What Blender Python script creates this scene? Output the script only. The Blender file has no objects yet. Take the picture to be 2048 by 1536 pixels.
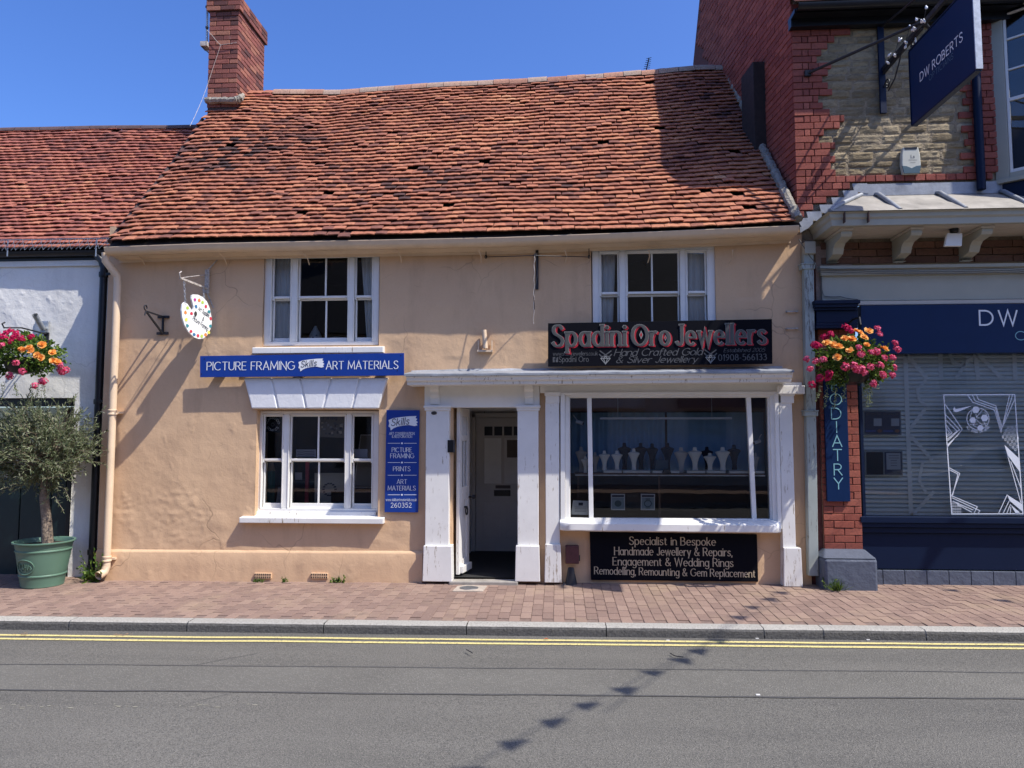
import bpy, bmesh, math, random
from mathutils import Vector, Matrix, noise
random.seed(7)
R = math.radians
sc = bpy.context.scene

# ---------------------------------------------------------------- camera
CAM = Vector((0.0, -8.2, 1.67)); YAW, PITCH, FPX = R(3.7), R(4.0), 1420.0
cam_d = bpy.data.cameras.new('camera'); cam = bpy.data.objects.new('camera', cam_d)
sc.collection.objects.link(cam); sc.camera = cam
cam.location = CAM; cam.rotation_euler = (math.pi / 2 + PITCH, 0, YAW)
cam_d.sensor_width = 36.0; cam_d.lens = 36.0 * FPX / 2048.0
cam_d.clip_start = 0.05; cam_d.clip_end = 2000.0

# ---------------------------------------------------------------- sky, sun, exposure
SUN = Vector((0.63, -0.29, 1.0)).normalized()          # towards the sun
world = bpy.data.worlds.new('World'); sc.world = world; world.use_nodes = True
wn = world.node_tree; wn.nodes.clear()
sky = wn.nodes.new('ShaderNodeTexSky'); sky.sky_type = 'NISHITA'; sky.sun_disc = False
sky.sun_elevation = math.asin(SUN.z); sky.sun_rotation = math.atan2(SUN.x, SUN.y)
sky.air_density = 1.0; sky.dust_density = 1.6; sky.ozone_density = 8.0
bg = wn.nodes.new('ShaderNodeBackground'); bg.inputs[1].default_value = 0.15
wo = wn.nodes.new('ShaderNodeOutputWorld')
hs = wn.nodes.new('ShaderNodeHueSaturation'); hs.inputs['Saturation'].default_value = 1.15; hs.inputs['Hue'].default_value = 0.513   # the deep blue of a clear dry sky
wn.links.new(sky.outputs[0], hs.inputs['Color']); wn.links.new(hs.outputs[0], bg.inputs[0]); wn.links.new(bg.outputs[0], wo.inputs[0])
sun_d = bpy.data.lights.new('sun', 'SUN'); sun_o = bpy.data.objects.new('sun', sun_d)
sc.collection.objects.link(sun_o); sun_d.energy = 3.85; sun_d.angle = R(0.53); sun_d.color = (1.0, 0.945, 0.86)
sun_o.rotation_euler = SUN.to_track_quat('Z', 'Y').to_euler(); sun_o.location = (8, -6, 20)
sc.view_settings.view_transform = 'Standard'; sc.view_settings.look = 'None'
sc.view_settings.gamma = 1.0; sc.view_settings.use_curve_mapping = False
sc.view_settings.exposure = 0.66
sc.render.engine = 'CYCLES'
try:
    sc.cycles.use_denoising = True; sc.cycles.max_bounces = 6; sc.cycles.transparent_max_bounces = 12
    sc.cycles.caustics_reflective = False; sc.cycles.caustics_refractive = False
except Exception: pass

# ---------------------------------------------------------------- measuring: photo point -> place on a known plane of the street
_F = Vector((-math.sin(YAW) * math.cos(PITCH), math.cos(YAW) * math.cos(PITCH), math.sin(PITCH)))
_R = Vector((math.cos(YAW), math.sin(YAW), 0)); _U = _R.cross(_F)
def ray(px, py): return _F * FPX + _R * (px - 1024) + _U * (768 - py)
def W(px, py, Y=0.0):
    d = ray(px, py); return CAM + d * ((Y - CAM.y) / d.y)
def WZ(px, py, Z):
    d = ray(px, py); return CAM + d * ((Z - CAM.z) / d.z)
def WX(px, py, X):
    d = ray(px, py); return CAM + d * ((X - CAM.x) / d.x)
def rect(x0, y0, x1, y1, Y):
    """upright rectangle on the plane Y: (X0, X1, Z0, Z1)"""
    ym, xm = (y0 + y1) / 2, (x0 + x1) / 2
    return W(x0, ym, Y).x, W(x1, ym, Y).x, W(xm, y1, Y).z, W(xm, y0, Y).z
def gz(x): return 0.006 * (x - 2.7)                     # the street falls gently to the left

# ---------------------------------------------------------------- mesh helpers
COL = sc.collection
class MB:
    def __init__(s): s.v = []; s.f = []
    def add(s, vs, fs):
        b = len(s.v); s.v += [tuple(p) for p in vs]; s.f += [tuple(b + i for i in q) for q in fs]; return s
    def box(s, x0, x1, y0, y1, z0, z1):
        return s.add([(x0,y0,z0),(x1,y0,z0),(x1,y1,z0),(x0,y1,z0),(x0,y0,z1),(x1,y0,z1),(x1,y1,z1),(x0,y1,z1)],
                     [(0,3,2,1),(4,5,6,7),(0,1,5,4),(1,2,6,5),(2,3,7,6),(3,0,4,7)])
    def prism(s, poly, y0, y1):                        # poly of (x,z), extruded along Y
        n = len(poly)
        return s.add([(x, y0, z) for x, z in poly] + [(x, y1, z) for x, z in poly],
                     [tuple(range(n)), tuple(range(2*n-1, n-1, -1))] + [(i, i+n, (i+1) % n + n, (i+1) % n) for i in range(n)])
    def prism_x(s, poly, x0, x1):                      # poly of (y,z), extruded along X
        n = len(poly)
        return s.add([(x0, y, z) for y, z in poly] + [(x1, y, z) for y, z in poly],
                     [tuple(range(n)), tuple(range(2*n-1, n-1, -1))] + [(i, i+n, (i+1) % n + n, (i+1) % n) for i in range(n)])
    def prism_z(s, poly, z0, z1):
        n = len(poly)
        return s.add([(x, y, z0) for x, y in poly] + [(x, y, z1) for x, y in poly],
                     [tuple(range(n)), tuple(range(2*n-1, n-1, -1))] + [(i, i+n, (i+1) % n + n, (i+1) % n) for i in range(n)])
    def tube(s, path, r, n=8, caps=True):
        path = [Vector(p) for p in path]; k = len(path); rs = r if isinstance(r, (list, tuple)) else [r] * k
        vs = []; fs = []; prev = None
        for i, p in enumerate(path):
            t = (path[min(i+1, k-1)] - path[max(i-1, 0)]).normalized()
            if prev is None:
                a = t.cross(Vector((0, 0, 1)))
                if a.length < 0.05: a = t.cross(Vector((1, 0, 0)))
            else:
                a = prev - t * prev.dot(t)
                if a.length < 1e-4: a = t.cross(Vector((1, 0, 0)))
            a.normalize(); prev = a; b = t.cross(a)
            for j in range(n):
                an = 2 * math.pi * j / n
                vs.append(p + (a * math.cos(an) + b * math.sin(an)) * rs[i])
        for i in range(k - 1):
            for j in range(n):
                fs.append((i*n+j, i*n+(j+1) % n, (i+1)*n+(j+1) % n, (i+1)*n+j))
        if caps: fs += [tuple(range(n-1, -1, -1)), tuple((k-1)*n+j for j in range(n))]
        return s.add(vs, fs)
    def lathe(s, prof, c=(0, 0, 0), n=24, sx=1.0, sy=1.0, caps=True):
        vs = []; fs = []; k = len(prof)
        for r, z in prof:
            for j in range(n):
                an = 2 * math.pi * j / n
                vs.append((c[0] + r*sx*math.cos(an), c[1] + r*sy*math.sin(an), c[2] + z))
        for i in range(k - 1):
            for j in range(n):
                fs.append((i*n+j, i*n+(j+1) % n, (i+1)*n+(j+1) % n, (i+1)*n+j))
        if caps: fs += [tuple(range(n-1, -1, -1)), tuple((k-1)*n+j for j in range(n))]
        return s.add(vs, fs)
    def grid(s, pts):                                   # pts[i][j]
        a, b = len(pts), len(pts[0])
        return s.add([p for row in pts for p in row],
                     [(i*b+j, i*b+j+1, (i+1)*b+j+1, (i+1)*b+j) for i in range(a-1) for j in range(b-1)])
    def bar(s, p, q, w, h=None, up=(0, 0, 1)):          # square bar from p to q
        p, q = Vector(p), Vector(q); h = h or w; t = (q - p).normalized(); u = Vector(up)
        a = t.cross(u)
        if a.length < 0.05: a = t.cross(Vector((0, 1, 0)))
        a.normalize(); b = a.cross(t)
        vs = [e + a * sa * w / 2 + b * sb * h / 2 for e in (p, q) for sa, sb in ((-1,-1),(1,-1),(1,1),(-1,1))]
        return s.add(vs, [(0,1,2,3),(7,6,5,4),(0,4,5,1),(1,5,6,2),(2,6,7,3),(3,7,4,0)])
    def mesh(s, name, m, smooth=False, recalc=True):
        me = bpy.data.meshes.new(name); me.from_pydata(s.v, [], s.f)
        if recalc:
            bm = bmesh.new(); bm.from_mesh(me); bmesh.ops.recalc_face_normals(bm, faces=bm.faces); bm.to_mesh(me); bm.free()
        me.materials.append(m)
        if smooth: me.polygons.foreach_set('use_smooth', [True] * len(me.polygons))
        me.update(); return me
    def build(s, name, m, parent=None, smooth=False, bevel=0, recalc=True, seg=2):
        o = link(name, s.mesh(name, m, smooth, recalc), parent)
        if bevel:
            b = o.modifiers.new('bevel', 'BEVEL'); b.width = bevel; b.segments = seg; b.limit_method = 'ANGLE'; b.angle_limit = R(40)
        if smooth: smooth_by_angle(o)
        return o
def smooth_by_angle(o, ang=40):
    me = o.data; bm = bmesh.new(); bm.from_mesh(me)
    for e in bm.edges:
        if len(e.link_faces) == 2 and e.calc_face_angle(0) > R(ang): e.smooth = False
    bm.to_mesh(me); bm.free()
_wl = {}
def link(name, data, parent=None, mw=None):
    o = bpy.data.objects.new(name, data); COL.objects.link(o)
    if parent is not None:
        o.parent = parent
        if parent.name in _wl: o.matrix_parent_inverse = Matrix.Translation(-_wl[parent.name])
    if mw is not None: o.matrix_basis = mw
    return o
def tag(o, label, cat, group=None, kind=None):
    o['label'] = label; o['category'] = cat
    if group: o['group'] = group
    if kind: o['kind'] = kind
    return o
def thing(name, label, cat, loc=(0, 0, 0), group=None):
    o = bpy.data.objects.new(name, None); COL.objects.link(o); o.location = loc; o.empty_display_size = 0.1
    _wl[o.name] = Vector(loc); return tag(o, label, cat, group)
def part(name, parent):                                 # an Empty that groups the pieces of one part
    o = bpy.data.objects.new(name, None); COL.objects.link(o); o.empty_display_size = 0.05; o.parent = parent
    if parent.name in _wl: o.matrix_parent_inverse = Matrix.Translation(-_wl[parent.name])
    return o
def struct(o): o['kind'] = 'structure'; return o
def stuff(o): o['kind'] = 'stuff'; return o
def rnd(a, b): return random.uniform(a, b)
def fbm(x, y, z=0.0, o=3): return noise.fractal(Vector((x, y, z)), 1.0, 2.0, o)

# ---------------------------------------------------------------- materials
def srgb(r, g, b):
    f = lambda c: ((c / 255) / 12.92) if c / 255 <= 0.04045 else (((c / 255) + 0.055) / 1.055) ** 2.4
    return (f(r), f(g), f(b), 1.0)
class NT:
    def __init__(s, name):
        s.m = bpy.data.materials.new(name); s.m.use_nodes = True; s.t = s.m.node_tree; s.n = s.t.nodes; s.b = s.n['Principled BSDF']
    def new(s, typ, **kw):
        o = s.n.new(typ)
        for k, v in kw.items(): setattr(o, k, v)
        return o
    def l(s, a, b): s.t.links.new(a, b)
    def coord(s, scale=(1, 1, 1)):
        c = s.new('ShaderNodeTexCoord'); mp = s.new('ShaderNodeMapping'); mp.inputs['Scale'].default_value = scale
        g = s.new('ShaderNodeNewGeometry'); s.l(g.outputs['Position'], mp.inputs['Vector']); return mp.outputs[0]
    def noise(s, v, scale, detail=4, rough=0.6):
        o = s.new('ShaderNodeTexNoise'); o.inputs['Scale'].default_value = scale; o.inputs['Detail'].default_value = detail
        o.inputs['Roughness'].default_value = rough; s.l(v, o.inputs['Vector']); return o.outputs['Fac']
    def voro(s, v, scale, feature='F1', out='Distance'):
        o = s.new('ShaderNodeTexVoronoi'); o.feature = feature; o.inputs['Scale'].default_value = scale; s.l(v, o.inputs['Vector']); return o.outputs[out]
    def ramp(s, f, stops, mode='LINEAR'):
        o = s.new('ShaderNodeValToRGB'); e = o.color_ramp.elements; o.color_ramp.interpolation = mode
        while len(e) < len(stops): e.new(0.5)
        for i, (p, c) in enumerate(stops):
            e[i].position = p; e[i].color = c if len(c) == 4 else (*c, 1)
        s.l(f, o.inputs[0]); return o.outputs[0]
    def math(s, op, a, b=0.0, clamp=False):
        o = s.new('ShaderNodeMath'); o.operation = op; o.use_clamp = clamp
        for i, x in enumerate((a, b)):
            if isinstance(x, (int, float)): o.inputs[i].default_value = x
            else: s.l(x, o.inputs[i])
        return o.outputs[0]
    def mix(s, f, a, b, blend='MIX'):
        o = s.new('ShaderNodeMix'); o.data_type = 'RGBA'; o.blend_type = blend
        for i, x in ((0, f), (6, a), (7, b)):
            if isinstance(x, (int, float)): o.inputs[i].default_value = x
            elif isinstance(x, tuple): o.inputs[i].default_value = x if len(x) == 4 else (*x, 1)
            else: s.l(x, o.inputs[i])
        return o.outputs[2]
    def bump(s, h, strength=0.3, dist=0.01, prev=None):
        o = s.new('ShaderNodeBump'); o.inputs['Strength'].default_value = strength; o.inputs['Distance'].default_value = dist
        s.l(h, o.inputs['Height'])
        if prev is not None: s.l(prev, o.inputs['Normal'])
        return o.outputs[0]
    def piece(s):                                       # a random number per piece, joined or single
        g = s.new('ShaderNodeNewGeometry'); oi = s.new('ShaderNodeObjectInfo')
        return s.math('FRACT', s.math('ADD', g.outputs['Random Per Island'], oi.outputs['Random']))
    def out(s, col=None, rough=0.6, spec=0.5, metal=0.0, normal=None):
        b = s.b
        if col is not None:
            if isinstance(col, tuple): b.inputs['Base Color'].default_value = col if len(col) == 4 else (*col, 1)
            else: s.l(col, b.inputs['Base Color'])
        if isinstance(rough, (int, float)): b.inputs['Roughness'].default_value = rough
        else: s.l(rough, b.inputs['Roughness'])
        b.inputs['Specular IOR Level'].default_value = spec; b.inputs['Metallic'].default_value = metal
        if normal is not None: s.l(normal, b.inputs['Normal'])
        return s.m
def simple(name, c, rough=0.55, var=0.12, scale=6.0, bump=0.0, bscale=60.0, bdist=0.002, spec=0.4, metal=0.0, dirt=0.0):
    t = NT(name); v = t.coord(); n = t.noise(v, scale, 5, 0.65)
    c = c if len(c) == 4 else (*c, 1)
    lo = tuple(x * (1 - var) for x in c[:3]); hi = tuple(min(1, x * (1 + var)) for x in c[:3])
    col = t.ramp(n, [(0.3, lo), (0.7, hi)])
    if dirt:
        d = t.noise(v, 2.3, 6, 0.7); f = t.ramp(d, [(0.5, (0, 0, 0)), (0.75, (dirt, dirt, dirt))])
        col = t.mix(f, col, tuple(x * 0.45 for x in c[:3]))
    nm = t.bump(t.noise(v, bscale, 3), bump, bdist) if bump else None
    return t.out(col, rough, spec, metal, nm)
M = {}
def plaster(name, c, c2, stain, relief=1.0, crack=0.5):
    t = NT(name); v = t.coord()
    n1 = t.noise(v, 1.1, 6, 0.6); n2 = t.noise(v, 7.0, 5, 0.6); n3 = t.noise(v, 55.0, 4, 0.7)
    vs = t.coord((1.0, 1.0, 0.22)); ns = t.noise(vs, 3.2, 5, 0.65)
    col = t.mix(t.ramp(n1, [(0.35, (0, 0, 0)), (0.68, (1, 1, 1))]), c, c2)
    col = t.mix(t.ramp(ns, [(0.52, (0, 0, 0)), (0.76, (0.6, 0.6, 0.6))]), col, stain)
    col = t.mix(t.ramp(n3, [(0.25, (0.35, 0.35, 0.35)), (0.45, (0, 0, 0))]), col, stain)
    # hairline cracks in patches
    wv = t.new('ShaderNodeVectorMath'); wv.operation = 'ADD'
    nn = t.new('ShaderNodeTexNoise'); nn.inputs['Scale'].default_value = 3.0; t.l(v, nn.inputs['Vector'])
    sc_ = t.new('ShaderNodeVectorMath'); sc_.operation = 'SCALE'; sc_.inputs[3].default_value = 0.35; t.l(nn.outputs['Color'], sc_.inputs[0])
    t.l(v, wv.inputs[0]); t.l(sc_.outputs[0], wv.inputs[1])
    cr = t.voro(wv.outputs[0], 1.15, 'DISTANCE_TO_EDGE')
    mask = t.ramp(t.noise(v, 0.9, 3), [(0.5, (0, 0, 0)), (0.6, (1, 1, 1))])
    crk = t.math('MULTIPLY', t.ramp(cr, [(0.0, (1, 1, 1)), (0.006, (0, 0, 0))]), mask)
    col = t.mix(t.math('MULTIPLY', crk, crack), col, tuple(x * 0.55 for x in stain[:3]))
    b1 = t.bump(n3, 0.28 * relief, 0.004); b2 = t.bump(n2, 0.45 * relief, 0.02, b1)
    lump = t.voro(v, 9.0, 'SMOOTH_F1'); lm = t.ramp(t.noise(v, 4.0, 2), [(0.6, (0, 0, 0)), (0.72, (1, 1, 1))])
    b3 = t.bump(t.math('MULTIPLY', t.math('SUBTRACT', 1.0, lump), lm), 0.22 * relief, 0.03, b2)
    b4 = t.bump(t.math('MULTIPLY', crk, -1.0), 0.5 * crack, 0.006, b3)
    return t.out(col, 0.82, 0.25, 0, b4)
M['peach'] = plaster('peach_render', (0.66, 0.45, 0.275), (0.60, 0.40, 0.245), (0.45, 0.295, 0.185), 0.78, 0.6)
M['peach_trim'] = simple('peach_trim_paint', (0.68, 0.52, 0.36), 0.5, 0.06, 5, 0.2, 40, 0.002, dirt=0.25)
M['white_wall'] = plaster('white_render', (0.78, 0.765, 0.715), (0.72, 0.71, 0.665), (0.52, 0.51, 0.49), 1.3, 0.35)
def paint(name, c, chip=0.0, under=(0.33, 0.27, 0.2), rough=0.42, bumpy=0.12):
    t = NT(name); v = t.coord(); n = t.noise(v, 3.5, 5, 0.65); c4 = (*c[:3], 1)
    col = t.ramp(n, [(0.3, tuple(x * 0.90 for x in c[:3])), (0.65, c4)])
    if chip:
        vz = t.coord((1, 1, 0.12)); k = t.noise(vz, 34, 6, 0.75); low = t.noise(v, 1.7, 3)
        f = t.ramp(t.math('ADD', k, t.math('MULTIPLY', low, 0.25)), [(0.72 - chip * 0.1, (0, 0, 0)), (0.76 - chip * 0.1, (1, 1, 1))])
        col = t.mix(f, col, under)
    b = t.bump(t.noise(v, 26, 4, 0.6), bumpy, 0.004)
    return t.out(col, rough, 0.4, 0, b)
M['white'] = paint('white_gloss_paint', (0.81, 0.795, 0.755))
M['white_worn'] = paint('worn_white_paint', (0.79, 0.775, 0.735), -0.12)
M['white_flaked'] = paint('flaking_white_paint', (0.76, 0.745, 0.705), 0.45)
M['white_rough'] = simple('white_masonry_paint', (0.76, 0.765, 0.77), 0.7, 0.05, 8, 0.30, 30, 0.01)
def tile_mat(name, stops, lichen=0.5):
    t = NT(name); v = t.coord(); p = t.piece()
    big = t.noise(v, 0.55, 4, 0.55)
    f = t.math('ADD', t.math('MULTIPLY', p, 0.62), t.math('MULTIPLY', t.math('SUBTRACT', big, 0.38), 1.05), True)
    col = t.ramp(f, stops)
    n = t.noise(v, 38, 5, 0.7); col = t.mix(t.ramp(n, [(0.35, (0.42, 0.42, 0.42)), (0.6, (0, 0, 0))]), col, (0.055, 0.038, 0.034))
    l = t.noise(v, 11, 6, 0.75); col = t.mix(t.ramp(l, [(0.62, (0, 0, 0)), (0.7, (lichen, lichen, lichen))]), col, (0.42, 0.33, 0.22))
    return t.out(col, 0.88, 0.2, 0, t.bump(t.noise(v, 70, 4), 0.5, 0.004))
M['tile'] = tile_mat('clay_roof_tile', [(0.0, (0.065, 0.037, 0.035)), (0.12, (0.19, 0.080, 0.062)), (0.3, (0.33, 0.125, 0.078)), (0.6, (0.44, 0.17, 0.098)), (0.85, (0.54, 0.235, 0.125)), (1.0, (0.64, 0.36, 0.20))])
M['tile_left'] = tile_mat('red_clay_tile', [(0.0, (0.14, 0.06, 0.055)), (0.22, (0.26, 0.092, 0.072)), (0.5, (0.38, 0.13, 0.092)), (0.8, (0.47, 0.18, 0.108)), (1.0, (0.55, 0.27, 0.15))], 0.25)
M['under'] = simple('roof_underlay', (0.03, 0.024, 0.022), 0.9)
M['ridge'] = tile_mat('ridge_clay', [(0.0, (0.33, 0.15, 0.1)), (0.35, (0.46, 0.25, 0.17)), (0.6, (0.38, 0.30, 0.24)), (1.0, (0.52, 0.30, 0.2))], 0.8)
def brick_mat(name, stops, spots=0.3, bump=0.5):
    t = NT(name); v = t.coord(); p = t.piece(); col = t.ramp(p, stops)
    n = t.noise(v, 45, 5, 0.7); col = t.mix(t.ramp(n, [(0.3, (0.5, 0.5, 0.5)), (0.55, (0, 0, 0))]), col, (0.07, 0.03, 0.03))
    l = t.noise(v, 8, 6, 0.75); col = t.mix(t.ramp(l, [(0.6, (0, 0, 0)), (0.75, (spots, spots, spots))]), col, (0.36, 0.25, 0.22))
    return t.out(col, 0.85, 0.2, 0, t.bump(t.noise(v, 55, 4), bump, 0.005))
M['chimney_brick'] = brick_mat('chimney_brick', [(0, (0.10, 0.05, 0.045)), (0.3, (0.21, 0.08, 0.065)), (0.7, (0.30, 0.105, 0.08)), (1, (0.38, 0.17, 0.11))], 0.35)
M['red_brick'] = brick_mat('painted_red_brick', [(0, (0.24, 0.068, 0.052)), (0.5, (0.30, 0.086, 0.064)), (1, (0.37, 0.115, 0.082))], 0.12, 0.35)
M['pale_joint_brick'] = brick_mat('red_pillar_brick', [(0, (0.25, 0.07, 0.05)), (0.5, (0.31, 0.09, 0.06)), (1, (0.37, 0.12, 0.08))], 0.25, 0.35)
M['mortar_dark'] = simple('dark_mortar', (0.075, 0.045, 0.04), 0.95, 0.3, 30)
M['mortar_red'] = simple('red_mortar', (0.13, 0.045, 0.04), 0.95, 0.3, 30)
M['mortar_pale'] = simple('pale_mortar', (0.36, 0.27, 0.22), 0.95, 0.25, 20)
M['mortar_buff'] = simple('buff_mortar', (0.25, 0.20, 0.135), 0.95, 0.3, 14, 1.0, 22, 0.03)
M['mortar_grey'] = simple('grey_mortar', (0.27, 0.245, 0.2), 0.95, 0.35, 14, 1.0, 22, 0.03)
def stone_mat(name):
    t = NT(name); v = t.coord((1, 1, 2.2)); p = t.piece()
    col = t.ramp(p, [(0, (0.24, 0.185, 0.11)), (0.5, (0.34, 0.27, 0.165)), (1, (0.45, 0.365, 0.24))])
    n = t.noise(v, 9, 7, 0.75); col = t.mix(t.ramp(n, [(0.45, (0, 0, 0)), (0.68, (0.7, 0.7, 0.7))]), col, (0.12, 0.10, 0.072))
    d = t.noise(t.coord(), 1.6, 4, 0.6); col = t.mix(t.ramp(d, [(0.5, (0, 0, 0)), (0.7, (0.55, 0.55, 0.55))]), col, (0.13, 0.115, 0.09))
    b = t.bump(t.noise(v, 18, 7, 0.7), 0.7, 0.03); b = t.bump(t.noise(v, 60, 3), 0.4, 0.006, b)
    return t.out(col, 0.92, 0.15, 0, b)
M['stone'] = stone_mat('rubble_limestone')
def lead_mat(name, c):
    t = NT(name); v = t.coord(); n = t.noise(v, 4, 6, 0.7)
    col = t.ramp(n, [(0.3, tuple(x * 0.6 for x in c)), (0.6, c), (0.8, tuple(min(1, x * 1.35) for x in c))])
    return t.out(col, 0.55, 0.5, 0.25, t.bump(t.noise(v, 9, 4), 0.25, 0.02))
M['lead'] = lead_mat('weathered_lead', (0.34, 0.36, 0.39))
M['lead_tan'] = lead_mat('stained_lead_sheet', (0.37, 0.345, 0.305))
def asphalt():
    t = NT('worn_asphalt'); v = t.coord()
    n0 = t.noise(v, 0.5, 4); n1 = t.noise(v, 90, 3, 0.7); sp = t.voro(v, 120, 'F1', 'Distance'); spc = t.voro(v, 120, 'F1', 'Color')
    col = t.ramp(n0, [(0.3, (0.134, 0.128, 0.111)), (0.7, (0.164, 0.156, 0.135))])
    tv = t.coord((0.10, 1.0, 1.0)); tr = t.noise(tv, 1.5, 4, 0.6)                # wheel tracks along the street
    col = t.mix(t.ramp(tr, [(0.38, (0.55, 0.55, 0.55)), (0.52, (0, 0, 0))]), col, (0.10, 0.096, 0.086)); col = t.mix(t.ramp(tr, [(0.55, (0, 0, 0)), (0.7, (0.5, 0.5, 0.5))]), col, (0.187, 0.178, 0.155))
    st = t.noise(v, 2.1, 6, 0.75); col = t.mix(t.ramp(st, [(0.64, (0, 0, 0)), (0.72, (0.5, 0.5, 0.5))]), col, (0.075, 0.073, 0.07))
    cd = t.voro(v, 0.55, 'DISTANCE_TO_EDGE'); ck = t.math('MULTIPLY', t.ramp(cd, [(0.0, (1, 1, 1)), (0.006, (0, 0, 0))]), t.ramp(t.noise(v, 1.0, 2), [(0.58, (0, 0, 0)), (0.66, (0.8, 0.8, 0.8))]))
    col = t.mix(ck, col, (0.05, 0.05, 0.05))
    col = t.mix(t.ramp(n1, [(0.35, (0.75, 0.75, 0.75)), (0.55, (0, 0, 0))]), col, (0.05, 0.048, 0.046))
    gr = t.new('ShaderNodeSeparateColor'); t.l(spc, gr.inputs[0])
    f = t.math('MULTIPLY', t.ramp(gr.outputs[0], [(0.62, (0, 0, 0)), (0.72, (1, 1, 1))]), t.ramp(sp, [(0.25, (0.55, 0.55, 0.55)), (0.5, (0, 0, 0))]))
    col = t.mix(f, col, (0.31, 0.29, 0.25))
    b = t.bump(n1, 0.8, 0.008); b = t.bump(t.math('SUBTRACT', 1.0, sp), 0.55, 0.008, b)
    return t.out(col, 0.85, 0.3, 0, b)
M['asphalt'] = asphalt()
def patch_mat():
    t = NT('coarser_asphalt_repair'); v = t.coord(); sp = t.voro(v, 85, 'F1', 'Distance'); spc = t.voro(v, 85, 'F1', 'Color'); g = t.new('ShaderNodeSeparateColor'); t.l(spc, g.inputs[0])
    col = t.ramp(t.noise(v, 1.2, 5, 0.65), [(0.3, (0.108, 0.103, 0.090)), (0.7, (0.142, 0.136, 0.118))])
    f = t.math('MULTIPLY', t.ramp(g.outputs[0], [(0.55, (0, 0, 0)), (0.7, (0.5, 0.5, 0.5))]), t.ramp(sp, [(0.25, (1, 1, 1)), (0.5, (0, 0, 0))]))
    return t.out(t.mix(f, col, (0.30, 0.285, 0.25)), 0.85, 0.3, 0, t.bump(t.math('SUBTRACT', 1.0, sp), 0.7, 0.008))
M['patch'] = patch_mat()
def paver_mat():
    t = NT('red_paving_block'); v = t.coord(); p = t.piece()
    col = t.ramp(p, [(0, (0.205, 0.138, 0.112)), (0.5, (0.245, 0.165, 0.132)), (1, (0.285, 0.197, 0.155))])
    n = t.noise(v, 130, 3, 0.7); col = t.mix(t.ramp(n, [(0.58, (0, 0, 0)), (0.7, (0.8, 0.8, 0.8))]), col, (0.43, 0.345, 0.28))
    col = t.mix(t.ramp(n, [(0.3, (0.7, 0.7, 0.7)), (0.42, (0, 0, 0))]), col, (0.12, 0.085, 0.08))
    d = t.noise(v, 1.3, 5, 0.6); col = t.mix(t.ramp(d, [(0.5, (0, 0, 0)), (0.72, (0.55, 0.55, 0.55))]), col, (0.33, 0.245, 0.165)); d2 = t.noise(v, 3.1, 5, 0.7); col = t.mix(t.ramp(d2, [(0.58, (0, 0, 0)), (0.74, (0.55, 0.55, 0.55))]), col, (0.13, 0.10, 0.085))
    return t.out(col, 0.9, 0.2, 0, t.bump(n, 0.6, 0.004))
M['paver'] = paver_mat()
M['joint'] = simple('sandy_joint', (0.19, 0.135, 0.11), 0.95, 0.3, 40)
def kerb_mat():
    t = NT('granite_kerb'); v = t.coord(); p = t.piece()
    col = t.ramp(p, [(0, (0.36, 0.345, 0.31)), (1, (0.43, 0.41, 0.36))]); n = t.noise(v, 70, 4, 0.75)
    col = t.mix(t.ramp(n, [(0.35, (0.8, 0.8, 0.8)), (0.55, (0, 0, 0))]), col, (0.17, 0.16, 0.145))
    return t.out(col, 0.9, 0.2, 0, t.bump(n, 0.6, 0.006))
M['kerb'] = kerb_mat()
M['kerb_face'] = simple('dark_kerb_face', (0.10, 0.096, 0.09), 0.95, 0.35, 45, 0.8, 60, 0.01)  # street face of the kerb, coloured darker than its top
def line_mat():
    t = NT('yellow_road_paint'); v = t.coord(); n = t.noise(v, 60, 4, 0.7)
    col = t.mix(t.ramp(n, [(0.36, (1, 1, 1)), (0.46, (0, 0, 0))]), (0.62, 0.53, 0.22), (0.16, 0.15, 0.12))
    return t.out(col, 0.8, 0.25, 0, t.bump(n, 0.5, 0.005))
M['yellow'] = line_mat()
M['tar'] = simple('tar_seam', (0.07, 0.069, 0.067), 0.6, 0.3, 40)
def flat(name, c, rough=0.5, spec=0.4, metal=0.0): return simple(name, c, rough, 0.05, 5, 0, spec=spec, metal=metal)
M['blue'] = flat('blue_sign_enamel', (0.010, 0.045, 0.27), 0.32)
M['ltr_white'] = flat('white_lettering', (0.78, 0.80, 0.82), 0.5)
M['ltr_ink'] = flat('dark_ink', (0.02, 0.025, 0.05), 0.5)
M['black_board'] = flat('black_sign_board', (0.003, 0.0035, 0.007), 0.75, 0.1)
M['gold_cream'] = flat('cream_lettering', (0.48, 0.40, 0.28), 0.5)
M['ltr_red'] = flat('red_lettering', (0.40, 0.012, 0.022), 0.5)
M['ltr_grey'] = flat('dark_silver_lettering', (0.072, 0.072, 0.066), 0.5)
M['ltr_line'] = flat('pale_silver_outline', (0.25, 0.25, 0.24), 0.5)
M['ltr_dim'] = flat('dim_silver_lettering', (0.085, 0.085, 0.088), 0.5)
M['navy'] = flat('navy_paint', (0.0025, 0.0095, 0.034), 0.5, 0.2)
M['navy_sign'] = flat('navy_sign_panel', (0.003, 0.019, 0.072), 0.45, 0.2)
M['slate'] = simple('slate_grey_paint', (0.085, 0.10, 0.135), 0.6, 0.12, 4, 0.5, 12, 0.02)
M['teal_ltr'] = flat('pale_teal_lettering', (0.22, 0.46, 0.52), 0.5)
M['black'] = flat('black_gloss_paint', (0.008, 0.009, 0.012), 0.35)
M['iron'] = simple('black_iron', (0.016, 0.016, 0.02), 0.55, 0.3, 20, 0.3, 60)
M['rust_white'] = simple('rusty_white_iron', (0.42, 0.38, 0.34), 0.75, 0.5, 35, 0.5, 50)
M['stone_grey'] = paint('grey_green_paint', (0.40, 0.39, 0.32), 0.0)
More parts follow.
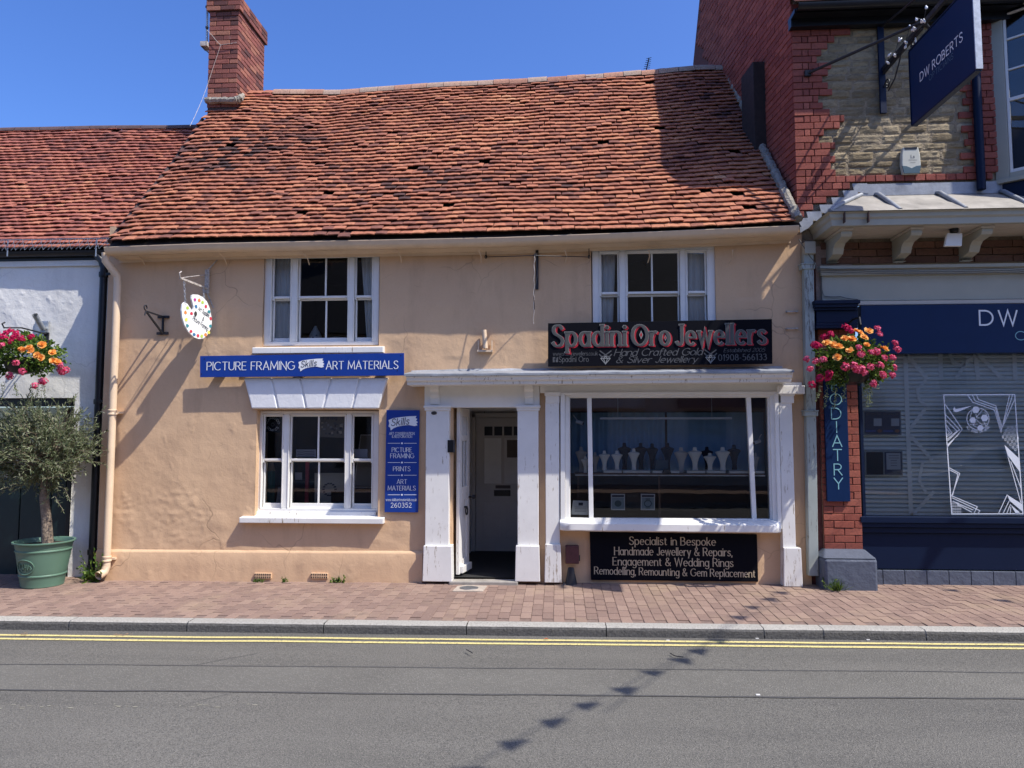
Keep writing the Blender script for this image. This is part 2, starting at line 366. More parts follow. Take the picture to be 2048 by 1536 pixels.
M['soffit'] = paint('cream_soffit_paint', (0.55, 0.50, 0.43), 0.0)
M['pipe_grey'] = paint('grey_pipe_paint', (0.36, 0.40, 0.37), 0.25, (0.15, 0.14, 0.12))
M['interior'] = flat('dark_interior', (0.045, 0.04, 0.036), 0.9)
M['interior_mid'] = flat('dim_interior_wall', (0.14, 0.12, 0.105), 0.9)
M['curtain'] = flat('net_curtain', (0.78, 0.78, 0.74), 0.9)
M['steel'] = simple('galvanised_steel', (0.42, 0.44, 0.46), 0.45, 0.25, 18, metal=0.6)
def glass_mat(name, tint=(0.975, 0.985, 0.98), ior=1.5):
    t = NT(name); t.n.remove(t.b); o = t.n['Material Output']
    tr = t.new('ShaderNodeBsdfTransparent'); tr.inputs[0].default_value = (*tint, 1)
    gl = t.new('ShaderNodeBsdfGlossy'); gl.inputs['Roughness'].default_value = 0.01
    fr = t.new('ShaderNodeFresnel'); fr.inputs[0].default_value = ior
    v = t.coord(); b = t.bump(t.noise(v, 2.2, 2), 0.05, 0.01); t.l(b, gl.inputs['Normal'])
    mx = t.new('ShaderNodeMixShader'); k = t.math('MULTIPLY', fr.outputs[0], 1.7, True)
    t.l(k, mx.inputs[0]); t.l(tr.outputs[0], mx.inputs[1]); t.l(gl.outputs[0], mx.inputs[2]); t.l(mx.outputs[0], o.inputs[0])
    return t.m
M['glass'] = glass_mat('window_glass')
def leaf_mat(name, stops):
    t = NT(name); col = t.ramp(t.piece(), stops); m = t.out(col, 0.6, 0.3)
    t.b.inputs['Subsurface Weight'].default_value = 0.0
    tl = t.new('ShaderNodeBsdfTranslucent'); t.l(col, tl.inputs[0]); mx = t.new('ShaderNodeMixShader'); mx.inputs[0].default_value = 0.3
    t.l(t.b.outputs[0], mx.inputs[1]); t.l(tl.outputs[0], mx.inputs[2]); t.l(mx.outputs[0], t.n['Material Output'].inputs[0]); return m
M['olive_leaf'] = leaf_mat('olive_leaf', [(0, (0.07, 0.095, 0.045)), (0.4, (0.15, 0.185, 0.09)), (0.8, (0.25, 0.28, 0.155)), (1, (0.42, 0.44, 0.30))])
M['leaf'] = leaf_mat('basket_leaf', [(0, (0.03, 0.07, 0.012)), (0.5, (0.085, 0.16, 0.025)), (1, (0.22, 0.30, 0.05))])
M['trail_leaf'] = leaf_mat('trailing_leaf', [(0, (0.13, 0.17, 0.07)), (1, (0.36, 0.4, 0.22))])
M['bark'] = simple('olive_bark', (0.20, 0.155, 0.115), 0.9, 0.4, 22, 0.9, 30, 0.02)
M['pot'] = simple('green_pot_plastic', (0.10, 0.185, 0.132), 0.45, 0.06, 4, 0.05, 30)
M['soil'] = simple('dark_soil', (0.03, 0.022, 0.016), 0.95, 0.4, 40, 0.8, 60, 0.01)
def petal(name, a, b): return leaf_mat(name, [(0, a), (1, b)])
M['pink'] = petal('pink_petal', (0.55, 0.012, 0.08), (0.85, 0.20, 0.34))
M['magenta'] = petal('crimson_petal', (0.45, 0.004, 0.06), (0.62, 0.015, 0.12))
M['orange'] = petal('apricot_petal', (0.80, 0.27, 0.035), (0.92, 0.55, 0.17))

# ================================================================ GROUND, ROAD, PAVEMENT
def road_z(x): return gz(x) - 0.12
def pave_z(x, y): return gz(x) + 0.02 * y
o = struct(MB().box(-260, 260, -260, 260, -1.2, -0.9).build('ground', M['asphalt']))
m = MB(); xs = [-60 + i * 2.0 for i in range(61)]
m.grid([[(x, y, road_z(x)) for x in xs] for y in (-9.2, -6.0, -3.0, -1.60)])
road = struct(m.build('road', M['asphalt'], recalc=False))
for (pa, pb, nm) in (((512, 1275), (1536, 1283), 'yellow_line'), ((512, 1282.5), (1536, 1290.5), 'yellow_line')):
    a = WZ(*pa, road_z(-2)); b = WZ(*pb, road_z(2)); sl = (b.y - a.y) / (b.x - a.x)
    m = MB(); rows = [[], []]
    for i in range(340):
        x = -9.5 + i * 0.06; y = a.y + (x - a.x) * sl * 0.6 + 0.012 * fbm(x * 0.7, 3)
        rows[0].append((x, y - 0.024 + 0.004 * fbm(x * 9, 1), road_z(x) + 0.005)); rows[1].append((x, y + 0.024 + 0.004 * fbm(x * 9, 2), road_z(x) + 0.005))
    o = m.grid(rows).build(nm, M['yellow'], road, recalc=False)
for (py0, py1, w) in ((1322, 1333, 0.016), (1373, 1384, 0.02)):
    a = WZ(300, py0, -0.12); b = WZ(1800, py1, -0.12); rows = [[], []]
    for i in range(200):
        x = -9 + i * 0.09; k = (x - a.x) / (b.x - a.x); y = a.y + (b.y - a.y) * k * 0.5 + 0.02 * fbm(x * 0.5, py0)
        rows[0].append((x, y - w * (0.6 + 0.5 * fbm(x * 3, 5)), road_z(x) + 0.004)); rows[1].append((x, y + w * 0.5, road_z(x) + 0.004))
    MB().grid(rows).build('tar_seam', M['tar'], road, recalc=False)
a0, a1 = WZ(300, 1322, -0.12), WZ(1800, 1333, -0.12); b0, b1 = WZ(300, 1373, -0.12), WZ(1800, 1384, -0.12); rows = [[], []]
for i in range(200):
    x = -9 + i * 0.09
    rows[0].append((x, b0.y + (b1.y - b0.y) * (x - b0.x) / (b1.x - b0.x) * 0.5 + 0.02 * fbm(x * 0.5, 1373), road_z(x) + 0.002)); rows[1].append((x, a0.y + (a1.y - a0.y) * (x - a0.x) / (a1.x - a0.x) * 0.5 + 0.02 * fbm(x * 0.5, 1322), road_z(x) + 0.002))
MB().grid(rows).build('trench_repair', M['patch'], road, recalc=False)
rr_ = random.Random(77); m = MB()
for k in range(26):
    px_ = rr_.uniform(-20, 520); p = WZ(px_, 1402 + rr_.gauss(0, 2.2), -0.12); w = rr_.uniform(0.004, 0.022); d = rr_.uniform(0.003, 0.008)
    m.add([(p.x - w, p.y - d, road_z(p.x) + 0.003), (p.x + w * .8, p.y - d * .6, road_z(p.x) + 0.003), (p.x + w, p.y + d, road_z(p.x) + 0.003), (p.x - w * .7, p.y + d * .8, road_z(p.x) + 0.003)], [(0, 1, 2, 3)])
stuff(m.build('worn_paint_flecks', simple('worn_pale_road_paint', (0.30, 0.285, 0.22), 0.85), road, recalc=False))
# kerb stones, each one a piece of the kerb
KY0, KY1 = -1.56, -1.70
pavement = struct(MB().grid([[(x, y, pave_z(x, y) - 0.007) for x in xs] for y in (KY0 - 0.02, 1.2)]).build('pavement', M['joint'], recalc=False))
kerb = part('kerb', None) if False else bpy.data.objects.new('kerb', None); COL.objects.link(kerb); kerb['kind'] = 'structure'
cuts = [WZ(px, 1250, -0.04).x for px in (-420, -180, 95, 350, 638, 932, 1212, 1520, 1634, 1827, 2120, 2400)]
cuts = [cuts[0] - 0.9 * k for k in range(30, 0, -1)] + cuts + [cuts[-1] + 0.9 * k for k in range(1, 30)]
for i in range(len(cuts) - 1):
    x0, x1 = cuts[i] + 0.004, cuts[i+1] - 0.004
    if x0 < -14 or x0 > 12: continue
    n = 10; P = []
    for j in range(n + 1):
        x = x0 + (x1 - x0) * j / n; e = 0.003 * fbm(x * 4, i); z = pave_z(x, KY0)
        P.append([(x, KY0, z), (x, KY1 + 0.025, z - 0.002 + e), (x, KY1 + 0.006, z - 0.012 + e), (x, KY1 - 0.003 + 0.6 * e, z - 0.03), (x, KY1 - 0.01, z - 0.16)])
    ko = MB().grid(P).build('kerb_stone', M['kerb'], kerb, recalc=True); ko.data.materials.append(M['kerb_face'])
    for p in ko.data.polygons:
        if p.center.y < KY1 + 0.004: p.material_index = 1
# paving blocks: long side across the pavement, staggered
PW, PL = 0.1035, 0.205
pvm = []
for k in range(3):
    q = MB(); w, l, h = PW / 2 - 0.0014, PL / 2 - 0.0014, 0.03; c = 0.003
    q.add([(-w, -l, -h), (w, -l, -h), (w, l, -h), (-w, l, -h), (-w, -l, -c), (w, -l, -c), (w, l, -c), (-w, l, -c),
           (-w + c, -l + c, 0), (w - c, -l + c, 0), (w - c, l - c, 0), (-w + c, l - c, 0)],
          [(0,1,5,4),(1,2,6,5),(2,3,7,6),(3,0,4,7),(4,5,9,8),(5,6,10,9),(6,7,11,10),(7,4,8,11),(8,9,10,11)])
    pvm.append(q)
pv_meshes = [q.mesh('paving_block', M['paver'], recalc=False) for q in pvm]
cand = []
nx0, nx1 = int(-8.2 / PW), int(7.0 / PW)
for i in range(nx0, nx1):
    for j in range(0, 11):
        x = i * PW; y = KY0 - 0.003 - PL * (j + 0.5) + (PL / 2 if i % 2 else 0) + 0.5 * PL
        y = KY0 + PL * (j + (0.5 if i % 2 else 0.0)) + PL * 0.0
        y0_, y1_ = max(KY0 + 0.002, y), y + PL
        if y > 0.62: continue
        cand.append((x, (y0_ + y1_) / 2, (y1_ - y0_) / PL))
def seen_key(c): return -abs(c[0] * 0.25 - 0.1) - (c[1] + 1.6) * 1.0
cand.sort(key=lambda c: (c[1] + 8.2) ** 2 + c[0] ** 2)
rest = MB()
for n, (x, y, s) in enumerate(cand):
    z = pave_z(x, y) + 0.0025 * fbm(x * 1.7, y * 1.7) + rnd(-0.001, 0.001)
    mw = Matrix.Translation((x, y, z)) @ Matrix.Rotation(rnd(-0.006, 0.006), 4, 'Z') @ Matrix.Rotation(rnd(-0.007, 0.007), 4, 'X') @ Matrix.Rotation(rnd(-0.007, 0.007), 4, 'Y') @ Matrix.Diagonal((1, s, 1, 1))
    if n < 300: link('paving_block', pv_meshes[n % 3], pavement, mw)
    else: rest.add([mw @ Vector(v) for v in pvm[0].v], pvm[0].f)
stuff(rest.build('paving_blocks_beyond', M['paver'], pavement, recalc=False))

# ================================================================ THE PEACH HOUSE
XL, XR = W(206, 800, 0).x, W(1607, 600, 0).x
HOUSE = thing('rendered_house', 'peach rendered house with an old red tiled roof and two shops below', 'building', (XL / 2 + XR / 2, 0, gz(-1)))
GY = -0.30
EAVE = [W(x, y, -0.28) for x, y in ((214, 490), (342, 482), (680, 478), (1022, 469), (1380, 461), (1604, 447))]
RY = 2.4
RIDGE = [W(x, y, RY) for x, y in ((520, 187), (680, 187), (878, 173), (1046, 165), (1186, 156), (1316, 146), (1380, 139), (1452, 138))]
XLr, XRr = EAVE[0].x - 0.02, RIDGE[-1].x
def interp(pts, x):
    if x <= pts[0].x: return pts[0].z
    for a, b in zip(pts, pts[1:]):
        if x <= b.x: return a.z + (b.z - a.z) * (x - a.x) / (b.x - a.x)
    return pts[-1].z
def roof_pt(u, v):
    xe = EAVE[0].x + (EAVE[-1].x - EAVE[0].x) * u; xr = XLr + (XRr - XLr) * u
    ze, zr = interp(EAVE, xe), interp(RIDGE, xr); x = xe + (xr - xe) * v
    y = -0.28 + (RY + 0.28) * v; z = ze + (zr - ze) * v
    w = 0.030 * fbm(x * 0.55, y * 0.8, 2, 2) + 0.010 * fbm(x * 2.1, y * 2.0, 7, 2) - 0.05 * math.sin(math.pi * v)
    w *= min(1, v * 12 + 0.25)
    return Vector((x, y - w * 0.75, z + w * 0.66))
# openings in the front wall
OP = [rect(527, 500, 759, 692, 0), rect(1183, 488, 1432, 692, 0), rect(511, 820, 757, 1037, 0), rect(905, 790, 1036, 1170, 0), rect(1128, 780, 1553, 1064, 0)]
def plaster_front(name, x0, x1, z0, z1, Y, ops, mat, parent, step, amp, extra=None):
    def coords(a, b, cuts):
        n = max(1, int((b - a) / step)); c = [a + (b - a) * i / n for i in range(n + 1)]
        for k in cuts:
            if a < k < b:
                j = min(range(len(c)), key=lambda i: abs(c[i] - k)); c[j] = k
        return c
    xs_ = coords(x0, x1, [q for o in ops for q in o[:2]]); zs_ = coords(z0, z1, [q for o in ops for q in o[2:]])
    m = MB(); idx = {}
    def vert(i, j):
        if (i, j) not in idx:
            x, z = xs_[i], zs_[j]
            d = amp * (0.010 * fbm(x * 0.8, z * 0.8, 1, 2) + 0.0035 * fbm(x * 3.5, z * 3.5, 5, 2))
            if extra: d += extra(x, z)
            idx[(i, j)] = len(m.v); m.v.append((x, Y - d, z))
        return idx[(i, j)]
    for i in range(len(xs_) - 1):
        for j in range(len(zs_) - 1):
            cx, cz = (xs_[i] + xs_[i+1]) / 2, (zs_[j] + zs_[j+1]) / 2
            if any(o[0] < cx < o[1] and o[2] < cz < o[3] for o in ops): continue
            m.f.append((vert(i, j), vert(i+1, j), vert(i+1, j+1), vert(i, j+1)))
    return m.build(name, mat, parent, smooth=True, recalc=False)
pc = W(325, 1030, 0); pc2 = W(300, 900, 0)
def patchy(x, z):
    d = 0
    r = math.hypot((x - pc.x) / 0.55, (z - pc.z) / 0.36) + 0.35 * fbm(x * 4, z * 4, 6, 2)
    if r < 1.3:
        k = max(0, min(1, (1.3 - r) * 2.2)); d += k * (0.011 * abs(fbm(x * 9, z * 13, 3, 4)) - 0.003) 
    if z < 0.75: d += 0.010 * max(0, fbm(x * 2.4, z * 3.0, 9, 3))
    if z > 2.55 and z < 3.2: d += 0.008 * max(0, fbm(x * 3.0, z * 3.0, 19, 3))
    return d
wall = plaster_front('wall', XL, XR, -0.25, 4.2, 0.0, OP, M['peach'], HOUSE, 0.024, 1.0, patchy)
m = MB()
for o_ in OP[:4]:
    x0, x1, z0, z1 = o_; d = 0.34
    m.add([(x0,0.004,z0),(x0,d,z0),(x0,d,z1),(x0,0.004,z1)], [(0,1,2,3)]); m.add([(x1,0.004,z0),(x1,d,z0),(x1,d,z1),(x1,0.004,z1)], [(3,2,1,0)])
    m.add([(x0,0.004,z1),(x0,d,z1),(x1,d,z1),(x1,0.004,z1)], [(0,1,2,3)]); m.add([(x0,0.004,z0),(x0,d,z0),(x1,d,z0),(x1,0.004,z0)], [(3,2,1,0)])
m.build('reveal', M['peach'], HOUSE, recalc=False)
MB().box(XL, XL + 0.12, 0.012, 4.0, -0.3, 4.0).box(XR - 0.12, XR, 0.012, 3.0, -0.3, 4.0).box(XL + 0.13, XR - 0.13, 4.0, 4.15, -0.3, 4.3).build('side_wall', M['peach'], HOUSE)
# plinth band
px1 = W(846, 1130, 0).x
zp0, zp1 = W(230, 1103, -0.03).z, W(830, 1106, -0.03).z
m = MB(); N = 120; P = []
for i in range(N + 1):
    k = i / N; x = XL + 0.01 + (px1 - XL - 0.01) * k; z = zp0 + (zp1 - zp0) * k; e = 0.006 * fbm(x * 3, 4)
    P.append([(x, -0.004, z + 0.02), (x, -0.030 - e, z), (x, -0.034 - e, z - 0.012), (x, -0.036 - e + 0.004 * fbm(x * 5, 8), z - 0.15), (x, -0.045 - e + 0.006 * fbm(x * 4, 11), -0.2)])
m.grid(P).build('plinth', M['peach'], HOUSE, smooth=True, recalc=False)
# ---- roof with tiles
ROOF = part('roof', HOUSE)
m = MB(); m.grid([[roof_pt(u / 40, v / 12) - Vector((0, -0.012, 0.03)) for u in range(41)] for v in range(13)])
bk = [[Vector((roof_pt(u / 10, 1).x, RY + 0.05 + k * 2.0, roof_pt(u / 10, 1).z - 0.05 - k * 2.6)) for u in range(11)] for k in range(2)]
m.grid(bk); m.build('roof_deck', M['under'], ROOF, recalc=False)
def tile_mb(seed, w=0.143, L=0.175, t=0.015):
    r = random.Random(seed); m = MB(); n = 4; top = []; bot = []
    j = [r.uniform(-0.004, 0.004) for _ in range(n + 1)]; cam_ = r.uniform(0.002, 0.006); sag = r.uniform(-0.003, 0.003)
    for i in range(n + 1):
        x = (i / n - 0.5) * (w - r.uniform(0.001, 0.004)); c = cam_ * (1 - (2 * i / n - 1) ** 2)
        top.append([(x, j[i], 0.041 + c + t), (x, L * 0.45, 0.021 + c + t + sag), (x, L, c + t * 0.5)])
        bot.append([(x, j[i] + 0.001, 0.041 + c)])
    vs = [p for col in top for p in col] + [b[0] for b in bot]; fs = []; B = (n + 1) * 3
    for i in range(n):
        for k in range(2): fs.append((i*3+k, (i+1)*3+k, (i+1)*3+k+1, i*3+k+1))
        fs.append((B+i, B+i+1, (i+1)*3, i*3))
    vs2 = len(vs); vs += [(top[0][2][0], L, 0), (top[n][2][0], L, 0)]
    fs += [(B, 0, 1, 2, vs2), (B+n, vs2+1, n*3+2, n*3+1, n*3)]
    return m.add(vs, fs)
def lay_tiles(ptf, rows, width, mat, parent, nvar=8, w=0.143, skip=0.004, slip=0.02, seed=1, umin=None, umax=None, limit=300):
    r = random.Random(seed); tm = [tile_mb(100 + k, w) for k in range(nvar)]
    me = [t.mesh('roof_tile', mat, recalc=False) for t in tm]; bulk = MB(); cnt = 0
    for i in range(rows):
        v = i / rows; n = int(width / w)
        a, b = ptf(0, v), ptf(1, v); ln = (b - a).length; n = int(ln / w) + 1
        for k in range(n + 1):
            u = (k + (0.5 if i % 2 else 0.0) + r.uniform(-0.05, 0.05)) * w / ln
            if u < 0.004 or u > 0.996: continue
            if r.random() < skip and i > 1: continue
            p = ptf(u, v); e = 0.01
            ux = (ptf(min(1, u + e), v) - ptf(max(0, u - e), v)).normalized(); us = (ptf(u, min(1, v + 0.03)) - ptf(u, max(0, v - 0.005))).normalized()
            nn = ux.cross(us).normalized(); us = nn.cross(ux)
            sl = -r.uniform(0.015, 0.05) if r.random() < slip else r.uniform(-0.006, 0.006)
            lift = r.uniform(-0.002, 0.004) + (r.uniform(0.004, 0.014) if r.random() < 0.06 else 0)
            mw = Matrix(((ux.x, us.x, nn.x, 0), (ux.y, us.y, nn.y, 0), (ux.z, us.z, nn.z, 0), (0, 0, 0, 1)))
            mw = Matrix.Translation(p + us * sl + nn * lift) @ mw @ Matrix.Rotation(r.uniform(-0.03, 0.03) + (r.uniform(-0.12, 0.12) if r.random() < 0.025 else 0), 4, 'Z') @ Matrix.Rotation(r.uniform(-0.025, 0.025), 4, 'Y') @ Matrix.Rotation(r.uniform(-0.03, 0.02), 4, 'X')
            q = r.randrange(nvar)
            if cnt < limit: link('roof_tile', me[q], parent, mw); cnt += 1
            else: bulk.add([mw @ Vector(c) for c in tm[q].v], tm[q].f)
    return stuff(bulk.build('roof_tiles_higher_up', mat, parent, recalc=False))
lay_tiles(roof_pt, 42, 8.0, M['tile'], ROOF, seed=3)
# ridge tiles
rx = RIDGE[0].x + 0.25; k = 0
while rx < XRr - 0.05:
    L = rnd(0.24, 0.30); z0, z1 = interp(RIDGE, rx), interp(RIDGE, rx + L); dz = rnd(0, 0.012)
    m = MB(); P = []
    for x, z in ((rx + 0.004, z0), (rx + L - 0.004, z1)):
        P.append([(x, RY - 0.125 * math.cos(a), z - 0.075 + dz + 0.12 * math.sin(a)) for a in [math.pi * q / 8 for q in range(9)]])
    m.grid(P)
    m.add(P[0] + [(P[0][0][0], RY, z0 - 0.08)], [tuple(range(10))]); m.add(P[1] + [(P[1][0][0], RY, z1 - 0.08)], [tuple(range(9, -1, -1))])
    m.build('ridge_tile', M['ridge'], ROOF, smooth=True); rx += L
zc = interp(RIDGE, RIDGE[0].x)
MB().prism_x([(RY - 0.16, zc - 0.11), (RY, zc + 0.03), (RY + 0.16, zc - 0.11)], XLr + 0.5, RIDGE[0].x + 0.25).build('ridge_flashing', M['red_brick'], ROOF)
# mortar fillet against the taller neighbour, and verge bedding at the left
def lumpy(path, r, mat, name, parent, n=60):
    pts = []; rs = []
    for i in range(n + 1):
        k = i / n * (len(path) - 1); a = min(int(k), len(path) - 2); f = k - a
        p = path[a].lerp(path[a+1], f); q = Vector((fbm(i * .5, 1), fbm(i * .5, 2), fbm(i * .5, 3))) * r * 0.35
        pts.append(p + q); rs.append(r * (1 + 0.35 * fbm(i * 0.6, 9)))
    return MB().tube(pts, rs, 8).build(name, mat, parent, smooth=True)
lumpy([roof_pt(0.994, v) + Vector((0, -0.03, 0.05)) for v in (0, .3, .48)], 0.05, M['mortar_grey'], 'mortar_fillet', ROOF)
lumpy([roof_pt(0.998, v) + Vector((0.0, -0.03, 0.05)) for v in (.46, .75, 1.0)], 0.055, M['mortar_grey'], 'mortar_fillet', ROOF)
lumpy([roof_pt(0.002, v) + Vector((-0.02, 0, -0.01)) for v in (0.02, .5, 0.8)], 0.03, M['mortar_dark'], 'verge_bedding', ROOF)
# ---- chimney
CH = part('chimney', HOUSE); CY = 1.95
cx0, cx1 = W(415, 150, CY).x, W(474.5, 150, CY).x; CD = WX(529, 110, cx1).y - CY
zb = W(444, 200, CY).z - 0.15; zcap = W(444, 23, CY).z; CO = 0.0757
def brick_mb(l, h, d, c=0.004, seed=0):
    r = random.Random(seed); m = MB(); a = l / 2; j = lambda: r.uniform(-0.0025, 0.0025)
    vs = [(-a, 0, -h/2), (a, 0, -h/2), (a, 0, h/2), (-a, 0, h/2)]
    fr = [(-a + c + j(), -d + j(), -h/2 + c + j()), (a - c + j(), -d + j(), -h/2 + c + j()), (a - c + j(), -d + j(), h/2 - c + j()), (-a + c + j(), -d + j(), h/2 - c + j())]
    md = [(-a, -d + c, -h/2), (a, -d + c, -h/2), (a, -d + c, h/2), (-a, -d + c, h/2)]
    return m.add(vs + md + fr, [(0,1,5,4),(1,2,6,5),(2,3,7,6),(3,0,4,7),(4,5,9,8),(5,6,10,9),(6,7,11,10),(7,4,8,11),(8,9,10,11)])
_bm = {}
def brick_mesh(l, h, d, mat, k, key):
    q = (round(l, 3), round(h, 4), round(d, 3), k, key)
    if q not in _bm: _bm[q] = (brick_mb(l, h, d, seed=hash(q) % 9999), brick_mb(l, h, d, seed=hash(q) % 9999).mesh('brick', mat, recalc=False))
    return _bm[q]
def face_bricks(c0, ux, n_, widths_rows, zs0, course, mat, parent, key, out, joint=0.010, d=0.012):
    """rows of bricks: list of (row, start, length); put into out as (matrix, mesh pair)"""
    for (row, s, l) in widths_rows:
        mb, me = brick_mesh(l - joint, course - joint, d, mat, random.randrange(3), key)
        y = -n_; mw = Matrix(((ux.x, y.x, 0, 0), (ux.y, y.y, 0, 0), (0, 0, 1, 0), (0, 0, 0, 1)))
        p = c0 + ux * (s + l / 2) + Vector((0, 0, zs0 + course * (row + 0.5) - c0.z)) + n_ * rnd(-0.002, 0.003)
        out.append((Matrix.Translation(p) @ mw @ Matrix.Rotation(rnd(-0.008, 0.008), 4, 'Y'), mb, me))
def fill_row(L, unit, phase):
    r = []; s = 0.0; first = unit / 2 if phase else unit
    while s < L - 0.02:
        l = first if s == 0 else unit * rnd(0.96, 1.03)
        if L - s - l < unit * 0.3: l = L - s
        l = min(l, L - s); r.append((s, l)); s += l
    return r
nrows = int((zcap - zb) / CO); zc0 = zcap - nrows * CO
MB().box(cx0 + 0.012, cx1 - 0.012, CY + 0.012, CY + CD - 0.012, zb - 0.6, zcap + 0.2).build('mortar_core', M['mortar_dark'], CH)
out = []
fr, sd = [], []
for i in range(nrows):
    fr += [(i, s, l) for s, l in fill_row(cx1 - cx0, 0.225, i % 2)]; sd += [(i, s, l) for s, l in fill_row(CD, 0.225, (i + 1) % 2)]
face_bricks(Vector((cx0, CY + 0.012, 0)), Vector((1, 0, 0)), Vector((0, -1, 0)), fr, zc0, CO, M['chimney_brick'], CH, 'c', out)
face_bricks(Vector((cx1 - 0.012, CY, 0)), Vector((0, 1, 0)), Vector((1, 0, 0)), sd, zc0, CO, M['chimney_brick'], CH, 'c', out)
ov = 0.035; fr, sd = [], []
MB().box(cx0 - ov + 0.012, cx1 + ov - 0.012, CY - ov + 0.012, CY + CD + ov - 0.012, zcap + 0.004, zcap + CO * 3 + 0.01).build('cap_core', M['mortar_dark'], CH)
for i in range(3):
    fr += [(i, s, l) for s, l in fill_row(cx1 - cx0 + 2 * ov, 0.225, i % 2)]; sd += [(i, s, l) for s, l in fill_row(CD + 2 * ov, 0.115 if i == 1 else 0.225, (i + 1) % 2)]
face_bricks(Vector((cx0 - ov, CY - ov + 0.012, 0)), Vector((1, 0, 0)), Vector((0, -1, 0)), fr, zcap, CO, M['chimney_brick'], CH, 'c', out)
face_bricks(Vector((cx1 + ov - 0.012, CY - ov, 0)), Vector((0, 1, 0)), Vector((1, 0, 0)), sd, zcap, CO, M['chimney_brick'], CH, 'c', out)
for mw, mb, me in out: link('brick', me, CH, mw)
b0 = W(412, 201, CY - 0.02); b1 = W(470, 203, CY - 0.02); b2 = W(484, 190, CY + 0.30)
lumpy([b0, b1 + Vector((0, -0.03, 0)), b1 + Vector((0.06, 0.0, 0.03)), b2], 0.05, M['mortar_grey'], 'flashing_mortar', CH, 40)
# ---- gutter and fascia
GUT = part('gutter', HOUSE)
gp = [W(x, y, GY) for x, y in ((208, 501), (400, 494), (700, 488), (1000, 482), (1300, 471), (1598, 458))]
P = []
for p in gp:
    c = p + Vector((0, 0.0, 0))
    prof = [(0.14, -0.03), (0.09, -0.045), (0.03, -0.035), (0.0, 0.0), (-0.004, 0.03), (-0.008, 0.034), (-0.008, 0.042), (0.004, 0.042), (0.006, 0.01), (0.04, -0.02), (0.10, -0.03), (0.135, -0.02)]
    P.append([(c.x, GY + a + 0.0, c.z + b) for a, b in prof])
MB().grid(P).build('gutter_trough', M['peach_trim'], GUT, smooth=True)
P = [[(p.x, 0.0 - 0.001, p.z + 0.02), (p.x, -0.16, p.z + 0.03)] for p in gp]
P = [[(p.x, -0.012, p.z - 0.08), (p.x, -0.016, p.z - 0.045), (p.x, -0.155, p.z - 0.035), (p.x, -0.158, p.z + 0.075)] for p in gp]
MB().grid(P).build('soffit', M['peach_trim'], GUT)
for px_ in (260, 430, 600, 790, 955, 1130, 1300, 1470):
    p = W(px_, 497, GY); z = p.z - (0.0 if px_ < 700 else -0.03)
    m = MB().tube([(p.x, GY + 0.10, z - 0.02), (p.x + 0.02, GY + 0.2, z - 0.07), (p.x + 0.01, -0.01, z - 0.12)], 0.006, 6); m.build('gutter_stay', M['peach_trim'], GUT)
# ---- peach downpipe at the left
DP = part('downpipe', HOUSE); dx = W(226, 800, -0.09).x; ytop = gp[0].z
m = MB(); c0 = W(213, 515, -0.2)
m.tube([(c0.x, -0.22, ytop - 0.01), (c0.x, -0.22, ytop - 0.10), (dx - 0.01, -0.09, W(236, 552, -0.09).z), (dx, -0.09, W(236, 552, -0.09).z - 0.1), (dx - 0.0, -0.09, 0.10)], 0.043, 14)
m.build('pipe', M['peach_trim'], DP, smooth=True)
for pz in (825, 1118):
    z = W(226, pz, -0.09).z
    MB().lathe([(0.046, -0.03), (0.054, -0.025), (0.054, -0.01), (0.048, 0), (0.054, 0.01), (0.054, 0.03), (0.046, 0.035)], (dx, -0.09, z), 16).box(dx - 0.075, dx + 0.085, -0.075, -0.01, z - 0.012, z + 0.012).build('collar', M['peach_trim'], DP, smooth=True)
MB().tube([(dx, -0.09, 0.12), (dx - 0.01, -0.11, 0.06), (dx - 0.03, -0.19, 0.03)], [0.045, 0.047, 0.05], 14, caps=False).build('shoe', M['peach_trim'], DP, smooth=True)

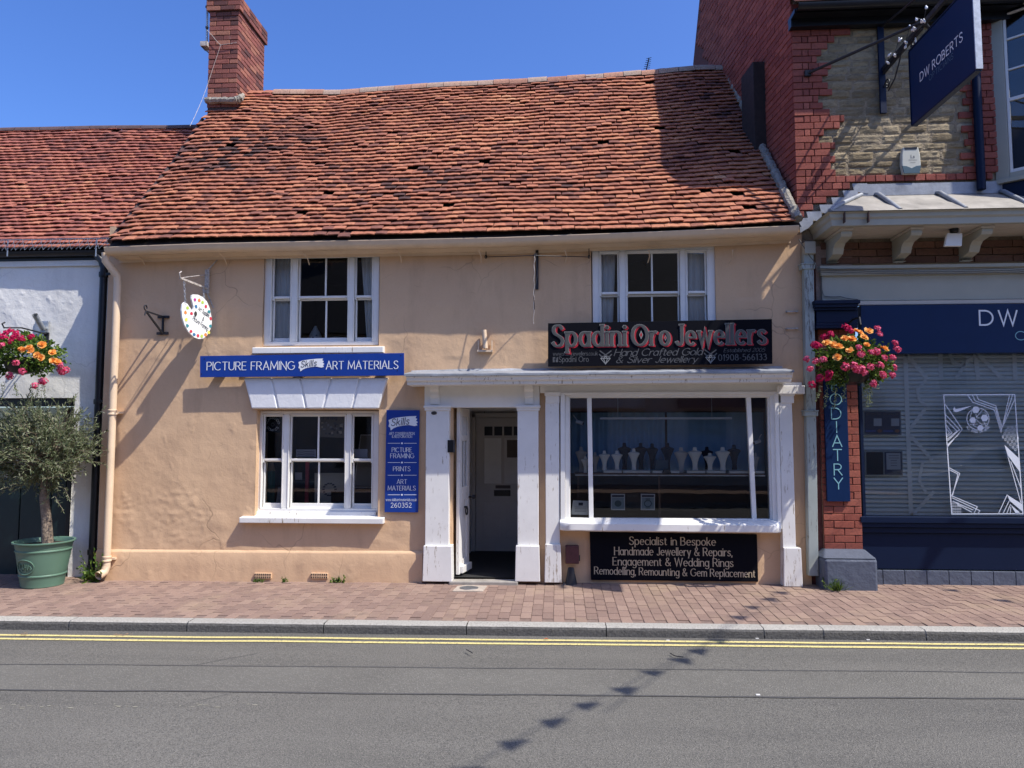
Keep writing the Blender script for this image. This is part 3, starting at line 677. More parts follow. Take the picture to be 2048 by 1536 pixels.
# ================================================================ WINDOWS OF THE PEACH HOUSE
def sash_window(parent, outer, lights, meet, Yf, glass_bottom, glass_top, sill=None, sillboard=None, open_bottom=False):
    """outer px box; lights: list of (glass px x0, x1, [bar px...]); meet: (bottom of upper glass, top of lower glass)"""
    Wd = part('window', parent); x0, y0, x1, y1 = outer; X0, X1, Z0, Z1 = rect(x0, y0, x1, y1, Yf)
    zx = lambda py: W((x0 + x1) / 2, py, Yf + 0.03).z; xx = lambda px: W(px, (y0 + y1) / 2, Yf + 0.03).x
    zt, zm1, zm0, zb_ = zx(glass_top), zx(meet[0]), zx(meet[1]), zx(glass_bottom)
    st = 0.030                                          # sash stile
    m = MB(); edges = []
    for (a, b, bars) in lights: edges.append((xx(a) - st, xx(b) + st))
    D = 0.13
    m.box(X0, X1, Yf, Yf + D, zt + st, Z1); m.box(X0, X1, Yf - 0.004, Yf + D, Z0, zb_ - 0.055)
    xsn = [X0] + [e for p in edges for e in p] + [X1]
    for k in range(0, len(xsn), 2): m.box(xsn[k], xsn[k+1], Yf, Yf + D, zb_ - 0.055, zt + st)
    m.build('frame', M['white'], Wd, bevel=0.004)
    m = MB()                                            # staff beads round every light
    for a, b in edges:
        m.box(a, a + 0.009, Yf - 0.008, Yf + 0.02, zb_ - 0.05, zt + st - 0.012); m.box(b - 0.009, b, Yf - 0.008, Yf + 0.02, zb_ - 0.05, zt + st - 0.012); m.box(a + 0.0095, b - 0.0095, Yf - 0.008, Yf + 0.02, zt + st - 0.011, zt + st - 0.002)
    m.build('bead', M['white'], Wd)
    for (a, b, bars), (e0, e1) in zip(lights, edges):
        xa, xb = xx(a), xx(b)
        for up in (1, 0):
            ys = Yf + (0.022 if up else 0.060); t, bt = (zt, zm1) if up else (zm0, zb_)
            m = MB(); hi, lo = (st, 0.028) if up else (0.028, 0.056)
            e0_, e1_ = e0 + 0.0105, e1 - 0.0105
            m.box(e0_, xa, ys, ys + 0.035, bt - (0.05 if up else lo), t + hi); m.box(xb, e1_, ys, ys + 0.035, bt - (0.05 if up else lo), t + hi)
            m.box(xa, xb, ys + 0.001, ys + 0.034, t, t + hi - 0.001); m.box(xa, xb, ys - (0.003 if up else -0.001), ys + 0.034, bt - lo, bt)
            m.build('sash', M['white'], Wd, bevel=0.004)
            cuts_ = [xa] + [xx(q) for q in bars] + [xb]
            for q in cuts_[1:-1]:
                MB().box(q - 0.010, q + 0.010, ys + 0.004, ys + 0.030, bt + 0.0005, t - 0.0005).build('glazing_bar', M['white'], Wd, bevel=0.003)
            for ca, cb in zip(cuts_, cuts_[1:]):
                tl = rnd(-0.004, 0.004)
                MB().add([(ca, ys + 0.016, bt), (cb, ys + 0.016 + tl, bt), (cb, ys + 0.017 + tl, t), (ca, ys + 0.017, t)], [(0, 1, 2, 3)]).build('pane', M['glass'], Wd, recalc=False)
    if sill:
        a = rect(*sill, -0.09); m = MB()
        m.prism_x([(-0.09, a[2]), (0.03, a[2]), (Yf + 0.02, a[2] + 0.01), (Yf + 0.02, a[3] + 0.02), (-0.085, a[3]), (-0.09, a[3] - 0.006)], a[0], a[1])
        m.build('sill', M['white_worn'], Wd, bevel=0.006)
    if sillboard:
        a = rect(*sillboard, Yf - 0.035)
        MB().prism_x([(Yf - 0.05, a[2]), (Yf - 0.006, a[2]), (Yf - 0.006, a[3]), (Yf - 0.03, a[3])], a[0], a[1]).build('sub_sill', M['white_worn'], Wd, bevel=0.004)
    return Wd
WIN_A = sash_window(HOUSE, (529, 502, 758, 691), [(548, 580, []), (600, 694, [651]), (713, 743, [])], (592, 600), 0.03, 675, 516, (504, 694, 766, 706))
WIN_B = sash_window(HOUSE, (1185, 491, 1431, 690), [(1203, 1235, []), (1256, 1356, [1304.5]), (1376, 1410, [])], (583, 592), 0.03, 672, 507)
WIN_C = sash_window(HOUSE, (513, 822, 757, 1030), [(529, 563, []), (583, 688, [636]), (707, 742, [])], (917, 924), 0.10, 1007, 833, (478, 1036, 766, 1047), (500, 1023, 752, 1035))
# rooms behind the windows
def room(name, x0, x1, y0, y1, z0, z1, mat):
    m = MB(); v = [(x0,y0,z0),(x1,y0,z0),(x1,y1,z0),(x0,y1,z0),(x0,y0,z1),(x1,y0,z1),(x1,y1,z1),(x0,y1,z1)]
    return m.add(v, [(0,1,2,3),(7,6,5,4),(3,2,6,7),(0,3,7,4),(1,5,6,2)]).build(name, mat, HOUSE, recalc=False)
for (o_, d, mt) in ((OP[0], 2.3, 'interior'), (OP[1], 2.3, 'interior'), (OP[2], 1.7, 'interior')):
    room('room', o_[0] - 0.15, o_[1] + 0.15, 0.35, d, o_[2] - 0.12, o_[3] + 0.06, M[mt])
def drape(name, x0, x1, y, z0, z1, mat, label, grp, folds=5, amp=0.02, pull=0.0, parent=None):
    P = []; n = folds * 8
    for j in range(13):
        k = j / 12; row = []
        for i in range(n + 1):
            f = i / n; w = 1 - pull * math.sin(math.pi * min(1, k * 1.1)) * (1 - f) if pull >= 0 else 1 + pull * math.sin(math.pi * min(1, k * 1.1)) * f
            x = (x0 + (x1 - x0) * f) if pull == 0 else (x1 - (x1 - x0) * (1 - f) * (1 - pull * k) if pull > 0 else x0 + (x1 - x0) * f * (1 + pull * k))
            row.append((x, y + amp * math.sin(f * folds * 2 * math.pi + 0.6 * math.sin(k * 3)) + 0.01 * fbm(f * 4, k * 3), z1 + (z0 - z1) * k))
        P.append(row)
    o = MB().grid(P).build(name, mat, parent, smooth=True, recalc=False)
    if label: tag(o, label, 'curtain', grp)
    return o
def wz(px, py, Y): p = W(px, py, Y); return p.x, p.z
def curtain_px(a, b, y0, y1, Y, label, folds, pull=0.0):
    x0, z1 = wz(a, y0, Y); x1, z0 = wz(b, y1, Y); drape('curtain', x0, x1, Y, z0, z1, M['curtain'], label, None, folds, 0.010, pull)
curtain_px(538, 586, 505, 690, 0.15, 'net curtain at the left side of the window over the blue sign', 5)
curtain_px(722, 752, 505, 690, 0.15, 'net curtain at the right side of the window over the blue sign', 4, 0.45)
curtain_px(1192, 1234, 495, 700, 0.15, 'net curtain at the left side of the window over the black jewellers sign', 4, -0.25)
curtain_px(1372, 1424, 495, 700, 0.15, 'net curtain at the right side of the window over the black jewellers sign', 5)
# ---- painted lintel of five wedge stones
LT = part('lintel', HOUSE)
tx = [487, 543, 600, 663, 720, 777]; bx_ = [502, 556, 612, 646, 704, 758]
for i in range(5):
    g_ = 1.4
    poly = [W(bx_[i] + g_, 817, -0.05), W(bx_[i+1] - g_, 817, -0.05), W(tx[i+1] - g_, 755, -0.05), W(tx[i] + g_, 756, -0.05)]
    MB().prism([(p.x, p.z) for p in poly], -0.055, 0.03).build('voussoir', M['white_rough'], LT, bevel=0.014, seg=3)
poly = [W(504, 816, -0.03), W(756, 816, -0.03), W(775, 757, -0.03), W(489, 757, -0.03)]
MB().prism([(p.x, p.z) for p in poly], -0.038, 0.02).build('backing', M['white_rough'], LT)

# ================================================================ SHOPFRONT
SF = part('shopfront', HOUSE)
def pxbox(m, x0, y0, x1, y1, Yf, Yb):
    a = rect(x0, y0, x1, y1, Yf); return m.box(a[0], a[1], Yf, Yb, a[2], a[3])
def pilaster(x0, x1, ytop, yblock, ybot, bx0, bx1, cap=True, bm='white_flaked'):
    p = MB(); pxbox(p, x0, ytop, x1, yblock + 1, -0.09, 0.05)
    p.build('pilaster', M['white_worn'], SF, bevel=0.005)
    p = MB(); a = rect(bx0, yblock, bx1, ybot, -0.125)
    p.prism([(a[0] - 0.006, a[2] - 0.03), (a[1] + 0.006, a[2] - 0.03), (a[1] - 0.003, a[3]), (a[0] + 0.003, a[3])], -0.125, 0.05)
    p.build('pilaster_block', M[bm], SF, bevel=0.006)
    if cap:
        p = MB(); pxbox(p, x0 - 2, ytop - 3, x1 + 2, ytop + 3, -0.105, 0.05); pxbox(p, x0 - 4, ytop - 7, x1 + 4, ytop - 2.5, -0.12, 0.05)
        p.build('pilaster_cap', M['white'], SF, bevel=0.004)
pilaster(851, 898, 818, 1092, 1158, 846, 903, bm='white_worn')
pilaster(1035, 1077, 818, 1092, 1158, 1031, 1079, bm='white_worn')
pilaster(1091, 1119, 805, 1089, 1160, 1090, 1122, cap=False)
pilaster(1562, 1588, 805, 1096, 1168, 1568, 1604, cap=False)
for (a, b) in ((1089, 1121), (1560, 1590)):
    p = MB(); pxbox(p, a, 784, b, 791, -0.115, 0.05); pxbox(p, a + 2, 790.5, b - 2, 806, -0.10, 0.05); p.build('pilaster_cap', M['white'], SF, bevel=0.004)
# friezes
p = MB(); pxbox(p, 849, 766, 1079, 815, -0.055, 0.08); p.build('door_frieze', M['white'], SF, bevel=0.004)
p = MB(); pxbox(p, 1080, 766, 1604, 785, -0.06, 0.08); p.build('window_frieze', M['white'], SF, bevel=0.004)
p = MB(); pxbox(p, 1556, 771, 1610, 788, -0.13, 0.05); p.build('frieze_end', M['white_worn'], SF, bevel=0.006)
for cx in (868, 1057):                                  # console brackets
    a = rect(cx - 8, 768, cx + 9, 808, -0.11); z0, z1 = a[2], a[3]; h = z1 - z0
    MB().prism_x([(-0.05, z0), (-0.075, z0), (-0.078, z0 + h * 0.3), (-0.10, z0 + h * 0.42), (-0.10, z0 + h * 0.62), (-0.125, z0 + h * 0.72), (-0.13, z1), (-0.05, z1)], a[0], a[1]).build('console', M['white'], SF, bevel=0.003)
# cornice with lead top
A, B = W(812, 748, -0.40), W(1586, 741, -0.40); A2, B2 = W(812, 770, -0.34), W(1586, 764, -0.34)
def slab_profile(prof, mat, name, x0, x1, za, zb2, parent):
    P = []
    for x, z in ((x0, za), (x1, zb2)): P.append([(x, y, z + dz) for y, dz in prof])
    m = MB(); n = len(prof); m.v = [q for r in P for q in r]
    m.f = [(i, (i+1) % n, n + (i+1) % n, n + i) for i in range(n)] + [tuple(range(n)), tuple(range(2*n-1, n-1, -1))]
    return m.build(name, mat, parent, bevel=0.003)
h = A.z - A2.z
slab_profile([(-0.40, -0.012), (-0.40, -0.035), (-0.385, -0.04), (-0.375, -h * 0.62), (-0.345, -h * 0.70), (-0.34, -h), (-0.05, -h), (-0.05, 0.05), (-0.1, 0.035)], M['white_worn'], 'cornice', A.x, B.x, A.z, B.z, SF)
P = []
for i in range(61):
    x = A.x - 0.02 + (B.x - A.x + 0.03) * i / 60; z = A.z + (B.z - A.z) * i / 60; e = 0.008 * fbm(x * 3, 2); f = 0.006 * fbm(x * 7, 8)
    P.append([(x, 0.01, z + 0.095 + e), (x, -0.02, z + 0.06 + e), (x, -0.2, z + 0.035 + f), (x, -0.40, z + 0.006 + f), (x, -0.412, z - 0.002 + f), (x, -0.412, z - 0.024 + e)])
MB().grid(P).build('lead_flashing', M['lead'], SF, smooth=True)
# ---- doorway
DO = part('doorway', HOUSE)
d0, d1 = W(905, 1000, 0.0).x, W(1036, 1000, 0.0).x; dzt = W(970, 812, 0.0).z; fl = gz(0) + 0.045; LB = 1.85
MB().add([(d0, 0.02, fl), (d1 + 0.35, 0.02, fl), (d1 + 0.35, LB, fl), (d0 - 0.25, LB, fl)], [(0, 1, 2, 3)]).build('lobby_floor', flat('dark_mat', (0.018, 0.018, 0.018), 0.95), DO, recalc=False)
MB().box(d0 - 0.3, d1 + 0.4, LB + 0.035, LB + 0.1, fl - 0.1, dzt + 0.2).build('lobby_back', M['white_worn'], DO)
m = MB().box(d0 - 0.04, d0 - 0.002, 0.35, LB, fl - 0.1, dzt + 0.2).box(d1 + 0.06, d1 + 0.1, 0.35, LB, fl - 0.1, dzt + 0.2).box(d0 - 0.04, d1 + 0.1, 0.35, LB, dzt - 0.005, dzt + 0.05)
m.build('lobby_wall', M['white_worn'], DO)
MB().prism([(W(898, 1157, -0.1).x, -0.06), (W(1036, 1160, -0.1).x, -0.06), (W(1036, 1160, -0.1).x, fl - 0.012), (W(898, 1157, -0.1).x, fl - 0.02)], -0.13, 0.02).build('door_step', simple('worn_stone_step', (0.30, 0.275, 0.24), 0.9, 0.2, 9, 0.5, 30), DO, bevel=0.012)
# door leaf folded inwards
LF = part('door_leaf', HOUSE); h0 = Vector((d0 + 0.035, 0.06, 0)); e_ = WZ(932, 1138, fl + 0.02); h1 = Vector((e_.x, e_.y, 0))
ld = (h1 - h0).normalized(); ln_ = Vector((ld.y, -ld.x, 0)); LW = (h1 - h0).length; lz0, lz1 = fl + 0.02, dzt - 0.02
def leaf_box(name, s0, s1, z0, z1, t0, t1, mat, bevel=0.003):
    pts = [h0 + ld * s + ln_ * t for s, t in ((s0, t0), (s1, t0), (s1, t1), (s0, t1))]
    return MB().prism_z([(q.x, q.y) for q in pts], z0, z1).build(name, mat, LF, bevel=bevel)
H_ = lz1 - lz0
leaf_box('stile', 0, 0.09, lz0, lz1, 0, 0.04, M['white_worn']); leaf_box('stile', LW - 0.09, LW, lz0, lz1, 0, 0.04, M['white_worn'])
leaf_box('rail', 0.091, LW - 0.091, lz0, lz0 + 0.16, 0, 0.04, M['white_worn']); leaf_box('rail', 0.091, LW - 0.091, lz0 + H_ * 0.44, lz0 + H_ * 0.52, 0, 0.04, M['white_worn']); leaf_box('rail', 0.091, LW - 0.091, lz1 - 0.1, lz1, 0, 0.04, M['white_worn'])
leaf_box('rail', 0.091, LW - 0.091, lz0 + H_ * 0.80, lz0 + H_ * 0.835, 0, 0.04, M['white_worn'])
leaf_box('panel', 0.091, LW - 0.091, lz0 + 0.161, lz0 + H_ * 0.439, 0.010, 0.028, M['white_worn'])
for k in range(3): leaf_box('glazing_bar', 0.09 + (LW - 0.18) * (k + 1) / 4 - 0.01, 0.09 + (LW - 0.18) * (k + 1) / 4 + 0.01, lz0 + H_ * (0.836 if k != 1 else 0.521), lz1 - 0.101, 0.004, 0.036, M['white_worn'])
leaf_box('pane', 0.091, LW - 0.091, lz0 + H_ * 0.521, lz0 + H_ * 0.799, 0.016, 0.02, M['glass'], 0); leaf_box('pane', 0.091, LW - 0.091, lz0 + H_ * 0.836, lz1 - 0.101, 0.016, 0.02, M['glass'], 0)
leaf_box('weatherboard', 0.03, LW, lz0 + 0.012, lz0 + 0.09, 0.041, 0.075, M['white_worn'])
def on_leaf(s, z, t): q = h0 + ld * s + ln_ * t; return Vector((q.x, q.y, z))
q = on_leaf(LW * 0.55, lz0 + H_ * 0.37, 0.05); MB().tube([q + ld * 0.035 * math.cos(a) + Vector((0, 0, 0.045 * math.sin(a))) + ln_ * 0.012 for a in [2 * math.pi * i / 16 for i in range(17)]], 0.009, 6, False).lathe([(0.02, 0), (0.02, 0.02)], (q.x, q.y, q.z + 0.035), 10).build('knocker', M['iron'], LF, smooth=True)
q = on_leaf(LW * 0.93, lz0 + H_ * 0.45, 0.05); MB().tube([q - ln_ * 0.01, q + ln_ * 0.03, q + ln_ * 0.04, q + ln_ * 0.07], [0.012, 0.012, 0.028, 0.02], 10).build('knob', M['iron'], LF, smooth=True)
# inner door
ID = part('inner_door', HOUSE); iy = LB
def ib(name, x0, y0, x1, y1, t0, t1, mat, bevel=0.003):
    a = rect(x0, y0, x1, y1, iy); return MB().box(a[0], a[1], iy + t0, iy + t1, a[2], a[3]).build(name, mat, ID, bevel=bevel)
cream = paint('muted_cream_paint', (0.60, 0.58, 0.54), 0.0)  # one muted cream all over the inner door
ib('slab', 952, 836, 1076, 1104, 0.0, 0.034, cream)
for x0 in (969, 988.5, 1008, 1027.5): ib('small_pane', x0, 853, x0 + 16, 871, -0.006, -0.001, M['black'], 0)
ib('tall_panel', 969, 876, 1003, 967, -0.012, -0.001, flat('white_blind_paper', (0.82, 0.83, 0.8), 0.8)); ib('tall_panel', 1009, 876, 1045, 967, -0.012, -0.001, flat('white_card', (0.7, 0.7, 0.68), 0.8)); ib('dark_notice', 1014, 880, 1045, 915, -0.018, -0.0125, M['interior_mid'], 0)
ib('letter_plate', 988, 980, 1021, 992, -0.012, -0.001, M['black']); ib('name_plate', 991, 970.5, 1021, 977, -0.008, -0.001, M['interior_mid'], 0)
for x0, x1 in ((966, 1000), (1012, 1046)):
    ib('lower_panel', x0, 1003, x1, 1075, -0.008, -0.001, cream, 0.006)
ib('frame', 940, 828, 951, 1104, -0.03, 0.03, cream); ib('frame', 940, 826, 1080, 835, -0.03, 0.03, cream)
# ---- shop window
SW = part('shop_window', HOUSE); SY = -0.07
def quad_frame(name, pts_out, pts_in, Y0, Y1, mat, parent):
    """picture-frame moulding between two four-point px outlines"""
    o = [W(*p, Y0) for p in pts_out]; i = [W(*p, Y0) for p in pts_in]
    for k in range(4):
        poly = [(o[k].x, o[k].z), (o[(k+1) % 4].x, o[(k+1) % 4].z), (i[(k+1) % 4].x, i[(k+1) % 4].z), (i[k].x, i[k].z)]
        MB().prism(poly, Y0, Y1).build(name, mat, parent, bevel=0.003)
quad_frame('architrave', [(1121, 1056), (1564, 1058), (1557, 783), (1121, 785)], [(1130, 1050), (1556, 1053), (1549, 788), (1130, 790)], -0.10, 0.04, M['white'], SW)
quad_frame('moulding', [(1130.4, 1050), (1555.6, 1053), (1548.6, 788), (1130.4, 790)], [(1138, 1042), (1546, 1045), (1540, 793), (1138, 794)], -0.075, 0.04, M['white'], SW)
quad_frame('moulding', [(1138, 1042), (1545.6, 1045), (1539.6, 793), (1138, 794)], [(1141, 1036), (1541, 1038), (1535, 795), (1140, 796)], -0.05, 0.04, M['white'], SW)
zS = lambda py: W(1340, py, -0.03).z
for (a0, a1) in (((1174, 795), (1183.5, 1040)), ((1492, 795), (1502, 1040))):
    p = [W(a0[0], 790, -0.03), W(a0[0] + 8, 790, -0.03), W(a1[0] + 0, 1043, -0.03), W(a1[0] - 8, 1043, -0.03)]
    lean = 4 if a0[0] < 1300 else 12
    p = [W(a0[0], 793, -0.03), W(a0[0] + 9, 793, -0.03), W(a0[0] + lean + 9, 1043, -0.03), W(a0[0] + lean, 1043, -0.03)]
    MB().prism([(q.x, q.z) for q in reversed(p)], -0.048, 0.01).build('mullion', M['white'], SW, bevel=0.004)
for (xa, xb, xc, xd) in ((1139, 1176, 1185, 1139), (1182, 1494, 1504, 1186), (1500, 1538, 1543, 1510)):
    v = [W(xd, 1044, -0.01), W(xc, 1044, -0.01), W(xb, 792, -0.01), W(xa, 792, -0.01)]
    MB().add([tuple(q) for q in v], [(0, 1, 2, 3)]).build('pane', M['glass'], SW, recalc=False)
a = rect(1120, 1047, 1566, 1064, -0.20); zz = a[3]
nS = 40; P = []
for i in range(nS + 1):
    k = i / nS; x = a[0] + (a[1] - a[0]) * k; bow = -0.20 + 0.07 * max(0, (abs(k - 0.5) - 0.46) / 0.04) ** 2
    e = 0.003 * fbm(x * 3, 1); dz = -0.004 * k
    P.append([(x, 0.0, a[2] + dz), (x, bow + 0.012, a[2] + dz + e), (x, bow, a[2] + 0.012 + dz + e), (x, bow, zz - 0.012 + dz + e), (x, bow + 0.012, zz + dz + e), (x, -0.10, zz + 0.02 + dz), (x, -0.06, zz + 0.035 + dz), (x, 0.02, zz + 0.035 + dz)])
m = MB().grid(P); m.f += [tuple(range(8)), tuple(range(nS * 8 + 7, nS * 8 - 1, -1))]; m.build('sill', M['white_worn'], SW, smooth=True)
# display room
r0, r1 = OP[4][0] - 0.10, OP[4][1] + 0.05; rz0, rz1 = OP[4][2] - 0.02, OP[4][3]
m = MB(); y0_, y1_ = 0.03, 1.5
v = [(r0,y0_,rz0),(r1,y0_,rz0),(r1,y1_,rz0),(r0,y1_,rz0),(r0,y0_,rz1),(r1,y0_,rz1),(r1,y1_,rz1),(r0,y1_,rz1)]
m.add(v, [(0,1,2,3),(7,6,5,4),(3,2,6,7),(0,3,7,4),(1,5,6,2)]).build('display_room', flat('brown_display_lining', (0.10, 0.075, 0.062), 0.9), SW, recalc=False)
p = MB(); a = rect(1140, 797, 1535, 822, 0.35); p.box(r0 + 0.01, r1 - 0.01, 0.46, 0.49, a[2], rz1 - 0.01).build('pelmet', flat('dark_red_pelmet', (0.16, 0.075, 0.065), 0.8), SW)
# stallriser trim
for px_ in (525, 638):                                  # air bricks at the foot of the wall
    g_ = rect(px_ - 16, 1146, px_ + 18, 1157, -0.05); m = MB(); m.box(g_[0], g_[1], -0.062, -0.02, g_[2], g_[3]); ab = m.build('air_brick', M['peach'], HOUSE, bevel=0.003)
    for i in range(8):
        for j in range(2):
            x = g_[0] + (g_[1] - g_[0]) * (i + 0.5) / 8; z = g_[2] + (g_[3] - g_[2]) * (j + 0.5) / 2
            MB().box(x - 0.006, x + 0.006, -0.064, -0.060, z - 0.009, z + 0.009).build('hole', M['black'], ab)

# ================================================================ WHITE HOUSE ON THE LEFT
WY = 0.12
WH = thing('white_house', 'white rendered house at the left edge with a lower red tiled roof', 'building', (-7.5, WY, gz(-7)))
wx0, wx1 = -12.0, XL + 0.02
ez = W(100, 515, WY).z + 0.15
dop = rect(-600, 797, 142, 1175, WY)
plaster_front('wall', wx0, wx1, -0.25, ez, WY, [dop], M['white_wall'], WH, 0.035, 1.6)
m = MB(); x0, x1, z0, z1 = dop; d = WY + 0.25
m.add([(x1, WY + .004, z0), (x1, d, z0), (x1, d, z1), (x1, WY + .004, z1)], [(3, 2, 1, 0)]); m.add([(x0, WY + .004, z1), (x0, d, z1), (x1, d, z1), (x1, WY + .004, z1)], [(0, 1, 2, 3)])
m.build('reveal', M['white_wall'], WH, recalc=False)
ER = [W(-40, 503, 0.03), W(207, 499, 0.03)]; LR = [W(0, 264, 2.4), W(371, 258, 2.4)]
def roof2(u, v):
    x = -9.6 + (XL + 0.03 + 9.6) * u
    ze = ER[0].z + (ER[1].z - ER[0].z) * (x - ER[0].x) / (ER[1].x - ER[0].x); zr = LR[0].z + (LR[1].z - LR[0].z) * (x - LR[0].x) / (LR[1].x - LR[0].x)
    w = 0.018 * fbm(x * 0.6, v * 2, 12, 2) + 0.006 * fbm(x * 2, v * 6, 3, 2) - 0.03 * math.sin(math.pi * v); w *= min(1, v * 10 + 0.2)
    return Vector((x, 0.03 + 2.37 * v - w * 0.65, ze + (zr - ze) * v + w * 0.75))
ROOF2 = part('roof', WH)
MB().grid([[roof2(u / 30, v / 10) - Vector((0, -0.01, 0.03)) for u in range(31)] for v in range(11)]).grid([[roof2(u / 5, 1) + Vector((0, 0.05 + k * 2, -0.05 - 2 * k)) for u in range(6)] for k in range(2)]).build('roof_deck', M['under'], ROOF2, recalc=False)
lay_tiles(roof2, 37, 4.3, M['tile_left'], ROOF2, seed=11, skip=0.001, slip=0.008)
x = -9.5
while x < XL - 0.05:
    L = 0.42; P = []
    for q in (x + 0.003, x + L - 0.003):
        u = (q + 9.6) / (XL + 9.63); p = roof2(min(1, u), 1)
        P.append([(q, 2.4 - 0.10 * math.cos(a), p.z - 0.02 + 0.085 * math.sin(a)) for a in [math.pi * k / 6 for k in range(7)]])
    MB().grid(P).build('ridge_tile', simple('dark_ridge_clay', (0.09, 0.055, 0.055), 0.9, 0.3, 9) if x < -9.4 else bpy.data.materials['dark_ridge_clay'], ROOF2, smooth=True); x += L
# gutter, fascia, snow guard
gz_ = W(100, 506, 0.0).z
MB().box(wx0, XL - 0.03, 0.085, 0.115, gz_ - 0.07, gz_ + 0.06).build('fascia', M['black'], WH)
P = [[(xx_, 0.045 + 0.05 * -math.cos(a), gz_ + 0.02 - 0.055 * math.sin(a)) for a in [math.pi * k / 8 for k in range(9)]] for xx_ in (wx0, XL - 0.06)]
MB().grid(P).grid([[(q[0], q[1] + 0.001, q[2] + 0.006) for q in r] for r in P]).build('gutter', M['black'], WH, smooth=True, recalc=False)
MB().box(wx0, XL - 0.06, 0.095, WY - 0.003, gz_ - 0.14, gz_ - 0.072).build('eaves_board', M['white_wall'], WH)
m = MB(); g0, g1 = W(0, 480, -0.01), W(0, 501, -0.01); hh = g0.z - g1.z
n = 46; xa = -8.2; st_ = (XL + 0.0 - xa) / n
for i in range(n):
    x = xa + i * st_
    m.bar((x, -0.01, g1.z), (x + st_ * 2.0, -0.01, g0.z), 0.004); 
    if i % 2 == 0: m.bar((x + st_ * 2.0, -0.014, g1.z), (x + st_ * 1.4, -0.014, g0.z), 0.003)
m.bar((xa, -0.01, g0.z), (XL, -0.01, g0.z), 0.006); m.bar((xa, -0.01, (g0.z + g1.z) / 2), (XL, -0.01, (g0.z + g1.z) / 2), 0.003)
for px_ in (15, 192): p = W(px_, 490, -0.01); m.bar((p.x, -0.005, p.z - 0.14), (p.x, -0.005, p.z + 0.07), 0.016, 0.004)
m.build('snow_guard', M['steel'], WH)
# black downpipe in the corner
DP2 = part('downpipe', WH); t0, t1 = W(208, 540, 0.03), W(183, 1150, 0.03)
MB().tube([(t0.x - 0.10, 0.04, gz_ - 0.03), (t0.x - 0.04, 0.04, gz_ - 0.10), (t0.x, 0.03, t0.z + 0.02), tuple(t0), tuple(t1)], 0.043, 14).build('pipe', M['black'], DP2, smooth=True)
for py in (550, 808, 1105, 1135):
    k = (py - 540) / 610; p = t0.lerp(t1, k)
    MB().lathe([(0.045, -0.03), (0.054, -0.03), (0.056, 0.0), (0.054, 0.03), (0.045, 0.03)], tuple(p), 16).box(p.x + 0.04, p.x + 0.10, 0.0, 0.05, p.z - 0.01, p.z + 0.02).build('collar', M['black'], DP2, smooth=True)
# shopfront in the opening: black frame, brown blind behind the glass, dark green boards
SHF = part('shopfront', WH); x0, x1, z0, z1 = dop
def wb(name, a, b, c, d_, Yf, Yb, mat, bev=0.004):
    q = rect(a, b, c, d_, Yf); return MB().box(q[0], q[1], Yf, Yb, q[2], q[3]).build(name, mat, SHF, bevel=bev)
green = paint('dark_green_paint', (0.008, 0.024, 0.026), 0.0)
wb('head', -600, 796, 141, 813, WY + 0.06, WY + 0.2, M['black']); wb('jamb', 133, 813.5, 141, 1170, WY + 0.08, WY + 0.2, M['black'])
wb('brown_post', 127, 814, 132.5, 960, WY + 0.11, WY + 0.18, flat('brown_timber', (0.22, 0.12, 0.06), 0.6))
wb('pane', -600, 814, 126.5, 955, WY + 0.14, WY + 0.145, M['glass'], 0); wb('blind', -600, 816, 126, 955, WY + 0.30, WY + 0.32, flat('brown_blind', (0.15, 0.125, 0.09), 0.9), 0)
wb('rail', -600, 956, 132.5, 975, WY + 0.10, WY + 0.2, green)
for k in range(7): wb('board', 100 - 62 * k, 975.5, 100 - 62 * k + 60, 1165, WY + 0.115, WY + 0.2, green, 0.006)
wb('dark_gap', 103, 975.5, 132, 1165, WY + 0.19, WY + 0.22, M['interior'], 0)
wb('threshold', -600, 1150, 132, 1172, WY + 0.05, WY + 0.25, M['black'])

# ================================================================ OPTICIANS ON THE RIGHT
XK = W(1590, 342, 0).x; SL = 0.11
OPT = thing('optician_building', 'taller red brick and stone building with a navy opticians shopfront', 'building', (5.0, 0, gz(5)))
RX = 8.6
sdir = Vector((-SL, 1, 0)).normalized(); snor = Vector((-sdir.y, sdir.x, 0))
def side_z(y): return min(7.15 + 0.94 * y, 7.15 + 0.94 * 2.9 - (y - 2.9) * 2.2)
# cores
def side_core(off, zlow):
    ys = [0.02, 2.9, 3.3, 3.75]; top = [(y, side_z(y)) for y in ys]; out_ = []
    for t in (off, 0.3):
        out_.append([(XK - SL * y + t, y, z) for y, z in [(0.02, zlow)] + top + [(4.3, zlow)]])
    m = MB(); n = len(out_[0]); m.v = out_[0] + out_[1]
    m.f = [tuple(range(n)), tuple(range(2*n-1, n-1, -1))] + [(i, i+n, (i+1) % n + n, (i+1) % n) for i in range(n)]; return m
side_core(0.012, 0.0).build('side_core', M['mortar_red'], OPT)
zshop = W(1800, 490, 0).z
MB().box(XK + 0.014, RX, 0.014, 0.24, zshop - 0.2, 7.05).build('front_core', M['mortar_buff'], OPT)
zr = W(1650, 366.5, 0).z; CB = 0.0797
qends = {0: None, 1: 1671, 2: 1661, 3: 1670, 4: 1660, 5: 1670, 6: 1637, 7: 1647, 8: 1679, 9: 1688, 10: 1659, 11: 1645, 12: 1636, 13: 1664, 14: 1655, 15: 1644, 16: 1655, 17: 1662, 18: 1633, 19: 1642, 20: 1654, 21: 1668, 22: 1700, 23: 1720, 24: 1760, 25: 1760, 26: 1760, -1: 1699, -2: 1676, -3: 1652, -4: 1626, -5: 1608}
front = []; xe_ = W(1990, 340, 0).x
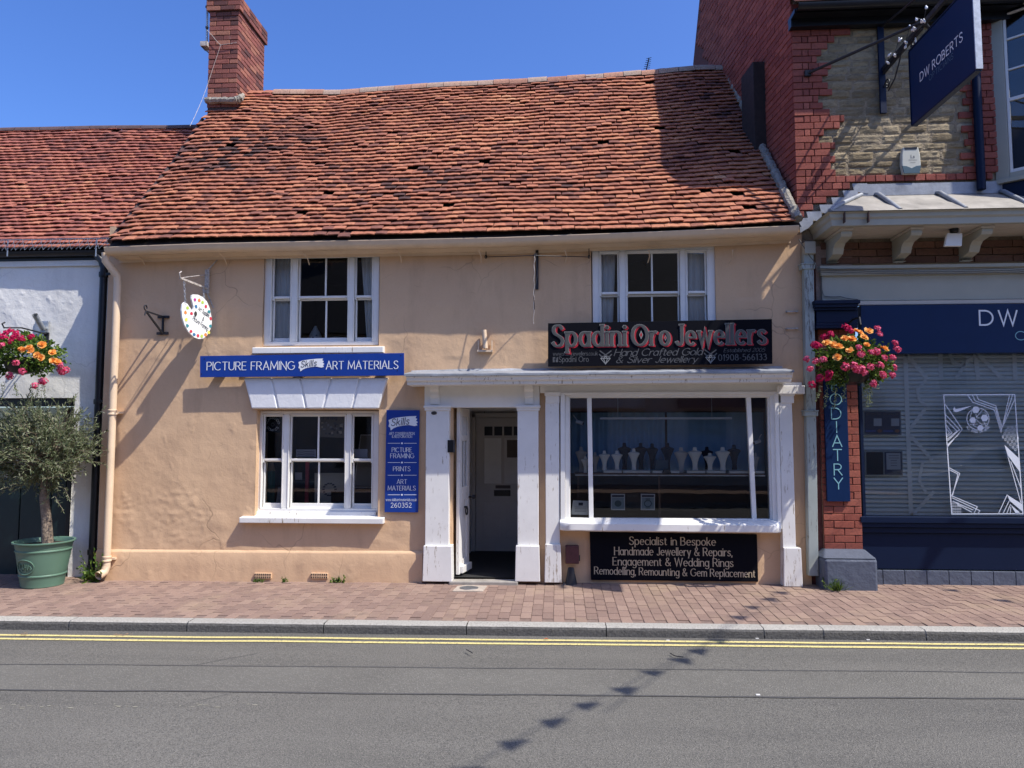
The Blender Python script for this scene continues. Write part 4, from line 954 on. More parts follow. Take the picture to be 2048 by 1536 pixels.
for r_ in range(-5, 27):
    zt_ = zr + CB * r_
    if r_ == 0: xend = W(1985, 360, 0).x
    else: xend = W(qends[r_], 359 - 14 * r_, 0).x
    L = xend - XK
    if r_ == 0: seq = [(s, l) for s, l in fill_row(L, 0.112, 0)]
    else:
        seq = []; s = 0; pat = [0.22, 0.22, 0.22] if r_ % 2 == 0 else [0.112, 0.07, 0.112, 0.112, 0.112]; k = 0
        while s < L - 0.03:
            l = pat[k % len(pat)]; l = L - s if L - s - l < 0.05 else l; seq.append((s, l)); s += l; k += 1
    front += [(r_, s, l) for s, l in seq]
    if r_ > 0:                                           # right hand quoins
        a_ = W(1919 + (0 if r_ % 2 else 18) + (r_ * 7 % 3) * 5, 300, 0).x - XK; b_ = W(2012, 300, 0).x - XK; s = a_
        while s < b_ - 0.03: l = min(0.22, b_ - s); front.append((r_, s, l)); s += l
out = []
face_bricks(Vector((XK, 0.012, 0)), Vector((1, 0, 0)), Vector((0, -1, 0)), front, zr, CB, M['red_brick'], OPT, 'o', out, 0.008, 0.028)
side = []
for r_ in range(-4, 75):
    for s, l in fill_row(3.78, 0.225, r_ % 2):
        z = zr + CB * (r_ + 0.5); ymid = s + l / 2
        if z + 0.03 < side_z(s + l) and z + 0.03 < side_z(s) and z > 4.0 + 1.2 * (ymid): side.append((r_, s, l))
out2 = []
face_bricks(Vector((XK + 0.012, 0, 0)), sdir, snor, side, zr, CB, M['red_brick'], OPT, 'o', out2, 0.008, 0.014)
out2.sort(key=lambda q: (q[0].translation - CAM).length)
# pillar of the shopfront
pil = []; pz0 = W(1680, 1100, -0.02).z; pz1 = W(1680, 655, -0.02).z; pa = W(1642, 880, -0.02).x; pb = W(1719, 880, -0.02).x
for r_ in range(int((pz1 - pz0) / CB) + 1): pil += [(r_, s, l) for s, l in fill_row(pb - pa, 0.225, r_ % 2)]
out3 = []
face_bricks(Vector((pa, 0.0, 0)), Vector((1, 0, 0)), Vector((0, -1, 0)), pil, pz0, CB, M['pale_joint_brick'], OPT, 'p', out3, 0.007, 0.02)
MB().box(pa + 0.006, pb - 0.006, 0.0, 0.3, pz0 - 0.4, zshop).build('pillar_core', M['mortar_pale'], OPT)
allb = out + out3; nside = max(0, 298 - len(allb))
for mw, mb, me in allb + out2[:nside]: link('brick', me, OPT, mw)
bulk = MB()
for mw, mb, me in out2[nside:]: bulk.add([mw @ Vector(c) for c in mb.v], mb.f)
stuff(bulk.build('bricks_of_side_wall', M['red_brick'], OPT, recalc=False))
# rubble stones between the quoins
z = zr + CB; sx0, sx1 = W(1630, 300, 0).x, W(1958, 300, 0).x; row = 0
while z < zr + CB * 25:
    hgt = rnd(0.07, 0.12); x = sx0 - rnd(0, 0.15)
    while x < sx1:
        l = rnd(0.13, 0.36); l = min(l, sx1 - x + 0.05); n = 6; P = []
        prou = rnd(-0.004, 0.006)
        split = False
        for (za, zb2) in (((z, z + hgt * 0.5), (z + hgt * 0.5, z + hgt)) if split else ((z, z + hgt),)):
            P = []
            for j in range(5):
                rw = []
                for i in range(n + 1):
                    fx, fz = i / n, j / 4; qx = x + 0.004 + (l - 0.008) * fx; qz = za + 0.003 + (zb2 - za - 0.006) * fz
                    edge = min(fx, 1 - fx, fz * 0.8, (1 - fz) * 0.8) * 6; k = min(1, edge)
                    dd = prou + 0.007 * fbm(qx * 11, qz * 20, row) + 0.006 * fbm(qx * 4, qz * 30, 4)
                    rw.append((qx + 0.006 * fbm(qz * 9, qx * 5), 0.016 - (0.010 + dd) * k, qz + 0.005 * fbm(qx * 6, qz * 4, 2)))
                P.append(rw)
            MB().grid(P).build('stone', M['stone'], OPT, smooth=False, recalc=False)
        x += l
    z += hgt; row += 1
# eaves: soffit, gutter, roof
ge = W(1800, 13, -0.27)
MB().box(XK - 0.03, RX, -0.22, 0.012, ge.z + 0.0, ge.z + 0.05).box(XK - 0.03, RX, -0.10, 0.0, ge.z - 0.09, ge.z - 0.002).build('eaves_soffit', M['black'], OPT)
P = [[(xx_, -0.29 - 0.055 * math.cos(a), ge.z + 0.045 - 0.06 * math.sin(a)) for a in [math.pi * k / 8 for k in range(9)]] for xx_ in (XK - 0.02, RX)]
MB().grid(P).grid([[(q[0], q[1] + 0.004, q[2] + 0.006) for q in r] for r in P]).build('gutter', M['black'], OPT, smooth=True, recalc=False)
MB().prism_x([(-0.29, ge.z + 0.13), (-0.29, ge.z + 0.10), (2.9, 7.15 + 0.94 * 2.9 - 0.12), (3.4, 8.7), (3.5, 8.8), (2.92, 7.15 + 0.94 * 2.9 + 0.06), (0.0, 7.24)], XK - 0.05 + 0.0, RX).build('roof', M['tile_left'], OPT)
# side box (boxed-in flue) on the gable
def side_pt(px, py):
    d = ray(px, py); t = (XK - SL * 0 - CAM.x + SL * CAM.y * -1 * -1) ; # solve X + SL*Y = XK
    t = (XK - CAM.x - SL * CAM.y) / (d.x + SL * d.y); return CAM + d * t
f0 = side_pt(1531, 200); s0_ = f0.y; zt_ = side_pt(1531, 121).z; zb_ = side_pt(1531, 300).z - 0.3
w_ = f0.x - W(1507, 200, s0_).x
m = MB(); a = Vector((f0.x + 0.02, s0_, 0)); b = a + snor * (w_ + 0.02); c = b + sdir * 0.42; d = a + sdir * 0.42
m.prism_z([(q.x, q.y) for q in (a, b, c, d)], zb_, zt_).build('flue_box', simple('dark_stained_board', (0.028, 0.020, 0.018), 0.75, 0.3, 15), OPT, bevel=0.004)
# ---- canopy over the shop
CP = part('canopy', OPT); YC = -0.62
cz1 = W(1800, 421, YC).z; cz0 = W(1800, 446, YC).z; cxl = W(1656, 430, YC).x; zw = W(1850, 389, 0).z
prof = [(0.0, 0), (0.03, -0.012), (0.035, -0.05), (0.055, -0.07), (0.06, -(cz1 - cz0)), (0.12, -(cz1 - cz0))]
P1 = [[(x, YC + a, cz1 + b) for a, b in prof] for x in (cxl, cxl)]; P = []
for a, b in prof: P.append([(cxl + a, 0.0, cz1 + b), (cxl + a, YC + a, cz1 + b), (RX, YC + a, cz1 + b)])
MB().grid(P).build('cornice_gutter', M['stone_grey'], CP, recalc=False)
m = MB()
for px_ in (1690, 1738): p = W(px_, 432, YC); m.box(p.x - 0.004, p.x + 0.004, YC - 0.003, YC + 0.05, cz0 + 0.02, cz1 - 0.002)
m.build('gutter_joint', M['mortar_dark'], CP)
# soffit boards
nb = 5
for i in range(nb):
    y0, y1 = YC + 0.10 + (0.5 * i) / nb, YC + 0.10 + (0.5 * (i + 1)) / nb - 0.006
    MB().box(cxl + 0.1, RX, y0, y1 if i < nb - 1 else 0.0, cz0 + 0.004, cz0 + 0.02).build('soffit_board', M['soffit'], CP, bevel=0.003)
# lead covering: hipped left end, front slope with rolls
hx = W(1722, 378, 0).x
lead_top = MB().add([(cxl + 0.01, 0.006, cz1 + 0.012), (cxl + 0.01, YC + 0.02, cz1 + 0.012), (hx, 0.006, zw)], [(0, 1, 2)])
lead_top.build('lead_hip', M['lead'], CP, recalc=False)
rolls = [hx, W(1745, 384, 0).x + 0.03, W(1872, 384, 0).x, W(1998, 384, 0).x, W(2120, 384, 0).x, W(2240, 384, 0).x, RX]
for a_, b_ in zip(rolls, rolls[1:]):
    P = []
    n = 8
    for j in range(n + 1):
        k = j / n; lo_a = (cxl + 0.02) if a_ == hx else a_
        xa_ = a_ + (lo_a - a_) * k
        P.append([(xa_ + (b_ - xa_) * i / 10, -0.004 + (YC + 0.02) * k, zw + (cz1 + 0.012 - zw) * k + 0.010 * fbm((xa_ + (b_ - xa_) * i / 10) * 3, k * 3) * math.sin(math.pi * k)) for i in range(11)])
    MB().grid(P).build('lead_sheet', M['lead_tan'], CP, smooth=True, recalc=False)
for x in rolls[1:-1]:
    MB().tube([(x, -0.02, zw + 0.012), (x, -0.08, zw + 0.012 - 0.02), (x, YC * 0.55, zw + (cz1 - zw) * 0.55 + 0.018), (x, YC + 0.05, cz1 + 0.022)], 0.024, 10).build('lead_roll', M['lead'], CP, smooth=True)
MB().tube([(hx, -0.01, zw + 0.012), (hx + (cxl - hx) * 0.5, YC * 0.5, (zw + cz1) / 2 + 0.02), (cxl + 0.03, YC + 0.03, cz1 + 0.02)], 0.024, 10).build('lead_roll', M['lead'], CP, smooth=True)
MB().box(hx - 0.02, RX, -0.03, -0.024, zw - 0.01, W(1850, 367.5, 0).z).build('lead_apron', M['lead'], CP)
for k in range(5):                                       # stepped flashing
    qx = [1716, 1697, 1674, 1650, 1624][k]; qy = [367.5, 381.5, 395.5, 410, 424][k]
    p0 = W(qx - 12, qy, -0.03); p1 = W(qx + 18, qy, -0.03); zl = W(qx, qy + 24, -0.03).z
    MB().prism([(p0.x + 0.02, zl + 0.05), (p1.x + 0.01, zl + 0.02), (p1.x, p0.z), (p0.x, p0.z)], -0.034 - 0.002 * k, -0.03 - 0.002 * k).build('stepped_flashing', M['lead'], CP)
p0 = W(1603, 447, -0.04); MB().prism([(p0.x - 0.02, W(1603, 466, -0.04).z), (p0.x + 0.12, W(1603, 452, -0.04).z), (p0.x + 0.13, W(1603, 436, -0.04).z), (p0.x - 0.03, W(1603, 437, -0.04).z)], -0.05, -0.045).build('stepped_flashing', M['lead'], CP)
# corbels
for px_ in (1682, 1822, 1963, 2103, 2245):
    x = W(px_, 470, -0.45).x; zt_ = cz0 + 0.003; zb_ = W(1800, 524, -0.05).z; hh_ = zt_ - zb_
    prof = [(0.02, zb_), (-0.10, zb_), (-0.01, zb_ + hh_ * 0.06), (-0.20, zb_ + hh_ * 0.22), (-0.235, zb_ + hh_ * 0.45), (-0.28, zb_ + hh_ * 0.58), (-0.37, zb_ + hh_ * 0.62), (-0.44, zb_ + hh_ * 0.68), (-0.46, zb_ + hh_ * 0.78), (-0.46, zt_ - 0.03), (0.02, zt_ - 0.03)]
    cb = MB().prism_x(prof, x, x + 0.115).build('corbel', M['stone_grey'], CP, bevel=0.004)
    MB().box(x - 0.012, x + 0.127, -0.478, 0.0, zt_ - 0.029, zt_).build('abacus', M['soffit'], CP, bevel=0.006)
# brick strip, mouldings, panels
SO = part('shopfront', OPT)
def ob(name, x0, y0, x1, y1, Yf, Yb, mat, bev=0.003, par=None):
    q = rect(x0, y0, x1, y1, Yf); return MB().box(q[0], q[1], Yf, Yb, q[2], q[3]).build(name, mat, par or SO, bevel=bev)
R2 = 2400
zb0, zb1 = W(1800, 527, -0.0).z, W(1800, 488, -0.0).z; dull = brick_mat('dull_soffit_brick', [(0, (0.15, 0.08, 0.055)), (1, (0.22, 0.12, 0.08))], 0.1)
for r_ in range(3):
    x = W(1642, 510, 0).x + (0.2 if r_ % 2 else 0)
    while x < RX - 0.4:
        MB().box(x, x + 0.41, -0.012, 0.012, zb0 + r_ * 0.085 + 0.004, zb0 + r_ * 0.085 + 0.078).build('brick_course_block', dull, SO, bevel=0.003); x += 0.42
ob('moulding', 1640, 526, R2, 533, -0.10, 0.02, M['stone_grey']); ob('moulding', 1642, 533.2, R2, 546, -0.07, 0.02, M['stone_grey']); ob('fascia_panel', 1644, 546.2, R2, 598, -0.04, 0.02, M['stone_grey']); ob('fascia_lip', 1716, 598.3, R2, 606, -0.065, 0.02, M['soffit'])
for k, (a, b, Yf) in enumerate(((600, 607, -0.19), (607.2, 614, -0.17), (614.2, 620, -0.14), (620.2, 645, -0.11), (645.2, 651, -0.13), (651.2, 656, -0.15))):
    ob('capital', 1630 + (0 if k < 3 else 3), a, 1721 - (0 if k == 0 else 5), b, Yf, 0.03, M['navy'])
# pedestal of the pillar
p = MB(); a = rect(1648, 1117, 1755, 1166, -0.24); b = rect(1648, 1100, 1716, 1117, -0.05); zg = gz(4) - 0.1
tx0, tx1, ztop = pa - 0.01, pb + 0.005, W(1690, 1100, -0.1).z
p.prism_z([(a[0] - 0.0, -0.26), (a[1], -0.26), (a[1], 0.2), (a[0], 0.2)], zg, a[3]).build('pedestal', M['slate'], SO, bevel=0.03)
p = MB(); p.add([(a[0], -0.255, a[3] + 0.002), (a[1] - 0.01, -0.255, a[3] + 0.002), (a[1] - 0.01, 0.1, a[3] + 0.002), (a[0], 0.1, a[3] + 0.002), (tx0, -0.06, ztop), (tx1, -0.06, ztop), (tx1, 0.1, ztop), (tx0, 0.1, ztop)], [(0,1,5,4),(1,2,6,5),(2,3,7,6),(3,0,4,7),(4,5,6,7)])
p.build('pedestal_top', M['slate'], SO, bevel=0.012)
# stallriser
ob('sill_board', 1722, 1036, R2, 1048, -0.03, 0.25, M['navy']); ob('sill_board', 1722, 1048.3, R2, 1057, -0.01, 0.2, M['navy']); ob('sill_board', 1722, 1057.3, R2, 1068, 0.02, 0.2, M['navy'])
ob('stallriser', 1722, 1068.3, R2, 1141, 0.05, 0.2, M['navy'])
x = W(1722, 1150, 0.03).x; zt_ = W(1850, 1141.5, 0.03).z
while x < RX: MB().box(x + 0.003, x + 0.232, 0.03, 0.2, -0.2, zt_).build('plinth_tile', M['slate'], SO, bevel=0.004); x += 0.235
# shop window: frame, glass, blind slats
OW = part('shop_window', OPT); BY = 0.16
wx0_, wx1_, wz0_, wz1_ = rect(1720, 705, R2, 1037, 0.07)
MB().box(wx0_ - 0.012, wx0_ + 0.022, 0.03, 0.30, wz0_, wz1_).box(wx0_, RX, 0.05, 0.3, wz1_, wz1_ + 0.05).build('frame', M['navy'], OW, bevel=0.003)
MB().add([(wx0_, 0.07, wz0_), (RX, 0.07, wz0_), (RX, 0.07, wz1_), (wx0_, 0.07, wz1_)], [(0, 1, 2, 3)]).build('pane', M['glass'], OW, recalc=False)
blind = flat('pale_teal_blind', (0.86, 0.94, 0.92), 0.7); nsl = 37; ph = (wz1_ - wz0_) / nsl
MB().box(wx0_ + 0.022, RX, BY + 0.06, BY + 0.07, wz0_, wz1_).build('backing', flat('dim_teal_backing', (0.33, 0.42, 0.42), 0.9), OW)
for i in range(nsl):
    zc_ = wz0_ + ph * (i + 0.5); w_ = 0.44 * ph if i < nsl * 0.66 else 0.497 * ph
    P = [[(x, BY + dy, zc_ + dz) for dy, dz in ((0.022, w_), (0.0, w_ * 0.3), (-0.004, -w_ * 0.4), (0.004, -w_))] for x in (wx0_ + 0.024, RX)]
    MB().grid(P).build('blind_slat', blind, OW, smooth=True, recalc=False)
# grey square downpipe between the houses
GD = part('downpipe', OPT); g0_, g1_ = W(1607, 520, -0.10), W(1630, 1150, -0.10)
def sq_pipe(pa_, pb_, w, d, name): 
    m = MB(); vs = []
    for p in (pa_, pb_): vs += [(p.x, p.y, p.z), (p.x + w, p.y, p.z), (p.x + w, p.y + d, p.z), (p.x, p.y + d, p.z)]
    return m.add(vs, [(0,1,5,4),(1,2,6,5),(2,3,7,6),(3,0,4,7),(0,1,2,3),(4,5,6,7)]).build(name, M['pipe_grey'], GD, bevel=0.006)
ptop = W(1608, 500, -0.10); pbot = W(1618, 1152, -0.10)
sq_pipe(Vector((pbot.x, -0.10, pbot.z)), Vector((ptop.x, -0.10, ptop.z)), 0.105, 0.09, 'pipe')
for py, px_ in ((824, 1612), (530, 1606)):
    p = W(px_, py, -0.11); MB().box(p.x - 0.015, p.x + 0.13, -0.115, -0.01, p.z - 0.045, p.z + 0.005).box(p.x - 0.022, p.x + 0.137, -0.122, -0.01, p.z + 0.006, p.z + 0.02).build('collar', M['pipe_grey'], GD, bevel=0.004)
p = W(1612, 487, -0.12); MB().box(p.x - 0.02, p.x + 0.10, -0.14, -0.02, p.z - 0.12, p.z + 0.02).build('hopper', M['stone_grey'], GD, bevel=0.006)
# navy round downpipe near the bay
x = W(1958, 270, -0.07).x
MB().tube([(x, -0.07, ge.z), (x, -0.07, zw + 0.02)], 0.045, 14).build('downpipe', M['navy'], OPT, smooth=True)
# ---- canted bay window at the far right
BW = part('bay_window', OPT); A_ = Vector((W(1984, 200, 0).x, 0, 0)); Bb = A_ + Vector((0.62, -0.55, 0)); Cc = Bb + Vector((2.0, 0, 0))
bz0 = WX(2012, 350, A_.x + 0.2).z; bz0 = W(2012, 350, -0.18).z; bz1 = ge.z + 0.12
def bay_face(p, q, cols, name):
    t = (q - p).normalized(); nr = Vector((t.y, -t.x, 0)); L = (q - p).length
    def bx2(nm, s0, s1, z0, z1, t0, t1, mat, bev=0.004):
        pts = [p + t * s + nr * k for s, k in ((s0, t0), (s1, t0), (s1, t1), (s0, t1))]
        return MB().prism_z([(k.x, k.y) for k in pts], z0, z1).build(nm, mat, BW, bevel=bev)
    g = 'stone_grey'
    bx2('frame', 0, 0.13, bz0, bz1, -0.08, 0.0, M[g]); bx2('frame', L - 0.13, L, bz0, bz1, -0.08, 0.0, M[g])
    bx2('frame', 0.131, L - 0.131, bz0, bz0 + 0.06, -0.08, 0.0, M[g]); bx2('frame', 0.131, L - 0.131, bz1 - 0.12, bz1, -0.08, 0.0, M[g])
    s0, s1 = 0.132, L - 0.132; z0, z1 = bz0 + 0.061, bz1 - 0.121; hm = z0 + (z1 - z0) * 0.44
    for k in range(cols + 1):
        s = s0 + (s1 - s0) * k / cols; w = 0.028 if k in (0, cols) else 0.011
        bx2('glazing_bar', max(s0, s - w), min(s1, s + w), z0, z1, -0.06, -0.022, M['white'])
    for zz_ in (z0, hm, z0 + (z1 - z0) * 0.63, z0 + (z1 - z0) * 0.82, z1 - 0.04):
        for k in range(cols):
            a = s0 + (s1 - s0) * k / cols; b = s0 + (s1 - s0) * (k + 1) / cols
            wa = 0.0285 if k == 0 else 0.0115; wb2 = 0.0285 if k == cols - 1 else 0.0115
            bx2('glazing_bar', a + wa, b - wb2, zz_, zz_ + (0.04 if zz_ in (z0, hm) else 0.022), -0.058, -0.024, M['white'])
    bx2('pane', s0, s1, z0, z1, -0.045, -0.04, M['glass'], 0)
    bx2('sill', -0.02, L + 0.02, bz0 - 0.05, bz0 - 0.002, -0.1, 0.03, M[g])
bay_face(A_, Bb, 2, 'a'); bay_face(Bb, Cc, 4, 'b')
MB().prism_z([(A_.x + 0.0, 0.012), (Bb.x, Bb.y + 0.02), (Cc.x, Cc.y + 0.02), (RX, 0.012)], bz0 - 0.34, bz0 - 0.052).build('bay_base', M['navy'], BW, bevel=0.01)
MB().prism_z([(A_.x + 0.15, 0.011), (Bb.x + 0.05, Bb.y + 0.35), (Cc.x, Cc.y + 0.35), (RX, 0.011)], bz0, bz1).build('bay_dark_room', M['interior'], BW)

# ================================================================ LETTERING (drawn as pen strokes)
_G = {
'A':(5.6,"L0 0 2.8 7 5.6 0|L1 2.3 4.6 2.3"),'B':(4.6,"L0 0 0 7|L0 7 2.1 7|A2.1 5.35 1.7 1.65 90 -90|L2.1 3.7 0 3.7|A2.2 1.85 2.2 1.85 90 -90|L2.2 0 0 0"),
'C':(6,"A3.4 3.5 3.4 3.5 48 312"),'D':(5.9,"L0 0 0 7|L0 7 2.3 7|A2.3 3.5 3.5 3.5 90 -90|L2.3 0 0 0"),'E':(4.1,"L0 0 0 7|L0 7 3.9 7|L0 3.6 3.4 3.6|L0 0 4 0"),
'F':(3.9,"L0 0 0 7|L0 7 3.9 7|L0 3.5 3.3 3.5"),'G':(6.4,"A3.4 3.5 3.4 3.5 48 335|L6.4 1.9 6.4 3.3 4.3 3.3"),'H':(5.2,"L0 0 0 7|L5.2 0 5.2 7|L0 3.6 5.2 3.6"),'I':(0.1,"L0 0 0 7"),
'J':(2.8,"L2.6 7 2.6 1.6|A1.3 1.6 1.3 1.6 0 -160"),'K':(4.8,"L0 0 0 7|L4.4 7 0 2.9|L1.5 4.2 4.8 0"),'L':(3.9,"L0 0 0 7|L0 0 3.9 0"),'M':(6.8,"L0 0 .5 7 3.4 1.2 6.3 7 6.8 0"),'N':(5.2,"L0 0 0 7 5.2 0 5.2 7"),
'O':(7,"A3.5 3.5 3.5 3.5 90 450"),'P':(4.3,"L0 0 0 7|L0 7 2.3 7|A2.3 5.2 2 1.8 90 -90|L2.3 3.4 0 3.4"),'R':(4.7,"L0 0 0 7|L0 7 2.3 7|A2.3 5.2 2 1.8 90 -90|L2.3 3.4 0 3.4|L2.2 3.4 4.7 0"),
'S':(4.2,"C4 5.9 3.2 6.8 2.1 7 .8 6.6 .3 5.4 .9 4.3 2.2 3.6 3.6 2.8 4.2 1.7 3.6 .5 2.1 0 .8 .3 0 1.2"),'T':(5,"L2.5 0 2.5 7|L0 7 5 7"),'U':(5,"L0 7 0 2.4|A2.5 2.4 2.5 2.4 180 360|L5 2.4 5 7"),
'V':(5.4,"L0 7 2.7 0 5.4 7"),'W':(8,"L0 7 2 0 4 7 6 0 8 7"),'X':(5,"L0 7 5 0|L0 0 5 7"),'Y':(5.2,"L0 7 2.6 3.4 5.2 7|L2.6 3.4 2.6 0"),
'&':(5.2,"C5.2 0 3.2 2 1 5 1 6.4 2.1 7 3.2 6.4 3 5.2 1 3.6 0 1.8 .8 .3 2.4 0 4 1 4.9 3"),
'a':(3.8,"A1.9 2.3 1.9 2.3 30 390|L3.8 4.6 3.8 0"),'b':(3.9,"L0 0 0 7|A1.95 2.3 1.95 2.3 180 540"),'c':(3.4,"A2 2.3 2 2.3 50 310"),'d':(3.9,"A1.95 2.3 1.95 2.3 0 360|L3.9 7 3.9 0"),
'e':(3.9,"L.1 2.5 3.9 2.5|A2 2.3 1.95 2.3 2 310"),'f':(2.4,"C2.8 6.5 2.1 7 1.2 6.6 1 5.4 1 4 1 0|L0 4.5 2.3 4.5"),'g':(3.8,"A1.9 2.3 1.9 2.3 30 390|C3.8 4.6 3.8 2 3.8 -.6 3.2 -1.9 1.8 -2.2 .3 -1.6"),
'h':(3.6,"L0 0 0 7|C0 3 .8 4.3 2 4.6 3.2 4.1 3.6 3 3.6 0"),'i':(0.2,"L0.1 0 0.1 4.6|A.1 6.2 .22 .22 0 360"),'j':(1.4,"C1.2 4.6 1.2 1 1.2 -.8 .6 -2 -.4 -2|A1.2 6.2 .22 .22 0 360"),
'k':(3.4,"L0 0 0 7|L3.1 4.6 0 1.8|L1.2 2.9 3.4 0"),'l':(0.2,"L0.1 0 0.1 7"),'m':(6,"L0 0 0 4.6|C0 3 .7 4.3 1.7 4.6 2.7 4.1 3 3 3 0|C3 3 3.7 4.3 4.7 4.6 5.7 4.1 6 3 6 0"),
'n':(3.6,"L0 0 0 4.6|C0 3 .8 4.3 2 4.6 3.2 4.1 3.6 3 3.6 0"),'o':(4,"A2 2.3 2 2.3 90 450"),'p':(3.9,"L0 -2.2 0 4.6|A1.95 2.3 1.95 2.3 180 540"),'r':(2.4,"L0 0 0 4.6|C0 2.6 .7 4 1.8 4.6 2.5 4.4"),
's':(3,"C2.9 3.9 2.2 4.5 1.5 4.6 .5 4.2 .3 3.4 .9 2.7 2 2.2 2.9 1.5 2.8 .5 1.6 0 .6 .2 0 .8"),'t':(2.4,"C1 6 1 3 1 1.2 1.5 .2 2.5 .3|L0 4.5 2.3 4.5"),'u':(3.6,"C0 4.6 0 1.6 .5 .4 1.6 0 2.8 .5 3.6 1.7|L3.6 4.6 3.6 0"),
'v':(3.6,"L0 4.6 1.8 0 3.6 4.6"),'w':(5.6,"L0 4.6 1.4 0 2.8 4.6 4.2 0 5.6 4.6"),'x':(3.2,"L0 4.6 3.2 0|L0 0 3.2 4.6"),'y':(3.6,"L0 4.6 1.9 .2|L3.6 4.6 1.2 -2.2"),'z':(3,"L0 4.6 3 4.6 0 0 3 0"),
'0':(4.4,"A2.2 3.5 2.2 3.5 90 450"),'1':(1.6,"L0 5.8 1.3 7 1.3 0"),'2':(4,"C.2 5.4 1 6.8 2.2 7 3.6 6.2 3.6 4.8 2.4 2.8 0 0|L0 0 4 0"),'3':(4,"C.2 6.4 1.8 7 3.4 6.2 3.2 4.4 1.6 3.8|C1.6 3.8 3.6 3.2 3.8 1.4 2.2 0 0 .6"),
'5':(4,"L3.6 7 .8 7 .5 4|C.5 4 2 4.5 3.6 3.6 3.8 1.6 2.4 .1 0 .5"),'6':(4,"C3.4 6.8 1.4 5.8 .2 3.4 .3 1.2 1.8 0 3.5 .9 3.7 2.6 2.3 4 .6 3.2"),'8':(4,"A2 5.3 1.6 1.7 90 450|A2 1.85 2 1.85 90 450"),'9':(4,"C.6 .2 2.6 1.2 3.8 3.6 3.7 5.8 2.2 7 .5 6.1 .3 4.4 1.7 3 3.4 3.8"),
'.':(0.3,"A.15 .25 .2 .2 0 360"),',':(0.4,"L.3 .4 0 -1.2"),'-':(2,"L0 2.6 2 2.6"),"'":(0.3,"L.2 7 .1 5.6"),'/':(2.4,"L0 0 2.4 7"),
}
def _strokes(ch):
    r = []
    for s in _G[ch][1].split('|'):
        k, n = s[0], [float(q) for q in s[1:].split()]
        if k == 'L': r.append(('L', [(n[i], n[i+1]) for i in range(0, len(n), 2)]))
        elif k == 'A':
            cx, cy, rx, ry, a0, a1 = n; N = max(6, int(abs(a1 - a0) / 15)) if rx > 0.4 else 6
            r.append(('A', [(cx + rx * math.cos(R(a0 + (a1 - a0) * i / N)), cy + ry * math.sin(R(a0 + (a1 - a0) * i / N))) for i in range(N + 1)]))
        else:
            P = [(n[i], n[i+1]) for i in range(0, len(n), 2)]; Q = []
            E = [P[0]] + P + [P[-1]]
            for i in range(1, len(E) - 2):
                p0, p1, p2, p3 = E[i-1], E[i], E[i+1], E[i+2]
                for j in range(5):
                    t = j / 5; Q.append(tuple(0.5 * (2*p1[d] + (p2[d]-p0[d])*t + (2*p0[d]-5*p1[d]+4*p2[d]-p3[d])*t*t + (3*p1[d]-p0[d]-3*p2[d]+p3[d])*t**3) for d in (0, 1)))
            Q.append(P[-1]); r.append(('C', Q))
    return r
def layout(text, track=1.7, space=3.2):
    x = 0; out_ = []
    for ch in text:
        if ch == ' ': x += space; continue
        out_.append((ch, x)); x += _G[ch][0] + track
    return out_, max(0.1, x - track)
class Pen:
    def __init__(s, wmin, wmax=None, ang=0.0, serif=0.0): s.a = wmin; s.b = wmax or wmin; s.ang = R(ang); s.serif = serif
    def w(s, dx, dy): return s.a + (s.b - s.a) * abs(math.sin(math.atan2(dy, dx) - s.ang))
def stroke_mesh(m, P, pen, M2, lift, extra=0.0, closed=False):
    """P in 2-D; pen widths in the same units; M2 maps (x,y,lift) to 3-D"""
    n = len(P); vs = []
    for i in range(n):
        a = P[i-1] if i > 0 else (P[n-2] if closed else P[0]); c = P[i+1] if i < n - 1 else (P[1] if closed else P[-1]); b = P[i]
        d1 = (b[0]-a[0], b[1]-a[1]); d2 = (c[0]-b[0], c[1]-b[1])
        l1, l2 = math.hypot(*d1) or 1e-9, math.hypot(*d2) or 1e-9
        if i == 0 and not closed: d1 = d2; l1 = l2
        if i == n - 1 and not closed: d2 = d1; l2 = l1
        u1, u2 = (d1[0]/l1, d1[1]/l1), (d2[0]/l2, d2[1]/l2); n1, n2 = (-u1[1], u1[0]), (-u2[1], u2[0])
        w = 0.5 * (pen.w(*u1) + pen.w(*u2)) / 2 + extra; nx, ny = n1[0] + n2[0], n1[1] + n2[1]; q = math.hypot(nx, ny) or 1e-9
        nx, ny = nx / q, ny / q; k = 1 / max(0.35, nx * n1[0] + ny * n1[1]); ex = ey = 0
        if not closed and i == 0: ex, ey = -u1[0] * (pen.a * 0.4 + extra), -u1[1] * (pen.a * 0.4 + extra)
        if not closed and i == n - 1: ex, ey = u2[0] * (pen.a * 0.4 + extra), u2[1] * (pen.a * 0.4 + extra)
        vs += [M2(b[0] + nx*w*k + ex, b[1] + ny*w*k + ey, lift), M2(b[0] - nx*w*k + ex, b[1] - ny*w*k + ey, lift)]
    m.add(vs, [(2*i+1, 2*i+3, 2*i+2, 2*i) for i in range(n - 1)])
